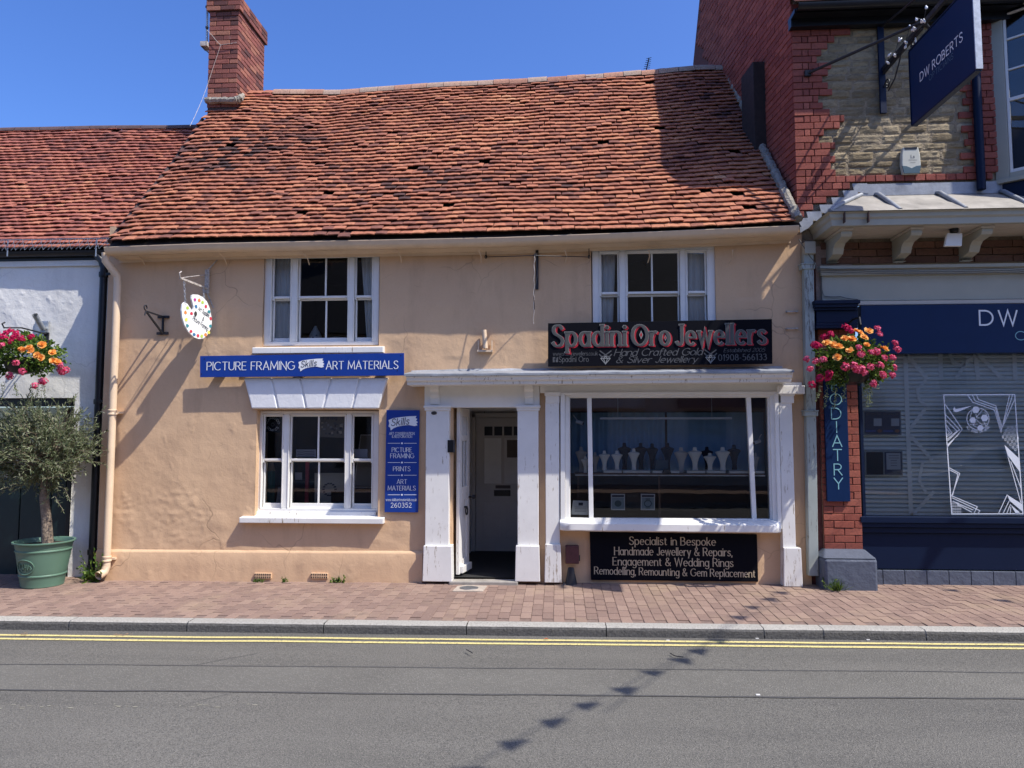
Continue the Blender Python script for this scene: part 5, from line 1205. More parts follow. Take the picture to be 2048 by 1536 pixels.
def letters(parent, text, O, ux, uz, nrm, width, cap, pen, mat, track=1.7, shear=0.0, lift=0.003, extra=0.0, space=3.2, off=(0, 0), name='lettering', split=False):
    L, tw = layout(text, track, space); sx = width / tw; sy = cap / 7.0; m = MB(); res = None
    for ch, x0 in L:
        for k, (kind, P) in enumerate(_strokes(ch)):
            Q = [((x0 + p[0] + shear * p[1]) * sx / sy, p[1]) for p in P]
            def M2(x, y, l): return O + ux * ((x + off[0]) * sy) + uz * ((y + off[1]) * sy) + nrm * l
            closed = math.hypot(P[0][0]-P[-1][0], P[0][1]-P[-1][1]) < 1e-6 and len(P) > 4
            stroke_mesh(m, Q, pen, M2, lift + 0.00035 * k, extra, closed)
            if pen.serif and kind in 'LC':
                for e, nb in ((0, 1), (-1, -2)):
                    p, q = Q[e], Q[nb]; d = math.hypot(p[0]-q[0], p[1]-q[1]) or 1
                    if abs(p[0]-q[0]) < 0.35 * d and d > 0.2 and ch not in '&,':
                        hw = pen.serif * (0.8 if ch.islower() else 1.0); y = p[1]
                        if 0.2 < y < 4.2: continue
                        stroke_mesh(m, [(p[0] - hw, y), (p[0] + hw, y)], Pen(pen.a), M2, lift + 0.0022, extra)
        if split: res = m.build('letter', mat, parent, recalc=False); m = MB()
    return res if split else m.build(name, mat, parent, recalc=False)
UX, UZ, NF = Vector((1, 0, 0)), Vector((0, 0, 1)), Vector((0, -1, 0))
def wall_text(parent, text, x0, y0, x1, y1, cap, Y, pen, mat, **kw):
    a, b = W(x0, y0, Y), W(x1, y1, Y); u = (b - a); wd = u.length; u.normalize(); up = Vector((-u.z, 0, u.x))
    c = (W(x0, y0 - cap, Y) - a).length; kw.setdefault('split', (cap >= 11 or cap >= 8.5 and len(text) <= 12) and 'name' not in kw); return letters(parent, text, a, u, up, NF, wd, c, pen, mat, **kw)
def board(name, pts, Yf, t, mat, parent=None, bevel=0.002):
    return MB().prism([(W(*p, Yf).x, W(*p, Yf).z) for p in pts], Yf, Yf + t).build(name, mat, parent, bevel=bevel)
def sheet(parent, name, poly, Y, mat, lift=0.003):       # thin flat print on a wall plane, px outline
    v = [W(*p, Y) + NF * lift for p in poly]
    return MB().add([tuple(q) for q in v], [tuple(range(len(v)))]).build(name, mat, parent, recalc=False)
def poly_lines(parent, name, lines, Y, w_px, mat, lift=0.003, closed=False):
    m = MB(); k = 0
    for P in lines:
        Q = [(p[0], -p[1]) for p in P]
        stroke_mesh(m, Q, Pen(w_px if not isinstance(w_px, list) else w_px[k]), lambda x, y, l: W(x, -y, Y) + NF * l, lift + 0.0004 * (k % 5)); k += 1
    return m.build(name, mat, parent, recalc=False)

# ================================================================ SIGNS
OPTIMA = Pen(0.46, 0.82); THIN = Pen(0.6); HAND = Pen(0.55)
def brush(parent, x0, y0, x1, y1, Y):
    w, h = x1 - x0, y1 - y0; r = random.Random(5); P = [(0, .28), (.15, .16), (.4, .08), (.7, .02), (.97, 0), (.93, .14), (1.0, .2), (.95, .32), (1.02, .42), (.96, .52), (1.0, .64), (.9, .70), (.7, .62), (.5, .66), (.3, .74), (.18, .84), (.08, 1.0), (.06, .8), (0, .72), (.03, .5)]
    sheet(parent, 'brush_mark', [(x0 + a * w, y0 + b * h) for a, b in reversed(P)], Y, M['ltr_white'], 0.003)
    wall_text(parent, 'Skills', x0 + w * .1, y0 + h * .68, x0 + w * .70, y0 + h * .56, h * .46, Y, Pen(0.75), M['ltr_ink'], shear=0.25, lift=0.0055)
def sky_sign():
    Y = -0.115; s = thing('shop_sign', 'long blue picture framing sign with a white brush mark under the upper window', 'sign', tuple(W(604, 754, Y)))
    board('panel', [(400, 754.5), (808, 751), (808, 706), (400, 712)], Y, 0.012, M['blue'], s)
    for px_ in (440, 600, 765): q = rect(px_, 722, px_ + 8, 745, -0.1); MB().box(q[0], q[1], -0.102, 0.0, q[2], q[3]).build('batten', M['black'], s)
    wall_text(s, 'PICTURE FRAMING', 414, 740.3, 589, 739.2, 16.0, Y, OPTIMA, M['ltr_white'], track=1.5, split=True)
    wall_text(s, 'ART MATERIALS', 652.5, 738.6, 796, 737.4, 15.6, Y, OPTIMA, M['ltr_white'], track=1.5, split=True)
    brush(s, 597, 717, 648, 743, Y)
    for px_, py in ((409, 718), (403, 748), (554, 752), (650, 751), (802, 711), (795, 741)):
        p = W(px_, py, Y); MB().lathe([(0.006, 0), (0.006, 0.003)], (0, 0, 0), 8).build('screw', M['iron'], s).matrix_basis = Matrix.Translation(p) @ Matrix.Rotation(R(90), 4, 'X')
    Y = -0.03; s = thing('shop_sign', 'tall blue sign board of the picture framer beside the doorway', 'sign', tuple(W(803, 1025, Y)))
    board('panel', [(769, 1024.5), (836, 1025), (839, 820.5), (773, 820)], Y, 0.02, M['blue'], s)
    brush(s, 777, 832, 835, 861, Y)
    T = lambda t, x0, x1, yb, cap, pen=OPTIMA, tr=1.4: wall_text(s, t, x0, yb, x1, yb, cap, Y, pen, M['ltr_white'], track=tr)
    T('ART CONSERVATION', 778.6, 829, 869.6, 5.2, Pen(0.75)); T('& RESTORATION', 784, 824, 875.6, 5.0, Pen(0.75))
    T('PICTURE', 784, 824, 904, 8.8); T('FRAMING', 781, 828, 916, 8.8); T('PRINTS', 786.5, 820.5, 942, 8.8); T('ART', 794, 814, 967.6, 8.8); T('MATERIALS', 776, 831, 980.6, 8.8)
    T('www.skillsartmaterials.co.uk', 771.6, 833.6, 1002, 5.6, Pen(0.55)); T('260352', 782, 823, 1014.8, 9, Pen(0.7), 1.8)
    for y in (886.5, 925, 950.4, 989.5):
        poly_lines(s, 'rule', [[(776, y), (800, y)], [(808.5, y), (833, y)]], Y, 0.9, M['ltr_white']); sheet(s, 'dot', [(804 + 1.9 * math.cos(a), y + 1.9 * math.sin(a)) for a in [-2 * math.pi * k / 10 for k in range(10)]], Y, M['ltr_white'])
sky_sign()
def spadini():
    Y = -0.15; s = thing('shop_sign', 'black jewellers sign with red and silver letters across the upper window', 'sign', tuple(W(1320, 730, Y)))
    board('panel', [(1096, 733), (1545, 727.5), (1544, 638), (1096, 646.5)], Y, 0.022, M['black_board'], s)
    for px_ in (1130, 1320, 1500): q = rect(px_, 660, px_ + 9, 715, Y + 0.03); MB().box(q[0], q[1], Y + 0.022, 0.0, q[2], q[3]).build('batten', M['black'], s)
    words = (('Spadini', 1106, 692.5, 1250, 690.8, 41), ('Oro', 1265, 690.8, 1338, 689.6, 40), ('Jewellers', 1353, 689.8, 1530, 687, 40))
    for w, x0, y0, x1, y1, cap in words:
        a = dict(track=1.95)
        pf = Pen(0.45, 1.12, 0, 0.75)
        for k in range(3): wall_text(s, w, x0, y0, x1, y1, cap, Y, pf, M['ltr_red'], lift=0.0022 + 0.0001 * k, extra=0.10, off=(0.22 + 0.17 * k, -0.14 - 0.10 * k), name='red_shadow', **a)
        wall_text(s, w, x0, y0, x1, y1, cap, Y, pf, M['ltr_line'], lift=0.0062, extra=0.10, split=True, **a)
        wall_text(s, w, x0, y0, x1, y1, cap, Y, pf, M['ltr_grey'], lift=0.0102, extra=-0.04, split=True, **a)
    for cx, cy, r_ in ((1282, 670, 9), (1330.5, 676, 6)):
        sheet(s, 'diamond', [(cx, cy + r_), (cx + r_ * .45, cy), (cx, cy - r_), (cx - r_ * .45, cy)], Y, M['ltr_line'], 0.013); sheet(s, 'diamond', [(cx, cy + r_ * .6), (cx + r_ * .25, cy), (cx, cy - r_ * .6), (cx - r_ * .25, cy)], Y, M['ltr_red'], 0.014)
    D = M['ltr_dim']
    wall_text(s, 'www.stonyjewellers.co.uk', 1106, 711.4, 1195, 710.6, 7.6, Y, Pen(0.7), D, track=1.2); wall_text(s, 'Spadini Oro', 1118, 724, 1177, 723.4, 10.5, Y, Pen(0.75), D)
    sheet(s, 'social_icon', [(1105.5, 724.6), (1116, 724.5), (1116, 714.2), (1105.5, 714.3)], Y, D); wall_text(s, 'f', 1109, 724, 1113, 724, 9, Y, Pen(1.1), M['black_board'], lift=0.005)
    wall_text(s, 'Hand Crafted Gold', 1228, 711.8, 1403, 710, 13.5, Y, Pen(0.45, 1.1, 30), D, shear=0.32, track=1.0); wall_text(s, '& Silver Jewellery', 1232, 725.8, 1393, 724.4, 12.5, Y, Pen(0.45, 1.1, 30), D, shear=0.32, track=1.0)
    wall_text(s, 'Established 2005', 1447, 704.4, 1529, 703.2, 7.2, Y, Pen(0.5, 0.9, 30), D, shear=0.3, track=1.1); wall_text(s, '01908-566133', 1437, 721.2, 1533, 719.8, 12, Y, Pen(0.5, 1.0, 0, 0.5), D, track=1.9)
    for cx, cy in ((1211, 717), (1421, 715)):
        poly_lines(s, 'crossed_tools', [[(cx - 11, cy - 15), (cx + 7, cy - 2)], [(cx + 11, cy - 15), (cx - 7, cy - 2)], [(cx - 12, cy - 8), (cx - 8, cy - 4)], [(cx + 12, cy - 8), (cx + 8, cy - 4)]], Y, 2.2, D)
        poly_lines(s, 'gem', [[(cx - 9.5, cy), (cx - 6, cy - 4), (cx + 6, cy - 4), (cx + 9.5, cy), (cx, cy + 11), (cx - 9.5, cy)], [(cx - 9.5, cy), (cx + 9.5, cy)], [(cx - 4, cy), (cx, cy + 11), (cx + 4, cy)], [(cx - 4, cy), (cx, cy - 4), (cx + 4, cy)]], Y, 1.4, M['ltr_line'])
    Y = -0.035; s = thing('shop_sign', 'black painted board of jewellery services under the shop window', 'sign', tuple(W(1347, 1162, Y)))
    board('panel', [(1182, 1160), (1516.5, 1163.5), (1514, 1069), (1179.5, 1064)], Y, 0.03, M['black_board'], s)
    pf = Pen(0.42, 0.85, 8, 0.45)
    for t, x0, y0, x1, y1, c in (('Specialist in Bespoke', 1259, 1089, 1431, 1091, 15.5), ('Handmade Jewellery & Repairs,', 1229, 1109.5, 1464, 1112, 15.5), ('Engagement & Wedding Rings', 1226, 1130, 1466, 1133.3, 15.5), ('Remodelling, Remounting & Gem Replacement', 1189, 1148, 1510, 1154.5, 14.5)):
        wall_text(s, t, x0, y0, x1, y1, c, Y, pf, M['gold_cream'], track=1.45)
spadini()
def opticians():
    Y = -0.085; s = thing('fascia_sign', 'navy opticians fascia sign above the blind covered window', 'sign', tuple(W(1990, 705, Y)))
    q = rect(1723, 607, 2400, 705, Y); MB().box(q[0], q[1], Y, 0.02, q[2], q[3]).build('panel', M['navy_sign'], s, bevel=0.003)
    wall_text(s, 'DW ROBERTS', 1959.5, 650, 2290, 650, 28.5, Y, Pen(0.8), M['ltr_white'], track=2.6, split=True); wall_text(s, 'OPTICIANS', 2031, 680, 2215, 680, 17, Y, Pen(0.6), M['teal_ltr'], track=2.8, split=True)
    Y = -0.055; s = thing('vertical_sign', 'narrow navy podiatry board with pale teal letters on the brick pillar', 'sign', tuple(W(1680, 1003, Y)))
    q = rect(1651, 758, 1697, 1003, Y); MB().box(q[0], q[1], Y, Y + 0.03, q[2], q[3]).build('panel', M['navy_sign'], s, bevel=0.002)
    xc = (q[0] + q[1]) / 2
    for ch, cy in zip('PODIATRY', (770, 798.5, 827, 854, 882, 910, 939, 967)):
        zc_ = W(1673, cy, Y).z; cap = 0.122; wd = _G[ch][0] / 7 * cap * (1.02 if ch != 'I' else 1)
        letters(s, ch, Vector((xc - wd / 2, Y, zc_ - cap / 2)), UX, UZ, NF, max(wd, 0.003), cap, Pen(0.62), M['teal_ltr'])
opticians()
def hanging_sign():
    Xs = W(1757, 150, 0).x + 0.02; s = thing('hanging_sign', 'large navy opticians sign hanging from an iron bracket by the stone wall', 'sign', (Xs, -1.2, 5.0))
    tl, bl, br = WX(1816, 110, Xs), WX(1824, 250, Xs), WX(1953, 148, Xs)
    y0, y1 = bl.y, br.y; z0 = bl.z; z1 = tl.z + 0.02
    MB().box(Xs, Xs + 0.045, y1, y0, z0, z1).build('panel', M['navy_sign'], s, bevel=0.003)
    m = MB().box(Xs - 0.008, Xs + 0.053, y1 - 0.012, y1 - 0.0005, z0 - 0.004, z1 + 0.002); m.build('edge_strip', M['steel'], s, bevel=0.002)
    MB().box(Xs - 0.006, Xs + 0.051, y1, y0, z0 - 0.018, z0 - 0.001).build('edge_strip', M['navy'], s); MB().box(Xs - 0.006, Xs + 0.051, y1, y0, z1 + 0.001, z1 + 0.018).build('edge_strip', M['navy'], s); MB().box(Xs - 0.006, Xs + 0.051, y0 + 0.001, y0 + 0.012, z0, z1).build('edge_strip', M['navy'], s)
    L_, U_ = Vector((0, -1, 0)), Vector((0, 0, 1)); n_ = Vector((-1, 0, 0))
    a, b = WX(1841, 163, Xs), WX(1926, 88, Xs)
    letters(s, 'DW ROBERTS', Vector((Xs, a.y, a.z)), L_, U_, n_, a.y - b.y, 0.085, Pen(0.85), M['ltr_white'], track=1.9, split=True)
    a, b = WX(1859, 161, Xs), WX(1907, 117, Xs)
    letters(s, 'OPTICIANS', Vector((Xs, a.y, a.z - 0.005)), L_, U_, n_, a.y - b.y, 0.055, Pen(0.45), flat('dim_teal_lettering', (0.14, 0.24, 0.30), 0.5), track=2.6, split=True)
    # bracket
    b_ = thing('sign_bracket', 'black iron scroll bracket carrying the navy hanging sign, hung with white bulbs', 'bracket', (Xs, 0, 5.2))
    pt, pb = W(1757, 45, -0.02), W(1760, 228, -0.02)
    MB().box(Xs - 0.03, Xs + 0.04, -0.045, -0.016, pb.z, pt.z).build('wall_plate', M['navy'], b_, bevel=0.004)
    arm_z = z1 + 0.14; tipy = y1 - 0.15
    MB().bar((Xs + 0.02, -0.04, arm_z), (Xs + 0.02, tipy, arm_z + 0.02), 0.035, 0.05).build('arm', M['iron'], b_)
    MB().bar((Xs + 0.02, -0.04, W(1759, 150, 0).z), (Xs + 0.02, y0 - 0.25, arm_z - 0.02), 0.022, 0.03).build('strut', M['iron'], b_)
    for (cy, cz_, r0) in ((-0.12, arm_z - 0.22, 0.07), (y0 - 0.05, arm_z - 0.09, 0.05)): MB().tube([(Xs + 0.02, cy + r0 * (1 - t / 26) * math.cos(t * 0.38), cz_ + r0 * (1 - t / 26) * math.sin(t * 0.38)) for t in range(20)], 0.008, 6).build('scroll', M['iron'], b_, smooth=True)
    m = MB(); m.tube([(Xs + 0.02, -0.14, arm_z - 0.3), (Xs + 0.02, -0.30, arm_z - 0.24), (Xs + 0.02, -0.42, arm_z - 0.10), (Xs + 0.02, -0.46, arm_z - 0.02)], 0.009, 6); m.build('curved_strut', M['iron'], b_, smooth=True)
    wl = W(1612, 148, -0.02); MB().box(wl.x - 0.02, wl.x + 0.05, -0.05, -0.016, wl.z - 0.035, wl.z + 0.035).build('stay_plate', M['iron'], b_, bevel=0.004)
    MB().tube([(wl.x + 0.02, -0.04, wl.z), (Xs + 0.02, -0.95, arm_z + 0.03)], 0.017, 8).build('stay', M['iron'], b_); MB().tube([(2 * Xs - wl.x, -0.04, wl.z), (Xs + 0.02, -0.95, arm_z + 0.03)], 0.017, 8).build('stay', M['iron'], b_)
    MB().tube([(Xs + 0.02, -0.03, pt.z - 0.06), (Xs + 0.02, -1.1, arm_z + 0.30), (Xs + 0.02, tipy + 0.05, arm_z + 0.04)], 0.012, 8).build('tie_rod', M['iron'], b_)
    for y in (y0 - 0.1, y1 + 0.1): MB().tube([(Xs + 0.02, y, z1 + 0.015), (Xs + 0.02, y, arm_z)], 0.007, 6).build('hanger', M['steel'], b_)
    bulb = flat('white_bulb', (0.86, 0.87, 0.88), 0.25); r = random.Random(4); w = []
    me = MB().lathe([(0.003, -0.022), (0.012, -0.012), (0.014, 0.0), (0.008, 0.014), (0.006, 0.026)], (0, 0, 0), 8).mesh('bulb', bulb, True)
    for k in range(16):
        y = -0.30 - 0.055 * k; q = Vector((Xs - 0.03 + r.uniform(-.03, .02), y, arm_z + 0.02 + r.uniform(-0.10, 0.10))); w.append(q + Vector((0, 0, 0.02)))
        link('bulb', me, b_, Matrix.Translation(q) @ Matrix.Rotation(r.uniform(-1, 1), 4, 'X') @ Matrix.Rotation(r.uniform(-1, 1), 4, 'Y'))
    MB().tube(w, 0.003, 4).build('light_cable', M['iron'], b_)
hanging_sign()
def palette():
    Rr, Ll = W(424, 640, -0.06), W(362, 640, -0.53); s = thing('hanging_sign', 'white painter palette sign with paint dabs hanging from a rusty bracket', 'sign', tuple(W(395, 676, -0.3)))
    u = Rr - Ll; u.z = 0; wd = u.length; u.normalize(); n_ = Vector((u.y, -u.x, 0)); zt_ = W(392, 589, -0.3).z; zb_ = W(392, 677, -0.3).z; ht = zt_ - zb_
    O = Vector((Ll.x, Ll.y, zt_))
    def pt(x, y, l=0.0): return O + u * ((x - 705) / 462 * wd) + Vector((0, 0, -(y - 688) / 672 * ht)) + n_ * l
    raw = [(850,720),(880,700),(935,688),(1010,705),(1080,760),(1130,860),(1163,980),(1165,1080),(1145,1180),(1100,1280),(1040,1340),(975,1360),(900,1345),(820,1280),(760,1190),(722,1080),(710,980),(720,890),(745,850),(790,865),(830,915),(858,945),(878,930),(882,890),(865,830),(845,770)]
    n = len(raw); fr = [pt(*p, 0.0) for p in raw]; bk_ = [pt(*p, -0.018) for p in raw]
    m = MB(); m.add(fr + bk_, [tuple(range(n-1, -1, -1)), tuple(range(n, 2*n))] + [(i, (i+1) % n, (i+1) % n + n, i + n) for i in range(n)]); m.build('panel', flat('white_sign_paint', (0.82, 0.83, 0.79), 0.5), s, recalc=False)
    def blob(cx, cy, rx, ry, col, nm='paint_dab', l=0.003, seed=0):
        r = random.Random(seed + int(cx)); k = 9; P = [pt(cx + rx * r.uniform(.75, 1.15) * math.cos(-2*math.pi*i/k), cy + ry * r.uniform(.75, 1.15) * math.sin(-2*math.pi*i/k), l) for i in range(k)]
        MB().add(P, [tuple(range(k))]).build(nm, col, s, recalc=False)
    cols = {c: flat('dab_' + c, v, 0.5) for c, v in dict(magenta=(.5, .05, .3), orange=(.8, .25, .06), lime=(.45, .6, .1), red=(.6, .05, .08), teal=(.05, .25, .28), blue=(.05, .18, .35), yellow=(.75, .7, .12)).items()}
    for x, y, c in ((897,775,'magenta'),(962,772,'orange'),(1010,788,'lime'),(1062,840,'red'),(1114,910,'teal'),(1145,1010,'red'),(1140,1130,'teal'),(1120,1230,'yellow'),(1073,1280,'orange'),(1015,1310,'lime'),(955,1312,'red'),(899,1303,'blue'),(850,1265,'red'),(797,1190,'teal'),(778,1105,'yellow'),(763,1000,'orange'),(790,925,'lime'),(915,875,'blue'),(850,995,'red')):
        blob(x, y, 22, 28, cols[c])
    blob(912, 990, 24, 42, M['interior'], 'thumb_hole')
    ink = M['ltr_ink']
    for t, xa, ya, xb, yb in (('Art Supplies', 945, 920, 1110, 1000), ('&', 1010, 1065, 1030, 1075), ('Picture Framing', 865, 1085, 1095, 1210)):
        a, b = pt(xa, ya), pt(xb, yb); d = b - a; w = d.length; d.normalize(); letters(s, t, a, d, n_.cross(d) * -1 if n_.cross(d).z < 0 else n_.cross(d), n_, w, 0.05, Pen(0.7), ink, shear=0.15, track=1.0, split=True)
    b_ = thing('sign_bracket', 'rusty white bracket holding the palette sign', 'bracket', tuple(W(416, 600, 0)))
    q0, q1 = W(417, 540, -0.03), W(417, 587, -0.03)
    MB().box(q0.x - 0.03, q0.x + 0.02, -0.055, -0.03, q1.z, q0.z).build('wall_plate', M['rust_white'], b_); MB().bar((q0.x, -0.04, q0.z), (q0.x + 0.09, 0.0, q0.z + 0.13), 0.022, 0.012).bar((q0.x, -0.04, q1.z), (q0.x + 0.06, 0.0, q1.z - 0.17), 0.022, 0.012).build('fixing_strap', M['rust_white'], b_)
    a0, a1 = Vector((q0.x, -0.04, W(413, 578, -0.03).z)), W(368, 556, -0.55); a1.x = a0.x - 0.06
    MB().bar(a0, a1, 0.022).build('arm', M['rust_white'], b_); MB().tube([(q0.x, -0.05, q0.z - 0.06), a1 + Vector((0, 0.03, 0.01))], 0.005, 6).build('stay', M['rust_white'], b_)
    MB().tube([a1, a1 + Vector((0, -0.02, 0.05)), a1 + Vector((0, 0.02, 0.08))], 0.008, 6).build('finial', M['rust_white'], b_)
    for top, (x, y) in ((a0.lerp(a1, 0.87), (760, 880)), (a0.lerp(a1, 0.16), (1040, 775))):
        e = pt(x, y); m = MB(); k = 9
        for i in range(k):
            p, q = top.lerp(e, i / k), top.lerp(e, (i + 1) / k); c = (p + q) / 2; h_ = (p - q).length * 0.62; w_ = 0.010
            ax = Vector((1, 0, 0)) if i % 2 else Vector((0, 1, 0))
            m.tube([c + Vector((0, 0, h_ * math.sin(t))) + ax * w_ * math.cos(t) for t in [2*math.pi*j/8 for j in range(9)]], 0.0032, 5, False)
        m.build('chain', M['steel'], b_)
palette()
def iron_bracket():
    b_ = thing('wall_bracket', 'small black iron bracket left of the palette sign', 'bracket', tuple(W(325, 650, 0)))
    a, c = W(327, 634, -0.01), W(323, 667, -0.01); tip = W(296, 622, -0.36); tip.x = a.x - 0.01
    m = MB().box(a.x - 0.07, a.x + 0.07, -0.02, 0.0, a.z - 0.015, a.z + 0.015); m.build('fixing_plate', M['iron'], b_); MB().box(a.x - 0.075, a.x + 0.065, -0.02, 0.0, c.z - 0.015, c.z + 0.015).build('fixing_plate', M['iron'], b_)
    MB().bar((a.x, -0.018, a.z), (a.x, -0.018, c.z), 0.02).build('upright', M['iron'], b_); MB().bar((a.x, -0.02, a.z), tip, 0.016).build('arm', M['iron'], b_); MB().bar((a.x, -0.02, c.z), tip, 0.018).build('strut', M['iron'], b_)
    MB().tube([tip + Vector((0, -0.01 - 0.028 * math.sin(t), 0.01 + 0.028 * (1 - math.cos(t)))) for t in [k * 0.5 for k in range(11)]], 0.008, 6).tube([tip, tip + Vector((0, -0.02, -0.05))], 0.009, 6).build('scroll', M['iron'], b_)
    b_ = thing('wall_bracket', 'dark sign bracket with side stays and a hanging chain at the middle of the wall', 'bracket', tuple(W(1073, 540, 0)))
    a, c = W(1074, 499, -0.01), W(1074, 579, -0.01); MB().box(a.x - 0.017, a.x + 0.017, -0.02, 0.0, c.z, a.z).build('wall_plate', M['iron'], b_)
    tip = W(1069, 511, -0.45); MB().bar((a.x, -0.02, a.z - 0.05), tip, 0.022).build('arm', M['iron'], b_)
    for px_ in (972, 1178):
        e = W(px_, 514, -0.015); MB().tube([e, tip], 0.005, 6).build('stay', M['iron'], b_); MB().tube([e + Vector((0.012 * math.cos(t), -0.01, 0.018 * math.sin(t))) for t in [2*math.pi*k/10 for k in range(11)]], 0.005, 6).bar(e, e + Vector((0, 0, 0.10)), 0.008).build('eyelet', M['iron'], b_)
    pts = [tip.lerp(W(1067, 648, -0.42), k / 16) + Vector((0.006 * math.sin(k * 2), 0, 0)) for k in range(17)]; MB().tube(pts, [0.004 if k % 2 else 0.0025 for k in range(17)], 6).build('chain', M['rust_white'], b_)
    MB().tube([tip + Vector((0.01, 0, 0.02)), tip + Vector((0.03, 0.05, -0.2)), tip + Vector((-0.01, 0.02, -0.45)), tip + Vector((0.0, 0.02, -0.6))], 0.0045, 6).build('rope_end', M['iron'], b_)
    b_ = thing('flag_holder', 'peach painted flagpole socket on the wall above the doorway', 'bracket', tuple(W(967, 690, 0)))
    q0, q1 = W(968, 660, -0.05), W(971, 697, -0.05); MB().tube([q0, q1], 0.028, 14, caps=False).tube([q0 + Vector((0, 0, .001)), q1], 0.022, 14, caps=False).build('socket', M['peach_trim'], b_, smooth=True)
    for px_ in (957, 984): e = W(px_, 700, -0.02); MB().bar((e.x, -0.02, e.z - 0.02), (e.x, -0.02, e.z + 0.11), 0.016).build('side_lug', M['peach_trim'], b_)
    e = W(970, 702, -0.03); MB().box(e.x - 0.09, e.x + 0.09, -0.05, 0.0, e.z - 0.012, e.z + 0.012).build('cross_bar', M['peach_trim'], b_)
    for k, py in enumerate((623, 657)):
        e = W(1584, py, -0.02); o = MB().bar((e.x - 0.06, -0.03, e.z), (e.x + 0.06, -0.03, e.z), 0.012).box(e.x - 0.065, e.x - 0.045, -0.035, 0.0, e.z - 0.008, e.z + 0.008).box(e.x + 0.045, e.x + 0.065, -0.035, 0.0, e.z - 0.008, e.z + 0.008).build('wall_cleat', M['rust_white'])
        tag(o, ('upper' if k == 0 else 'lower') + ' of the two small cleats by the grey downpipe', 'cleat', 'wall cleats')
iron_bracket()

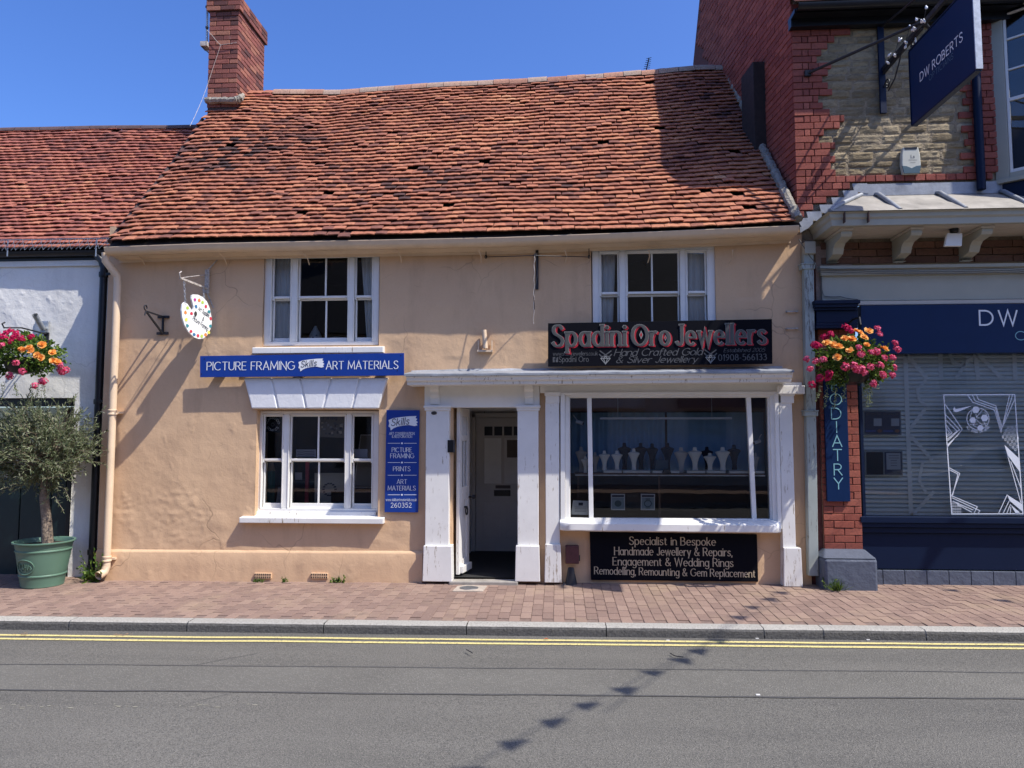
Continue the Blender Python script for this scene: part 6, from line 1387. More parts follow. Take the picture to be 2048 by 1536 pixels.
# ================================================================ THINGS IN THE JEWELLERS WINDOW
def jeweller():
    sy = 0.17
    tz = W(1340, 945.5, sy).z; x0, x1 = W(1150, 945, sy).x, W(1524, 945, sy).x
    t = thing('display_table', 'wooden display table behind the jewellers window', 'table', ((x0 + x1) / 2, sy, tz - 0.6))
    MB().box(x0, x1, sy - 0.12, sy + 0.22, tz - 0.03, tz).build('top', simple('brown_wood', (0.13, 0.07, 0.045), 0.5, 0.25, 12), t, bevel=0.003); MB().box(x0, x1, sy - 0.123, sy - 0.1205, tz - 0.03, tz - 0.018).build('edge_strip', M['steel'], t)
    for x in (x0 + 0.03, (x0 + x1) / 2 - 0.1, x1 - 0.12): MB().box(x, x + 0.02, sy + 0.05, sy + 0.07, rz0 + 0.002, tz - 0.031).build('leg', bpy.data.materials['brown_wood'], t)
    cream_ = flat('cream_bust_fabric', (0.86, 0.83, 0.76), 0.85); grey_ = flat('grey_bust_fabric', (0.52, 0.48, 0.44), 0.85); navy_ = flat('dark_velvet', (0.012, 0.013, 0.025), 0.95)
    prof = [(0.40, 0.0), (0.37, 0.06), (0.33, 0.18), (0.38, 0.34), (0.55, 0.52), (0.82, 0.68), (0.98, 0.755), (0.96, 0.79), (0.70, 0.82), (0.36, 0.845), (0.28, 0.88), (0.27, 0.95), (0.24, 0.985), (0.12, 1.0)]
    def bust(cx, top, base, wpx, mat, Y, label):
        px = 1100 + cx / 4.452; yt, yb = 780 + top / 4.452, 780 + base / 4.452; p = W(px, yb, Y); z0 = tz + 0.001 + (0.03 if base < 700 else 0.0); zt = W(px, yt, Y).z; w = wpx / 4.452 / 2 / 1420 * (Y + 8.2)
        o = MB().lathe([(r * w, z * (zt - z0)) for r, z in prof], (p.x, Y, z0), 20, 1.0, 0.42).build('necklace_bust', mat, None, smooth=True); tag(o, label, 'bust', 'necklace busts on the display table')
    cr = [(278, 505, 720, 105, 'tall grey bust behind the left pane', grey_, .24), (315, 590, 722, 80, 'small white bust half behind the left mullion', cream_, .10), (402, 555, 720, 92, 'low grey bust just right of the left mullion', grey_, .24),
          (485, 540, 695, 100, 'first cream bust from the left in the large pane', cream_, .13), (597, 540, 695, 100, 'second cream bust from the left in the large pane', cream_, .13), (748, 520, 695, 105, 'cream bust standing before two dark busts', cream_, .13),
          (1170, 510, 720, 125, 'dull grey bust right of the small blue case', grey_, .22), (1292, 508, 695, 125, 'tall cream bust between the dull grey one and a dark one', cream_, .14), (1425, 560, 695, 112, 'small cream bust in front of a dark bust at right', cream_, .10), (1540, 508, 695, 130, 'tall cream bust near the right mullion', cream_, .14), (1832, 560, 720, 70, 'slim grey bust behind the right pane', grey_, .2)]
    dk = [(665, 470, 690, 118, 'leftmost dark velvet bust', .29), (810, 470, 690, 112, 'second dark velvet bust from the left', .29), (912, 475, 690, 108, 'third dark velvet bust from the left', .30), (1048, 470, 690, 120, 'dark velvet bust behind the small blue case', .29), (1400, 505, 690, 108, 'dark velvet bust behind the small cream one', .29), (1642, 488, 690, 118, 'rightmost dark velvet bust', .29)]
    for cx, tp, bs, w, lb, mt, Y in cr: bust(cx, tp, bs, w, mt, Y, lb + ' in the jewellers window')
    for cx, tp, bs, w, lb, Y in dk: bust(cx, tp, bs, w, navy_, Y, lb + ' in the jewellers window')
    tray = flat('white_tray', (0.70, 0.69, 0.65), 0.6)
    for k, (a, b) in enumerate(((475, 640), (650, 890), (910, 1148), (1215, 1378), (1390, 1558), (1590, 1905))):
        xa, xb = W(1100 + a / 4.452, 940, sy - 0.08).x, W(1100 + b / 4.452, 940, sy - 0.08).x
        o = MB().box(xa, xb, sy - 0.11, sy + 0.06, tz + 0.001, tz + 0.029).build('display_tray', tray, None, bevel=0.004); tag(o, ['leftmost', 'second from left', 'third from left', 'fourth from left', 'fifth from left', 'rightmost and longest'][k] + ' white tray on the display table', 'tray', 'white trays')
    a = rect(1311, 920, 1336, 935, sy - 0.05); o = MB().box(a[0], a[1], sy - 0.06, sy - 0.02, tz + 0.03, a[3]).build('gift_case', flat('blue_card', (0.03, 0.07, 0.11), 0.6), None, bevel=0.004); tag(o, 'small dark blue case among the busts', 'case')
    a = rect(1323, 938, 1342, 947, sy - 0.13); m = MB().prism([(a[0], a[2]), (a[1], a[2]), (a[1] - 0.02, a[3]), (a[0] + 0.02, a[3])], sy - 0.17, sy - 0.125); tag(m.build('watch_stand', M['black'], None, bevel=0.006), 'little black stand at the middle of the table edge', 'stand')
    # curtain
    cx0, cx1 = r0 + 0.02, r1 - 0.02; cz1 = W(1340, 826, 0.8).z; cz0 = tz - 0.03
    blue = flat('blue_curtain_cloth', (0.20, 0.33, 0.47), 0.9); xm = W(1326, 880, 0.8).x
    drape('curtain', cx0, xm - 0.01, 0.55, cz0, cz1, blue, 'blue curtain left of the gap behind the busts', 'blue curtains', 12, 0.022); drape('curtain', xm + 0.02, cx1, 0.57, cz0, cz1, blue, 'blue curtain right of the gap behind the busts', 'blue curtains', 7, 0.012)
    pts = [W(x, y, 0.74) for x, y in ((1262, 836), (1290, 842), (1320, 841), (1318, 850), (1300, 862), (1284, 874), (1280, 856))]
    # strip light, cameras
    q = rect(1200, 834.5, 1464, 839, 0.25); t = thing('strip_light', 'long white tube light hanging inside the jewellers window', 'light', ((q[0] + q[1]) / 2, .25, q[2]))
    MB().box(q[0], q[1], 0.24, 0.27, q[2], q[3]).build('tube', flat('white_tube', (0.62, 0.63, 0.62), 0.4), t, bevel=0.008)
    for px in (1236, 1424): p = W(px, 834, 0.25); MB().tube([(p.x, .255, q[3]), (p.x, .255, rz1 - 0.02)], 0.003, 5).build('cord', M['steel'], t)
    for px, py, s, lb in ((1159, 845, 1, 'white security camera in the left corner of the jewellers window'), (1514, 884, -1, 'white security camera in the right corner of the jewellers window')):
        p = W(px, py, 0.18); t = thing('security_camera', lb, 'camera', tuple(p), 'window cameras'); w_ = flat('white_plastic', (0.72, 0.73, 0.72), 0.4) if 'white_plastic' not in bpy.data.materials else bpy.data.materials['white_plastic']
        MB().tube([p + Vector((-0.035 * s, 0.01, 0.012)), p + Vector((0.04 * s, -0.02, -0.012))], 0.022, 12).build('body', w_, t, smooth=True); MB().tube([p + Vector((0.041 * s, -0.0202, -0.0123)), p + Vector((0.043 * s, -0.021, -0.013))], 0.016, 12).build('lens', M['black'], t)
        MB().tube([p + Vector((-0.02 * s, 0.01, 0.02)), p + Vector((-0.05 * s, 0.06, 0.06)), p + Vector((-0.07 * s, 0.06, 0.09))], 0.006, 6).build('arm', w_, t)
    # cards standing in the window
    for k, (a, b) in enumerate(((1222, 1250), (1281.5, 1310))):
        Y = 0.06; t = thing('watch_card', ('left' if k == 0 else 'right') + ' of the two watch cards standing in the jewellers window', 'card', tuple(W((a + b) / 2, 1020, Y)), 'watch cards')
        board('card', [(a, 1020), (b, 1020.5), (b, 988), (a, 987.5)], Y, 0.006, flat('white_card_stock', (0.6, 0.62, 0.62), 0.6), t); sheet(t, 'picture', [(a + 2, 1018), (b - 2, 1018), (b - 2, 995), (a + 2, 995)], Y, flat('pale_blue_print', (0.25, 0.33, 0.37), 0.6), 0.002); sheet(t, 'band', [(a + 2, 994), (b - 2, 994), (b - 2, 990), (a + 2, 990)], Y, M['ltr_ink'], 0.002)
        c = ((a + b) / 2, 1007); dk_ = flat('watch_print', (0.06, 0.10, 0.11), 0.5) if k == 0 else bpy.data.materials['watch_print']
        ring = [(c[0] + 7 * math.cos(q_), c[1] + 6.5 * math.sin(q_)) for q_ in [2 * math.pi * i / 16 for i in range(17)]]
        if k == 0: sheet(t, 'watch', list(reversed(ring[:-1])), Y, dk_, 0.004)
        else: poly_lines(t, 'watch', [ring, [(c[0] - 4 , c[1] - 9), (c[0] + 4, c[1] - 9)], [(c[0] - 4, c[1] + 9), (c[0] + 4, c[1] + 9)]], Y, 1.8, dk_, 0.004)
    Y = 0.055; t = thing('brand_plate', 'small dark plate with arched pale lettering between the watch cards', 'plate', tuple(W(1265, 1003, Y)))
    board('plate', [(1252, 1016), (1280, 1016), (1280, 986), (1252, 986)], Y + 0.01, 0.006, M['interior'], t); wall_text(t, 'ROTARY', 1255.5, 994, 1275, 994, 4.5, Y + 0.01, Pen(0.8), M['ltr_dim'], track=1.4)
    Y = 0.05; t = thing('certificate', 'white framed certificate leaning in the left corner of the jewellers window', 'certificate', tuple(W(1160, 1028, Y)))
    board('card', [(1142, 1029), (1177, 1030), (1177, 1002), (1146, 1000.5)], Y, 0.008, bpy.data.materials['white_card_stock'], t); sheet(t, 'crest', [(1157, 1011), (1166, 1011), (1166, 1005), (1157, 1005)], Y, M['ltr_ink'], 0.002)
    poly_lines(t, 'small_print', [[(1150, y), (1172, y)] for y in (1014, 1017, 1020, 1023)], Y, 0.6, M['ltr_dim'], 0.002)
jeweller()
# ================================================================ THINGS IN THE PICTURE FRAMER'S WINDOWS
def framer():
    Y = 0.55; zf = OP[2][2] + 0.02
    p = W(541.5, 1000, Y); zt = W(541, 942, Y).z; zp = W(543, 912, Y).z
    t = thing('giant_pencil', 'giant green pencil standing in the left light of the lower window', 'pencil', (p.x, Y, zf))
    MB().lathe([(0.047, 0), (0.047, zt - zf)], (p.x, Y, zf), 6).build('barrel', flat('green_pencil_paint', (0.02, 0.15, 0.12), 0.5), t); MB().lathe([(0.046, 0.001), (0.016, (zp - zt) * 0.75)], (p.x, Y, zt), 12).build('cone', flat('bare_wood', (0.42, 0.28, 0.16), 0.7), t, smooth=True); MB().lathe([(0.016, (zp - zt) * 0.75), (0.002, zp - zt)], (p.x, Y, zt), 12).build('lead_tip', M['iron'], t, smooth=True)
    q = rect(610, 922, 617, 1010, 0.7); tag(MB().box(q[0], q[1], 0.7, 0.74, zf, q[3]).build('red_post', flat('red_paint', (0.36, 0.015, 0.05), 0.5), None, bevel=0.004), 'bright red post standing behind the middle light of the lower window', 'post')
    def framed(name, px, Y, mat, label, cat, fm=None, fw=2.0):
        t = thing(name, label, cat, tuple(W((px[0][0] + px[1][0]) / 2, px[0][1], Y)))
        board('sheet', px, Y, 0.01, mat, t)
        if fm: poly_lines(t, 'frame', [px + [px[0]]], Y, fw, fm, 0.006)
        return t
    t = framed('canvas', [(629, 1012), (689, 1012), (689, 946), (629, 946)], 0.45, flat('canvas_cream', (0.36, 0.34, 0.30), 0.8), 'pale canvas with a ring of dark leaves in the lower window', 'picture')
    for k in range(14):
        a = 2 * math.pi * k / 14; cx, cy = 659 + 12 * math.cos(a), 979 + 12 * math.sin(a); sheet(t, 'leaf', [(cx - 3, cy + 1.6), (cx + 3, cy + 1.0), (cx + 2, cy - 2), (cx - 2, cy - 1.2)], 0.45, M['ltr_ink'], 0.002)
    t = framed('poster', [(638, 874), (688, 876), (688, 829), (638, 829)], 0.30, flat('grey_poster', (0.17, 0.14, 0.115), 0.8), 'faded painting poster hanging at the top right of the middle light', 'poster')
    wall_text(t, 'Painting', 647, 838.5, 674, 838.5, 6.5, 0.30, Pen(1.1), M['ltr_ink'], lift=0.002, track=1.2); r = random.Random(2)
    for k in range(26): cx, cy = r.uniform(642, 684), r.uniform(845, 870); w, h = r.uniform(2, 6), r.uniform(1, 3.2); sheet(t, 'picture_patch', [(cx, cy + h), (cx + w, cy + h * .6), (cx + w * .8, cy - h), (cx - w * .2, cy - h * .5)], 0.30, (M['ltr_dim'], M['gold_cream'], M['interior'], M['ltr_line'])[k % 4], 0.002 + 0.0005 * (k % 8))
    t = framed('paper_notice', [(592, 914.5), (632, 914.5), (632, 899), (592, 899)], 0.26, flat('white_paper', (0.50, 0.48, 0.52), 0.8), 'white hand written notice low in the middle light', 'notice')
    poly_lines(t, 'writing', [[(595 + 1.5 * (k % 2), 902.5 + 3.6 * k), (604, 902 + 3.6 * k), (612, 902.8 + 3.6 * k), (628, 902.3 + 3.6 * k)] for k in range(4)], 0.26, 1.1, M['ltr_ink'], 0.002)
    t = framed('badge_sticker', [(530.5, 864.5), (560, 864.5), (560, 833), (530.5, 833)], 0.27, M['black_board'], 'black badge with white ring lettering in the top left pane', 'sticker')
    c = (545.5, 849); 
    for word, a0, a1, flip in (('COMMANDO', 165, 15, 1), ('COMICS', 215, 325, -1)):
        for k, ch in enumerate(word):
            a = R(a0 + (a1 - a0) * k / (len(word) - 1)); rr = 10.5 if flip > 0 else 13.5; px, py = c[0] + rr * math.cos(a), c[1] - rr * math.sin(a)
            tx, tz = (math.sin(a), -math.cos(a)) if flip > 0 else (-math.sin(a), math.cos(a))
            u = Vector((tx, 0, tz)); up = Vector((-tz, 0, tx)); wd = _G[ch][0] / 7 * 0.026; letters(t, ch, W(px, py, 0.27) - u * wd / 2, u, up, NF, wd, 0.026, Pen(1.1), M['ltr_white'], lift=0.002)
    sheet(t, 'face_mark', [(c[0] + 4 * math.cos(-k * .8), c[1] + 4.5 * math.sin(-k * .8)) for k in range(8)], 0.27, M['ltr_dim'], 0.002); sheet(t, 'face_mark', [(c[0] - 2, c[1] + 2), (c[0] + 2, c[1] + 2), (c[0] + 2, c[1] - 1), (c[0] - 2, c[1] - 1)], 0.27, M['black_board'], 0.003)
    framed('white_card', [(707, 915.5), (735, 915.5), (735, 898), (707, 898)], 0.28, bpy.data.materials['white_paper'], 'white card with a faint drawing in the right light of the lower window', 'card')
    framed('framed_print', [(708, 975), (746, 975), (750, 870), (722, 870)], 0.62, flat('brown_print', (0.20, 0.16, 0.12), 0.8), 'tall framed print leaning in the right light of the lower window', 'picture', M['rust_white'], 2.0)
    framed('framed_print', [(706, 1010), (745, 1010), (745, 984), (706, 984)], 0.58, flat('dark_print', (0.06, 0.045, 0.045), 0.7), 'dark low print at the foot of the right light of the lower window', 'picture', M['rust_white'], 1.2)
    framed('paint_box', [(590, 960), (604, 960), (604, 945), (590, 945)], 0.75, bpy.data.materials['white_paper'], 'small white box on the shelf left of the red post', 'box')
    framed('pattern_card', [(551, 1010), (566, 1010), (566, 974), (556, 974)], 0.5, flat('speckled_card', (0.24, 0.25, 0.29), 0.8), 'pale speckled card leaning beside the giant pencil', 'card')
    framed('dark_case', [(662, 1012), (690, 1012), (690, 983), (662, 983)], 0.40, M['black_board'], 'dark paint case in front of the leaf ring canvas', 'case')
    q = rect(583, 962, 640, 964.5, 0.8); tag(MB().box(q[0], q[1], 0.78, 1.0, q[2], q[3]).build('shelf', M['interior_mid']), 'thin shelf behind the red post', 'shelf')
    # upper window: cushion and patterned jug on the sill inside
    z = OP[0][2] + 0.02; p = W(672, 670, 0.5)
    o = MB().lathe([(0.02, 0), (0.13, 0.02), (0.17, 0.07), (0.13, 0.13), (0.03, 0.16)], (p.x, 0.52, z), 20, 1.25, 0.6).build('cushion', flat('pale_cushion', (0.40, 0.41, 0.36), 0.9), None, smooth=True); tag(o, 'pale cushion lying behind the middle light of the upper left window', 'cushion')
    p = W(629, 672, 0.42); t = thing('patterned_jug', 'white jug with dark pattern behind the middle light of the upper left window', 'jug', (p.x, .45, z))
    MB().lathe([(0.05, 0), (0.085, 0.06), (0.095, 0.12), (0.06, 0.2), (0.03, 0.25), (0.012, 0.29)], (p.x, .45, z), 18).build('body', flat('white_glaze', (0.55, 0.56, 0.52), 0.4), t, smooth=True); r = random.Random(3)
    for k in range(16): a = r.uniform(-1.2, 1.2); h = r.uniform(0.02, 0.17); rr = 0.099 if h < 0.14 else 0.075; c = Vector((p.x + rr * math.sin(a), .45 - rr * math.cos(a), z + h)); MB().lathe([(0.0, -0.016), (0.012, 0), (0.0, 0.016)], tuple(c), 6, 1, 0.4, False).build('pattern_mark', M['ltr_ink'], t)
    p = W(567, 672, 0.4); o = MB().lathe([(0.055, 0), (0.07, 0.1), (0.075, 0.2)], (p.x, .46, z), 16).build('wicker_basket', simple('pale_wicker', (0.45, 0.42, 0.36), 0.9, 0.4, 60), None); tag(o, 'pale wicker basket behind the left light of the upper left window', 'basket')
framer()
# ================================================================ OPTICIANS WINDOW PRINTS
def optic_prints():
    Y = 0.065; wh = flat('white_vinyl', (0.72, 0.75, 0.80), 0.6)
    t = thing('window_graphic', 'tall white line football graphic on the opticians window', 'window graphic', tuple(W(1972, 1028, Y)))
    f = lambda P: [(1860 + x / 5.484, 770 + y / 5.486) for x, y in P]
    fr = f([(150, 108), (928, 105), (1018, 1412), (238, 1415), (150, 108)]); poly_lines(t, 'border', [fr], Y, 2.0, wh, 0.002)
    thin = [[(158, 200), (352, 485), (190, 680)], [(165, 320), (322, 490), (185, 620)], [(170, 380), (295, 505), (188, 595)], [(178, 440), (240, 525), (190, 565)], [(180, 480), (212, 525), (188, 545)],
            [(410, 112), (470, 190), (705, 275), (778, 520), (870, 115)], [(465, 112), (495, 175), (715, 252), (780, 490), (905, 110)], [(510, 112), (530, 160), (720, 228), (790, 470), (926, 160)],
            [(205, 905), (325, 970), (240, 1210)], [(212, 930), (305, 978), (250, 1200)], [(235, 1215), (518, 1335), (480, 1410)], [(245, 1240), (545, 1378), (525, 1412)], [(250, 1275), (470, 1370)], [(300, 1310), (455, 1395)],
            [(830, 700), (995, 1290)], [(885, 840), (1003, 1150)], [(845, 1205), (750, 1410)], [(868, 1270), (800, 1410)], [(880, 1310), (840, 1410)], [(885, 1340), (880, 1405)]]
    for P in thin: poly_lines(t, 'line', [f(P)], Y, 1.5, wh, 0.002)
    for P in ([(812, 655), (968, 800), (990, 965), (850, 770)], [(845, 1205), (1012, 1310), (1014, 1390), (870, 1268)], [(880, 1310), (985, 1400), (935, 1405)], [(190, 680), (352, 485), (300, 560), (188, 650)], [(265, 235), (272, 262), (300, 262), (462, 226), (330, 285), (285, 298), (258, 290), (252, 265)]):
        P = f(P); ar = sum(P[i-1][0] * P[i][1] - P[i][0] * P[i-1][1] for i in range(len(P))); P = P if ar < 0 else P[::-1]; sheet(t, 'solid_shape', P, Y, wh, 0.0045)
    for i in range(6):
        for j in range(7 - abs(i - 3)):
            cx, cy = 800 + i * 27 + j * 18, 570 + i * 28 - j * 34
            if cx < 965: poly_lines(t, 'ring', [f([(cx + 9 * math.cos(a), cy + 14 * math.sin(a)) for a in [2 * math.pi * k / 8 for k in range(9)]])], Y, 0.8, wh, 0.002)
    for i in range(4):
        for j in range(4 - (i == 0)): cx, cy = 250 + j * 27, 1300 + i * 30; poly_lines(t, 'ring', [f([(cx + 9 * math.cos(a), cy + 9 * math.sin(a)) for a in [2 * math.pi * k / 8 for k in range(9)]])], Y, 0.7, wh, 0.002)
    circ = [(525 + 122 * math.cos(a), 372 + 120 * math.sin(a)) for a in [2 * math.pi * k / 24 for k in range(25)]]; poly_lines(t, 'ball_outline', [f(circ)], Y, 1.4, wh, 0.002)
    for cx, cy, r_ in ((500, 272, 42), (465, 385, 36), (595, 362, 42), (550, 470, 36)): sheet(t, 'ball_patch', f([(cx + r_ * math.cos(-a), cy + r_ * .95 * math.sin(-a)) for a in [2 * math.pi * k / 6 for k in range(6)]]), Y, wh, 0.0045)
    poly_lines(t, 'ball_seam', [f(P) for P in ([(465, 270), (440, 350)], [(500, 320), (510, 360), (540, 360)], [(500, 375), (560, 430), (620, 425)], [(500, 400), (470, 440), (520, 470)], [(570, 280), (510, 350)], [(600, 300), (640, 370)], [(440, 430), (520, 430)], [(590, 405), (610, 450)])], Y, 1.1, wh, 0.002)
    c = (525, 372)
    for k, ch in enumerate('ALL EYES ON HERE'):
        if ch == ' ': continue
        a = R(218 + 104 * k / 15); px, py = c[0] + 160 * math.cos(a), c[1] - 152 * math.sin(a); u = Vector((-math.sin(a), 0, math.cos(a))); up = Vector((-u.z, 0, u.x)); wd = 0.013
        q = f([(px, py)])[0]; letters(t, ch, W(*q, Y) - u * wd / 2, u, up, NF, wd, 0.021, Pen(1.3), wh, lift=0.002)
    pale = flat('pale_letter_strokes', (0.86, 0.93, 0.92), 0.7); YB = 0.153
    t = thing('faint_letter_strokes', 'large faint frosted letters across the blind of the opticians window', 'window lettering', tuple(W(1880, 1030, YB)))  # pale strokes in letter shapes, laid over the blind
    for P, w in (([(1810, 706), (1822, 1032)], 9), ([(1812, 708), (1852, 755)], 8), ([(1880, 706), (1882, 756)], 9), ([(1900, 708), (1906, 726), (1922, 731), (1945, 716)], 7), ([(1930, 730), (1912, 756)], 7), ([(1950, 706), (1956, 756)], 9), ([(1955, 708), (2002, 756)], 8), ([(2028, 706), (2030, 756)], 9), ([(1850, 762), (1834, 780), (1838, 800), (1852, 812)], 6), ([(1852, 815), (1822, 855)], 7), ([(1822, 872), (1862, 918)], 7), ([(1845, 925), (1838, 960), (1852, 985)], 6), ([(1866, 985), (1824, 1030)], 7)):
        poly_lines(t, 'stroke', [P], YB, w, pale, 0.002)
    fr_ = flat('grey_poster_frame', (0.20, 0.24, 0.27), 0.5)
    def panel(lb, x0, y0, x1, y1):
        t = thing('notice_frame', lb, 'notice', tuple(W((x0 + x1) / 2, y1, 0.10)), 'notice frames in the opticians window'); board('frame', [(x0, y1), (x1, y1), (x1 - 1, y0), (x0 - 1, y0)], 0.10, 0.012, fr_, t); return t
    t = panel('upper notice frame with two dark scan leaflets in the opticians window', 1726, 822, 1803, 870); dn = M['navy_sign']
    sheet(t, 'leaflet', [(1729.5, 868), (1800.5, 868), (1799.5, 824), (1728.5, 824)], 0.10, dn, 0.003)
    for x in (1730, 1765):
        wall_text(t, 'OCT 3D Eye Scan', x + 2, 829.5, x + 31, 829.5, 3.4, 0.10, Pen(0.8), M['ltr_dim'], lift=0.005, track=1); sheet(t, 'white_machine', [(x + 17, 852), (x + 33, 852), (x + 33, 837), (x + 17, 837)], 0.10, flat('machine_print', (0.4, 0.45, 0.5), 0.6) if x == 1730 else bpy.data.materials['machine_print'], 0.005); sheet(t, 'blue_bar', [(x + 1, 864), (x + 21, 864), (x + 21, 860), (x + 1, 860)], 0.10, M['blue'], 0.005); sheet(t, 'round_scan', [(x + 29 + 5 * math.cos(-k * .785), 862 + 3.5 * math.sin(-k * .785)) for k in range(8)], 0.10, flat('scan_print', (0.2, 0.08, 0.04), 0.6) if x == 1730 else bpy.data.materials['scan_print'], 0.005)
    t = panel('lower notice frame with one dark and one white sheet in the opticians window', 1730, 902, 1806, 951); sheet(t, 'dark_sheet', [(1733, 949), (1766.5, 949), (1766, 904), (1732, 904)], 0.10, M['black_board'], 0.003); sheet(t, 'navy_sheet', [(1769.5, 949), (1803.5, 949), (1802.5, 904), (1768.5, 904)], 0.10, dn, 0.003); sheet(t, 'white_sheet', [(1773, 939), (1801, 939), (1800.5, 906), (1772, 906)], 0.10, flat('pale_sheet', (0.40, 0.45, 0.50), 0.6), 0.005)
    poly_lines(t, 'small_print', [[(1777 + 4 * (k > 1), 911 + 5 * k), (1797 - 4 * (k > 1), 911 + 5 * k)] for k in range(5)], 0.10, 0.9, M['ltr_ink'], 0.007)
optic_prints()
# ================================================================ SMALL FITTINGS
def fittings():
    Y = -0.06; q = rect(1803, 294, 1842, 347, Y); t = thing('alarm_box', 'cream and slate alarm box on the stone wall', 'alarm box', (q[0], Y, q[2])); w, h = q[1] - q[0], q[3] - q[2]; x0, z0 = q[0], q[2]
    S = lambda P, y0, y1, nm, mt, bv: MB().prism([(x0 + a * w, z0 + b * h) for a, b in P], y0, y1).build(nm, mt, t, bevel=bv)
    S([(0.08, 0), (0.92, 0), (1.0, 0.35), (0.98, 0.7), (0.9, 1), (0.1, 1), (0.02, 0.7), (0, 0.35)], Y, 0.0, 'case', flat('cream_plastic', (0.52, 0.52, 0.45), 0.5), 0.012); S([(0.1, 0.005), (0.9, 0.005), (0.985, 0.3), (0.75, 0.28), (0.5, 0.2), (0.25, 0.28), (0.015, 0.3)], Y - 0.006, Y + 0.005, 'slate_base', flat('slate_plastic', (0.05, 0.10, 0.13), 0.5), 0.002); S([(0.2, 0.91), (0.8, 0.91), (0.84, 0.985), (0.16, 0.985)], Y - 0.004, Y + 0.005, 'solar_cell', M['black'], 0)
    wall_text(t, 'Lx', 1822, 316, 1829, 316, 6, Y, Pen(0.9), M['ltr_ink'], lift=0.002); poly_lines(t, 'small_print', [[(1817, 320), (1834, 320)], [(1821, 325), (1831, 325)]], Y, 0.6, M['ltr_dim'], 0.002)
    p = W(1908, 462, -0.35); t = thing('floodlight', 'white floodlight with a black sensor under the canopy', 'floodlight', tuple(p)); MB().lathe([(0.012, 0.06), (0.03, 0.055), (0.045, 0.02), (0.042, -0.01), (0.02, -0.03)], tuple(p), 14).build('sensor', M['black'], t, smooth=True)
    a = [W(x, y, -0.36) for x, y in ((1888, 493), (1922, 493), (1923, 467), (1893, 467))]; MB().prism([(v.x, v.z) for v in a], -0.38, -0.34).build('lamp_panel', M['white'], t, bevel=0.006); MB().bar(W(1917, 468, -0.35), W(1918, 455, -0.33), 0.025).bar(W(1910, 450, -0.33), W(1910, 458, -0.34), 0.02).build('arm', M['white'], t)
    q = rect(1131, 1092, 1158, 1128, -0.09); t = thing('meter_box', 'small maroon box on the wall under the shop window', 'box', (q[0], -0.09, q[2])); MB().box(q[0], q[1], -0.09, 0.0, q[2], q[3]).build('case', simple('maroon_paint', (0.085, 0.028, 0.03), 0.6, 0.2, 12), t, bevel=0.008); MB().box(q[1] + 0.001, q[1] + 0.012, -0.07, -0.03, q[2] + 0.03, q[2] + 0.09).build('latch', M['iron'], t)
    p = W(1142, 1160, -0.05); o = MB().lathe([(0.075, 0), (0.065, 0.03), (0.045, 0.12), (0.035, 0.18), (0.03, 0.19)], (p.x, -0.07, gz(1) - 0.01), 14, 1, 0.7).build('pipe_guard', M['iron'], None, smooth=True); tag(o, 'black cone shaped guard standing under the maroon box', 'pipe guard')
    p = W(868, 826, -0.092); o = MB().lathe([(0.034, 0.0), (0.03, 0.008)], (0, 0, 0), 20, 1, 0.6).build('number_plaque', simple('bronze', (0.06, 0.055, 0.05), 0.5, 0.2, 30, metal=0.5)); o.matrix_basis = Matrix.Translation(p) @ Matrix.Rotation(R(90), 4, 'X'); tag(o, 'small dark oval plaque at the top of the left door pilaster', 'plaque')
    q = rect(895, 880, 907, 905, -0.10); o = MB().box(q[0], q[1], -0.10, 0.02, q[2], q[3]).build('door_bell', M['black'], None, bevel=0.004); tag(o, 'black bell box at the edge of the left door pilaster', 'bell')
    # pavement covers
    p = WZ(938, 1176, pave_z(0, -0.3)); t = thing('stop_tap_cover', 'oval iron cover in a pale concrete patch before the doorway', 'cover', tuple(p)); z = pave_z(p.x, p.y)
    P = [(p.x - 0.16, p.y - 0.15), (p.x + 0.17, p.y - 0.14), (p.x + 0.19, p.y + 0.13), (p.x - 0.05, p.y + 0.16), (p.x - 0.14, p.y + 0.10)]; MB().prism_z(P, z - 0.03, z + 0.006).build('concrete_patch', simple('pale_concrete', (0.40, 0.34, 0.28), 0.9, 0.2, 20, 0.5, 50), t); MB().lathe([(0.105, 0), (0.10, 0.006), (0.08, 0.006)], (p.x, p.y, z + 0.0062), 24, 1.0, 0.85).build('lid', simple('worn_iron', (0.13, 0.13, 0.135), 0.5, 0.3, 40, 0.6, 120, metal=0.3), t)
    p = WZ(1137, 1167, pave_z(1, -0.1)); o = MB().box(p.x - 0.06, p.x + 0.06, p.y - 0.05, p.y + 0.05, pave_z(p.x, p.y) - 0.02, pave_z(p.x, p.y) + 0.008).build('small_stop_cover', bpy.data.materials['worn_iron'], None, bevel=0.004); tag(o, 'small square iron cover at the foot of the shop wall', 'cover')
    # aerials
    a, b = W(413.5, 88, 2.0), W(415.5, -30, 2.0); t = thing('aerial_mast', 'thin steel aerial mast strapped to the chimney', 'aerial', tuple(a)); MB().tube([a, b, b + Vector((0, 0, 1.0))], 0.017, 8).build('mast', M['steel'], t, smooth=True)
    for py in (14, 55): p = W(414, py, 1.98); MB().tube([p + Vector((0, 0, -0.012)), p + Vector((0, 0, 0.012))], 0.024, 8).build('strap', M['iron'], t)
    p = W(411, 92, 1.95); MB().box(p.x - 0.06, p.x + 0.05, 1.90, 2.05, p.z - 0.02, p.z + 0.05).build('bracket_plate', M['rust_white'], t); MB().bar(p + Vector((-0.05, -0.02, -0.02)), p + Vector((0.05, 0.02, -0.1)), 0.03, 0.01).build('bracket_arm', M['iron'], t)
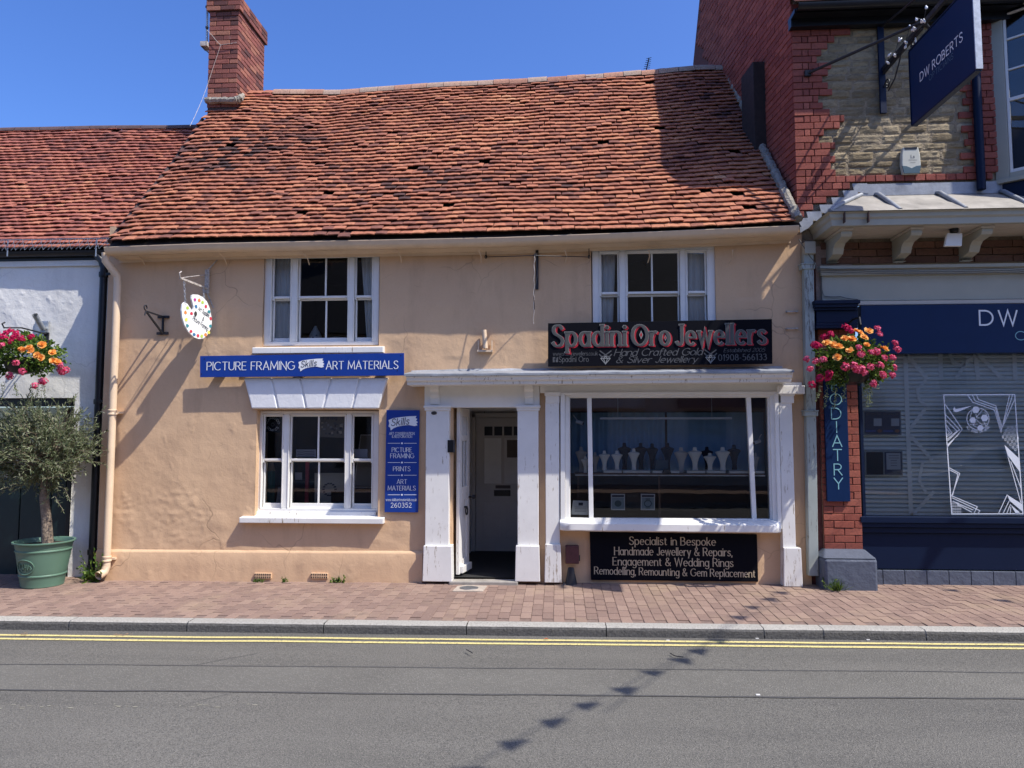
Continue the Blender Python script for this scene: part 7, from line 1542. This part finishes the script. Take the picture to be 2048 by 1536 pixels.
    w = [W(x, y, 1.92) for x, y in ((414, 60), (425, 72), (433, 82), (441, 90), (455, 88), (473, 85))]; tag(MB().tube(w, 0.004, 5).build('aerial_cable', M['rust_white']), 'pale cable looping from the mast across the chimney face', 'cable'); w = [W(441, 91, 1.92), W(428, 130, 1.9), W(415, 170, 1.85), W(404, 200, 1.7), W(390, 232, 1.3), W(380, 252, 1.1)]; tag(MB().tube(w, 0.003, 5).build('aerial_cable', M['rust_white']), 'pale cable hanging from the chimney down to the left roof', 'cable')
    p0, p1 = W(1291, 147, 3.2), W(1298, 116, 3.2); t = thing('roof_aerial', 'small comb shaped aerial behind the ridge', 'aerial', tuple(p0)); MB().tube([p0 + Vector((0, 0, -0.4)), p0, p1], 0.010, 6).build('boom', M['iron'], t)
    for k in range(8): c = p0.lerp(p1, 0.08 + 0.13 * k); MB().tube([c + Vector((-0.055 + 0.002 * k, 0, -0.008)), c + Vector((0.055 - 0.002 * k, 0, 0.008))], 0.0045, 5).build('element', M['iron'], t)
    # cables under the eaves
    def cable(pts, Y, r, mat, label, seg=30):
        P = []
        for i in range(len(pts) - 1):
            for k in range(seg // len(pts) + 2):
                f = k / (seg // len(pts) + 2); x = pts[i][0] + (pts[i+1][0] - pts[i][0]) * f; y = pts[i][1] + (pts[i+1][1] - pts[i][1]) * f + 1.2 * math.sin(math.pi * f) + 0.8 * fbm(x * 0.02, Y * 50); P.append(W(x, y, Y))
        P.append(W(*pts[-1], Y)); tag(MB().tube(P, r, 5).build('cable', mat), label, 'cable')
    tan = flat('tan_cable', (0.24, 0.17, 0.11), 0.7); dkc = flat('grey_cable', (0.13, 0.13, 0.12), 0.7)
    cable([(215, 507), (420, 503), (528, 500), (700, 499), (900, 496), (1070, 493), (1270, 482), (1440, 474), (1590, 462)], -0.025, 0.006, tan, 'tan cable running the length of the peach wall under the gutter')
    cable([(900, 500), (1060, 494), (1180, 490), (1270, 484), (1420, 478), (1600, 468)], -0.03, 0.005, tan, 'thin tan cable above the right upper window'); cable([(529, 502), (530, 560), (527, 640), (528, 690)], -0.006, 0.004, tan, 'thin tan cable down the left edge of the upper left window')
    cable([(0, 522), (60, 527), (120, 521), (195, 522)], WY - 0.015, 0.006, dkc, 'lower dark cable sagging across the top of the white wall'); cable([(0, 517), (80, 515), (150, 519), (198, 514)], WY - 0.015, 0.006, dkc, 'upper dark cable along the top of the white wall')
    for k, (dy, lb) in enumerate(((0, 'upper'), (3.5, 'middle'), (7.5, 'lower'))): cable([(1634, 536 + dy), (1700, 538 + dy), (1850, 540 + dy), (1990, 537 + dy), (2120, 539 + dy)], -0.115 - 0.004 * k, 0.005, dkc, lb + ' of three grey cables along the moulding under the canopy')
    cable([(1598, 478), (1612, 500), (1626, 520), (1634, 535)], -0.13, 0.006, dkc, 'grey cable dropping from the gutter end to the moulding'); cable([(1643, 545), (1644, 580), (1648, 592), (1680, 593), (1716, 599)], -0.06, 0.005, dkc, 'grey cable bending along the top of the navy capital')
    cable([(245, 480), (262, 440), (280, 400), (330, 330), (372, 260)], 0.6, 0.006, dkc, 'dark wire lying where the two roofs meet') if False else None
    # galvanised plate and tube on the white wall
    t = thing('pole_socket', 'galvanised plate with a slanted steel tube on the white wall', 'bracket', tuple(W(83, 660, WY))); q = rect(69, 642, 96, 672, WY - 0.02); MB().box(q[0], q[1], WY - 0.02, WY - 0.002, q[2], q[3]).build('plate', M['steel'], t, bevel=0.003); MB().tube([W(86, 658, WY - 0.04), W(70, 630, WY - 0.22)], 0.032, 14, caps=False).tube([W(86, 658, WY - 0.04), W(70, 630, WY - 0.22)], 0.027, 14, caps=False).build('tube', M['steel'], t, smooth=True)
    t = thing('basket_bracket', 'black scroll bracket carrying the left hanging basket', 'bracket', tuple(W(92, 670, WY))); a = W(92, 668, WY - 0.02); MB().box(a.x - 0.03, a.x + 0.03, WY - 0.02, WY - 0.001, a.z - 0.1, a.z + 0.02).build('plate', M['iron'], t); tip = W(44, 655, -0.42); tip.x = a.x - 0.12; MB().tube([a, a.lerp(tip, 0.6) + Vector((0, 0, 0.03)), tip, tip + Vector((0, -0.03, 0.04)), tip + Vector((0, 0.01, 0.065))], 0.010, 6).build('arm', M['iron'], t); MB().tube([a + Vector((0, 0, -0.1)), a.lerp(tip, 0.7)], 0.008, 6).build('strut', M['iron'], t)
fittings()

# ================================================================ PLANTS
def leaf_card(m, c, d, up, l, w):
    d = d.normalized(); s = d.cross(up)
    if s.length < 0.05: s = d.cross(Vector((1, 0.3, 0)))
    s.normalize(); n = s.cross(d) * (w * 0.35)
    m.add([c, c + d * l * 0.45 + s * w * 0.5 + n, c + d * l, c + d * l * 0.45 - s * w * 0.5 + n], [(0, 1, 2), (0, 2, 3)])
def rv(r, a=1.0): return Vector((r.gauss(0, a), r.gauss(0, a), r.gauss(0, a)))
def olive():
    r = random.Random(21); g = WZ(86, 1171, pave_z(-6.2, -0.3)); C = Vector((g.x, g.y + 0.02, g.z))
    pot = thing('plant_pot', 'large green plastic pot with an embossed tree oval', 'pot', tuple(C)); rt = W(33, 1082, C.y).x; rim = (W(145, 1082, C.y).x - rt) / 2 * 0.93; h = W(88, 1080, C.y).z - C.z; bot = rim * 0.68
    cx = (rt + W(145, 1082, C.y).x) / 2
    pr = [(bot * 0.96, 0), (bot, 0.008)]
    for k in range(13):
        f = k / 12; rad = bot + (rim * 0.92 - bot) * f; pr.append((rad + (0.006 if k in (3, 10) else 0), h * 0.93 * f + 0.01))
        if k in (3, 10): pr[-1:] = [(rad, h * .93 * f), (rad + 0.007, h * .93 * f + 0.008), (rad + 0.007, h * .93 * f + 0.018), (rad, h * .93 * f + 0.026)]
    pr += [(rim * 0.94, h * 0.955), (rim, h * 0.965), (rim * 1.01, h * 0.985), (rim, h), (rim * 0.93, h * 0.995), (rim * 0.90, h * 0.95), (rim * 0.88, h * 0.86)]
    MB().lathe(pr, (cx, C.y, C.z), 48, caps=False).build('body', M['pot'], pot, smooth=True); MB().lathe([(0.01, 0), (rim * 0.89, 0.0)], (cx, C.y, C.z + h * 0.9), 32, caps=False).build('soil', M['soil'], pot)
    # embossed oval with a little tree
    def skin(a, z, o=0.004):                              # point on the pot's front
        rad = bot + (rim * 0.92 - bot) * min(1, z / (h * 0.93)) + o; return Vector((cx + rad * math.sin(a), C.y - rad * math.cos(a), C.z + z))
    a0 = -0.13; zc = h * 0.48; MB().tube([skin(a0 + 0.42 * math.cos(t), zc + 0.082 * math.sin(t)) for t in [2 * math.pi * k / 36 for k in range(37)]], 0.006, 6, False).build('emblem_ring', M['pot'], pot, smooth=True)
    m = MB(); m.tube([skin(a0 - 0.30, zc - 0.03), skin(a0 - 0.1, zc - 0.015), skin(a0 + 0.1, zc + 0.0), skin(a0 + 0.28, zc + 0.01), skin(a0 + 0.33, zc - 0.02)], 0.005, 5)
    for k in range(11): t = -0.28 + 0.055 * k; m.tube([skin(a0 + t, zc - 0.025 + 0.03 * (t + 0.28)), skin(a0 + t + r.uniform(-.03, .06), zc + r.choice((-1, 1)) * 0.03 + 0.005), skin(a0 + t + r.uniform(0.02, .09), zc + r.uniform(-0.055, 0.055))], [0.004, 0.006, 0.003], 5)
    m.build('emblem_tree', M['pot'], pot, smooth=True)
    T = thing('olive_tree', 'small olive tree with a round grey green crown in the green pot', 'tree', (cx, C.y, C.z + h * 0.9))
    base = Vector((cx + 0.04, C.y, C.z + h * 0.9)); crown = W(80, 905, C.y - 0.02); tp = W(90, 965, C.y)
    tr = [base, base.lerp(tp, 0.4) + Vector((0.0, 0, 0)), base.lerp(tp, 0.75) + Vector((-0.02, 0, 0)), tp, tp + Vector((-0.01, 0, 0.15))]
    MB().tube(tr, [0.062, 0.052, 0.046, 0.044, 0.03], 12).build('trunk', M['bark'], T, smooth=True)
    RX_, RZ_ = 0.70, 0.66; bm_ = MB(); leaves = MB(); r = random.Random(8)
    for k in range(330):
        d = rv(r).normalized(); d.z = d.z * 0.9 + 0.12; rad = r.uniform(0.45, 1.0) ** 0.6
        wob = 0.82 + 0.28 * fbm(d.x * 2.2 + 4, d.y * 2.2, d.z * 2.2, 2)
        e = crown + Vector((d.x * RX_, d.y * RX_ * 0.82, d.z * RZ_)) * rad * wob
        e.y = min(e.y, WY - 0.05) if e.z < 3 else e.y
        st = tp + Vector((0, 0, 0.06 + r.uniform(0, 0.12))); mid = st.lerp(e, 0.5) + rv(r, 0.04) + Vector((0, 0, 0.03))
        if k % 2 == 0: bm_.tube([st, mid, e], [0.009, 0.005, 0.002], 5, False)
        tw = (e - mid).normalized()
        for q in range(3):
            tdir = (tw + rv(r, 0.5)).normalized(); ln = r.uniform(0.10, 0.24); o = e - tw * r.uniform(0, 0.2)
            bm_.tube([o, o + tdir * ln], 0.0016, 3, False)
            for j in range(14):
                f = j / 13; ld_ = (tdir * 0.7 + rv(r, 0.45)).normalized(); leaf_card(leaves, o + tdir * ln * f, ld_, rv(r), r.uniform(0.036, 0.068), r.uniform(0.010, 0.017))
    for k in range(16):                                   # long shoots breaking the outline
        d = rv(r).normalized(); d.y = -abs(d.y) * 0.4; d.normalize(); e0 = crown + Vector((d.x * RX_ * .85, d.y * RX_ * .6, d.z * RZ_ * .85)); tdir = (d + Vector((0, 0, 0.5)) + rv(r, 0.2)).normalized(); L = r.uniform(0.15, 0.32); bm_.tube([e0, e0 + tdir * L], 0.002, 3, False)
        for j in range(16): f = j / 15; leaf_card(leaves, e0 + tdir * L * f, (tdir * 0.6 + rv(r, 0.5)).normalized(), rv(r), 0.05 * (1 - 0.3 * f), 0.011)
    stuff(bm_.build('twigs', M['bark'], T, recalc=False)); stuff(leaves.build('crown', M['olive_leaf'], T, recalc=False))
olive()
_fm = {}
def flower_mesh(kind, v):
    if (kind, v) in _fm: return _fm[(kind, v)]
    r = random.Random(hash((len(kind), v)) % 1000); m = MB()
    if kind == 'orange':
        for ring, (n, rad, tilt) in enumerate(((7, 0.034, 0.25), (6, 0.026, 0.7), (4, 0.016, 1.1))):
            for k in range(n):
                a = 2 * math.pi * k / n + ring * 0.4 + r.uniform(-.3, .3); tilt += r.uniform(-0.22, 0.22); d = Vector((math.cos(a) * math.cos(tilt), math.sin(a) * math.cos(tilt), math.sin(tilt))); s = Vector((-math.sin(a), math.cos(a), 0)); w = rad * r.uniform(0.5, 0.75); rad_ = rad * r.uniform(0.8, 1.2); o = Vector((0, 0, 0.004 * ring))
                m.add([o, o + d * rad_ * .6 + s * w + Vector((0, 0, r.uniform(-.004, .004))), o + d * rad_ * 1.05 + s * w * .5 + Vector((0, 0, r.uniform(-.002, .009))), o + d * rad_ * 1.05 - s * w * .5 + Vector((0, 0, r.uniform(-.002, .009))), o + d * rad_ * .6 - s * w], [(0, 1, 2), (0, 2, 3), (0, 3, 4)]); tilt = (0.25, 0.7, 1.1)[ring]
    else:
        for k in range(54):
            d = rv(r).normalized(); d.z = abs(d.z) * 0.9 + 0.05; d.normalize(); c = d * 0.028 * r.uniform(.65, 1.25); s = d.cross(rv(r)).normalized(); t = d.cross(s); w = r.uniform(0.007, 0.012); m.add([c - s * w, c + t * w + d * .003, c + s * w, c - t * w + d * .003], [(0, 1, 2, 3)])
    me = m.mesh('flower', M[kind], recalc=False); _fm[(kind, v)] = me; return me
def basket(label, cx, cy, rx, ry, Y, flowers, seed, trails, side):
    r = random.Random(seed); c = W(cx, cy, Y); sc_ = (Y + 8.2) / 1420; A, B = rx * sc_, ry * sc_; D = A * 0.8
    t = thing('hanging_basket', label, 'hanging basket', tuple(c), 'hanging flower baskets')
    bc = Vector((c.x, Y, c.z - B * 0.15)); MB().lathe([(0.03, -0.17), (0.12, -0.15), (0.17, -0.08), (0.19, 0.0), (0.195, 0.02)], tuple(bc), 24, caps=True).build('bowl', M['black'], t, smooth=True)
    lv = MB()
    for k in range(2600):
        d = rv(r).normalized(); f = r.uniform(0.55, 1.0) * (0.85 + 0.25 * fbm(d.x * 2 + seed, d.y * 2, d.z * 2, 2)); p = c + Vector((d.x * A, d.y * D, d.z * B)) * f
        if p.y > Y + 0.25: continue
        if d.z < -0.35 and abs(d.x) < 0.35: continue
        leaf_card(lv, p, (d + rv(r, 0.7) + Vector((0, -0.2, -0.1))).normalized(), rv(r), r.uniform(0.03, 0.065), r.uniform(0.022, 0.042))
    stuff(lv.build('foliage', M['leaf'], t, recalc=False))
    tl = MB()
    for (x0, y0, x1, y1) in trails:
        a, b = W(x0, y0, Y - D * 0.5), W(x1, y1, Y - D * 0.55)
        for k in range(34): q = a.lerp(b, k / 33) + rv(r, 0.012); leaf_card(tl, q, (rv(r, 0.8) + Vector((0, -0.3, -0.4))).normalized(), rv(r), r.uniform(0.014, 0.026), r.uniform(0.010, 0.018))
        tl.tube([a, a.lerp(b, .5) + rv(r, 0.01), b], 0.002, 3, False)
    stuff(tl.build('trailing_leaves', M['trail_leaf'], t, recalc=False))
    for k, (px, py, kd) in enumerate(flowers):
        u, v = (px - cx) / rx, (py - cy) / ry; q = max(0.0, 1 - u * u * 0.8 - v * v * 0.8) ** 0.5; p = W(px, py, Y - D * (0.25 + 0.85 * q)); nrm = Vector((u * 0.7, -0.9, -v * 0.5 + 0.5)) + rv(r, 0.2)
        o = link('flower', flower_mesh(kd, k % 4), t, Matrix.Translation(p) @ nrm.to_track_quat('Z', 'Y').to_matrix().to_4x4() @ Matrix.Rotation(r.uniform(0, 6), 4, 'Z') @ Matrix.Scale(r.uniform(1.05, 1.4), 4))
    return t
def fl(lst, ox, oy, s, kind): return [(ox + a / s, oy + b / s, kind) for a, b in lst]
FR = fl([(455,400),(560,430),(660,465),(845,530),(770,320),(890,340),(1020,225),(1170,200),(640,635),(1135,430),(1430,500),(960,200),(1090,300)], 1600, 640, 8.53, 'orange') + fl([(1310,160),(1350,250),(1610,405),(1645,510),(1000,480),(1035,590),(1210,560),(1300,545),(1565,655),(1430,655),(1360,785),(770,800),(910,790),(960,850),(1040,840),(1200,800),(1100,910),(1400,940),(1560,940),(1600,815),(395,680),(260,705),(115,670),(170,840),(1240,1090)], 1600, 640, 8.53, 'pink') + fl([(770,130),(820,170),(520,250),(340,1000),(490,990),(210,1110),(300,450),(250,430),(500,920),(420,300),(870,200)], 1600, 640, 8.53, 'magenta')
tb = basket('hanging basket of pink and apricot flowers before the brick pillar', 1706, 728, 78, 62, -0.42, FR, 5, [(1640, 770, 1632, 800), (1655, 775, 1650, 815), (1672, 775, 1668, 818), (1690, 770, 1686, 800), (1736, 765, 1733, 816), (1741, 770, 1738, 812), (1730, 765, 1728, 795), (1752, 755, 1750, 775)], 1)
m_ = W(1690, 650, -0.03); MB().tube([(m_.x, -0.02, m_.z - 0.02), (m_.x, -0.25, m_.z + 0.03), (m_.x, -0.42, m_.z + 0.02), (m_.x, -0.44, m_.z - 0.06)], 0.011, 6).build('hook_arm', M['iron'], tb)
FL = fl([(150,160),(230,190),(60,260),(160,300),(300,270),(440,240),(20,230),(240,220),(100,190),(200,250),(-60,240),(-120,300),(-30,180)], 0, 640, 6.98, 'magenta') + fl([(300,410),(410,390),(440,430),(580,350),(520,490),(580,530),(730,460),(740,570),(800,590),(330,420)], 0, 640, 6.98, 'orange') + fl([(840,630),(920,700),(870,740),(850,690),(580,850),(610,860),(490,920),(140,780),(320,720),(230,600),(40,360),(-100,700),(-150,500)], 0, 640, 6.98, 'pink')
basket('hanging basket of crimson and apricot flowers on the white wall', 45, 712, 92, 55, -0.40, FL, 9, [(85, 765, 82, 840), (78, 770, 74, 820), (90, 765, 92, 812), (10, 765, 2, 800), (30, 765, 34, 790)], 0)
def weed(label, px, py, n, ln, wd, grass, Y0=None):
    p = W(px, py, Y0 if Y0 is not None else -0.03); r = random.Random(int(px)); m = MB(); c = Vector((p.x, p.y, pave_z(p.x, p.y) - 0.005))
    for k in range(n):
        d = (Vector((r.gauss(0, .5), -abs(r.gauss(0, .35)), r.uniform(0.4, 1.2)))).normalized(); o = c + Vector((r.gauss(0, .03), -abs(r.gauss(0, .015)), 0))
        if grass: leaf_card(m, o, d, rv(r), ln * r.uniform(.6, 1.2), wd)
        else:
            L = ln * r.uniform(.4, 1.1); m.tube([o, o + d * L], 0.002, 3, False)
            for j in range(6): leaf_card(m, o + d * L * (0.3 + 0.7 * j / 5), (d + rv(r, .8)).normalized(), rv(r), wd * r.uniform(1.2, 2.2), wd)
    tag(m.build('weed', M['leaf'], None, recalc=False), label, 'plant', 'weeds at the foot of the walls')
weed('leafy weed between the two left downpipes', 193, 1160, 14, 0.34, 0.028, False, -0.06); weed('low broad weed by the downpipe shoe', 186, 1162, 12, 0.12, 0.035, False, -0.12)
weed('grassy tuft beside the grey downpipe', 1672, 1160, 90, 0.15, 0.007, True, -0.28); weed('small leafy weed beside the grassy tuft', 1654, 1160, 8, 0.12, 0.02, False, -0.2)
weed('tiny weed left of the right air brick', 568, 1157, 10, 0.06, 0.014, False, -0.06); weed('low weed right of the right air brick', 680, 1158, 12, 0.06, 0.02, False, -0.06); weed('tiny weed under the left air brick', 515, 1158, 8, 0.04, 0.014, False, -0.06)
# litter in the gutter
r = random.Random(31)
for k, (px, py, cl, lb) in enumerate(((50, 1262, (0.32, 0.2, 0.1), 'dry brown leaf litter at the far left of the gutter'), (245, 1263, (0.34, 0.22, 0.13), 'dry twiggy litter in the gutter left of the kerb joint'), (2020, 1279, (0.4, 0.25, 0.12), 'dry grass litter in the gutter at the far right'), (1098, 1277, (0.45, 0.13, 0.05), 'single orange leaf by the yellow lines'))):
    p = WZ(px, py, -0.12); m = MB(); n = 1 if k == 3 else 14
    for j in range(n): leaf_card(m, Vector((p.x + r.gauss(0, .05) * (k != 3), p.y + r.gauss(0, .012), road_z(p.x) + 0.008 + r.uniform(0, .01))), Vector((r.gauss(0, 1), r.gauss(0, .6), r.uniform(-.05, .2))), Vector((0, 0, 1)), r.uniform(0.03, 0.06), 0.02 if k == 3 else 0.006)
    tag(m.build('leaf_litter', flat('dry_leaf_%d' % k, cl, 0.9), None, recalc=False), lb, 'litter')
m = MB()
P = [WZ(x, y, -0.112) for x, y in ((1340, 1306), (1348, 1311), (1358, 1313), (1367, 1314))]; tag(MB().tube(P, 0.004, 5).build('dark_twig', M['iron']), 'thin dark twig on the road below the shop window', 'twig')
P = [WZ(x, y, -0.112) for x, y in ((933, 1299), (938, 1302), (945, 1306))]; tag(MB().tube(P, 0.004, 5).build('dark_twig', M['iron']), 'short dark twig on the road below the doorway', 'twig')
for k, (px, py) in enumerate(((1516, 1388), (1514, 1276), (1736, 1280), (1336, 1279))):
    p = WZ(px, py, -0.118); tag(MB().box(p.x - 0.014, p.x + 0.014, p.y - 0.008, p.y + 0.008, road_z(p.x) + 0.002, road_z(p.x) + 0.008).build('paper_scrap', M['white_worn']), ['pale scrap lying on the lower tar seam of the road', 'pale scrap at the kerb foot below the sign board', 'pale scrap at the kerb foot near the right joint', 'pale scrap at the kerb foot right of the orange leaf'][k], 'litter', 'paper scraps')

# ================================================================ BUNTING OVER THE STREET (above the frame, casting its flags on the road)
def bunting(shadow_px, height, label, sway):
    t = thing('bunting_string', label, 'bunting', (3, -4, height), 'street bunting'); pts = []
    for k, (px, py) in enumerate(shadow_px):
        zg = road_z(0) if py > 1262 else pave_z(1.5, -0.8); g = WZ(px, py, zg); hgt = height - zg; pts.append(g + SUN * (hgt / SUN.z))
    MB().tube([pts[0] + (pts[0] - pts[1]) * 6] + pts + [pts[-1] + (pts[-1] - pts[-2]) * 4], 0.006, 5).build('cord', M['steel'], t)
    r = random.Random(len(shadow_px)); cl = [flat('flag_' + c, v, 0.8) if 'flag_' + c not in bpy.data.materials else bpy.data.materials['flag_' + c] for c, v in (('red', (.5, .03, .03)), ('white', (.75, .75, .72)), ('blue', (.03, .07, .35)))]
    for k, p in enumerate(pts):
        d = Vector((1, 0.12 + r.uniform(-.15, .15), 0)).normalized(); w = 0.105; tipp = p + Vector((-0.13 + r.uniform(-.05, .06), -0.05 - sway * r.uniform(0, 0.8), -0.25)); n = Vector((0.002, 0.002, 0))
        MB().add([p - d * w, p + d * w, tipp, p - d * w + n, p + d * w + n, tipp + n], [(0, 1, 2), (5, 4, 3), (0, 3, 4, 1), (1, 4, 5, 2), (2, 5, 3, 0)]).build('flag', cl[k % 3], t)
bunting([(940, 1534), (1030, 1480), (1108, 1438), (1175, 1406), (1245, 1376), (1302, 1343), (1354, 1318), (1392, 1300), (1432, 1280)], 5.6, 'bunting string crossing the street above the camera', 0.10)
bunting([(1478, 1230), (1505, 1212), (1532, 1198), (1556, 1186)], 5.6, 'short bunting string reaching the shops above the camera', 0.08)
bunting([(1810, 1169), (1892, 1184), (1992, 1203)], 5.6, 'bunting string ending at the opticians above the frame', 0.08)

# ================================================================ ACROSS THE STREET (seen only as reflections)
def opposite():
    t = thing('opposite_terrace', 'shaded brick terrace across the street seen only as reflections', 'building', (0, -15.5, 0)); Y = -15.2
    MB().box(-16, 20, Y - 0.3, Y, -0.3, 5.2).build('wall', simple('opposite_cream_render', (0.62, 0.56, 0.47), 0.85), t)
    MB().prism_x([(Y + 0.35, 5.1), (Y - 3.4, 8.6), (Y - 7.0, 5.1)], -16.3, 20.3).build('roof', simple('dark_slate', (0.035, 0.035, 0.04), 0.7, 0.3, 12), t)
    for k in range(9):
        x = -14.5 + 3.8 * k; m = MB().box(x, x + 1.0, Y + 0.004, Y + 0.05, 3.0, 4.5); w = m.build('window', M['white'], t); MB().box(x + 0.08, x + 0.92, Y + 0.051, Y + 0.056, 3.08, 4.42).build('pane', M['black'], w)
        MB().box(x - 0.3, x + 0.9, Y + 0.004, Y + 0.10, 0.6, 2.4).build('shop_window', M['black'], t); MB().box(x - 0.6, x + 2.1, Y + 0.004, Y + 0.2, 2.51, 2.9).build('fascia', (M['navy'], M['white_worn'], M['slate'])[k % 3], t)
        if k % 3 == 1: MB().box(x + 1.5, x + 2.2, Y - 3.7, Y - 3.0, 7.8, 10.2).build('chimney', M['chimney_brick'], t)
    struct(MB().box(-30, 30, Y - 0.05, -12.2, -0.25, 0.0).build('far_pavement', M['paver']))
opposite()

def parked_car():
    """silver hatchback at the far kerb; the opticians window mirrors it"""
    x0, Y0 = 8.6, -10.6; t = thing('parked_car', 'silver hatchback across the street mirrored in the opticians window', 'car', (x0 + 2.1, Y0, -0.1)); gz0 = -0.12
    silver = flat('silver_car_paint', (0.55, 0.57, 0.58), 0.25, 0.6, 0.5); dark = flat('car_glass', (0.02, 0.025, 0.03), 0.05, 0.6)
    low = [(0.0, .35), (0.05, .62), (0.35, .80), (1.15, .93), (3.3, .97), (4.05, .92), (4.18, .65), (4.2, .35), (3.75, .25), (0.4, .25)]
    cab = [(0.95, .92), (1.75, 1.42), (2.3, 1.50), (3.2, 1.47), (3.85, 1.15), (4.02, .93)]
    def loft(prof, ws, nm, mat, b):
        m = MB(); rows = []
        for s, f in ws: rows.append([(x0 + x, Y0 + s, gz0 + z) for x, z in prof])
        n = len(prof)
        for r_ in rows: m.v += r_
        for k in range(len(rows) - 1): m.f += [(k*n+i, k*n+(i+1) % n, (k+1)*n+(i+1) % n, (k+1)*n+i) for i in range(n)]
        m.f += [tuple(range(n)), tuple(range(len(rows)*n-1, len(rows)*n-n-1, -1))]; return m.build(nm, mat, t, bevel=b)
    loft(low, ((-0.85, 1), (0.85, 1)), 'body', silver, 0.07)
    m = MB(); n = len(cab)
    for s, ins in ((0.80, 0), (0.66, 1)): pass
    A_ = [(x0 + x, Y0 + (0.80 - 0.20 * (z - .92) / .58), gz0 + z) for x, z in cab]; B_ = [(x0 + x, Y0 - (0.80 - 0.20 * (z - .92) / .58), gz0 + z) for x, z in cab]
    m.add(A_ + B_, [tuple(range(n)), tuple(range(2*n-1, n-1, -1))] + [(i, (i+1) % n, (i+1) % n + n, i + n) for i in range(n)]); m.build('cabin', silver, t, bevel=0.05)
    for q in ([(1.28, 1.0), (1.82, 1.36), (2.35, 1.42), (2.35, 1.0)], [(2.45, 1.0), (2.45, 1.42), (3.15, 1.39), (3.55, 1.18), (3.6, 1.0)]):
        MB().add([(x0 + x, Y0 + (0.80 - 0.20 * (z - .92) / .58) + 0.006, gz0 + z) for x, z in q], [tuple(range(len(q)))]).build('side_window', dark, t)
    for cx in (0.85, 3.35):
        w = part('wheel', t); MB().tube([(x0 + cx, Y0 + 0.66, gz0 + 0.32), (x0 + cx, Y0 + 0.87, gz0 + 0.32)], 0.32, 24).build('tyre', M['black'], w); MB().tube([(x0 + cx, Y0 + 0.871, gz0 + 0.32), (x0 + cx, Y0 + 0.88, gz0 + 0.32)], 0.20, 16).build('rim', M['steel'], w)
    MB().box(x0 + 0.03, x0 + 0.25, Y0 + 0.70, Y0 + 0.865, gz0 + .60, gz0 + .70).build('headlight', M['ltr_white'], t); MB().box(x0 + 1.25, x0 + 1.42, Y0 + 0.82, Y0 + 0.98, gz0 + .95, gz0 + 1.06).build('mirror', silver, t, bevel=0.02)
parked_car()
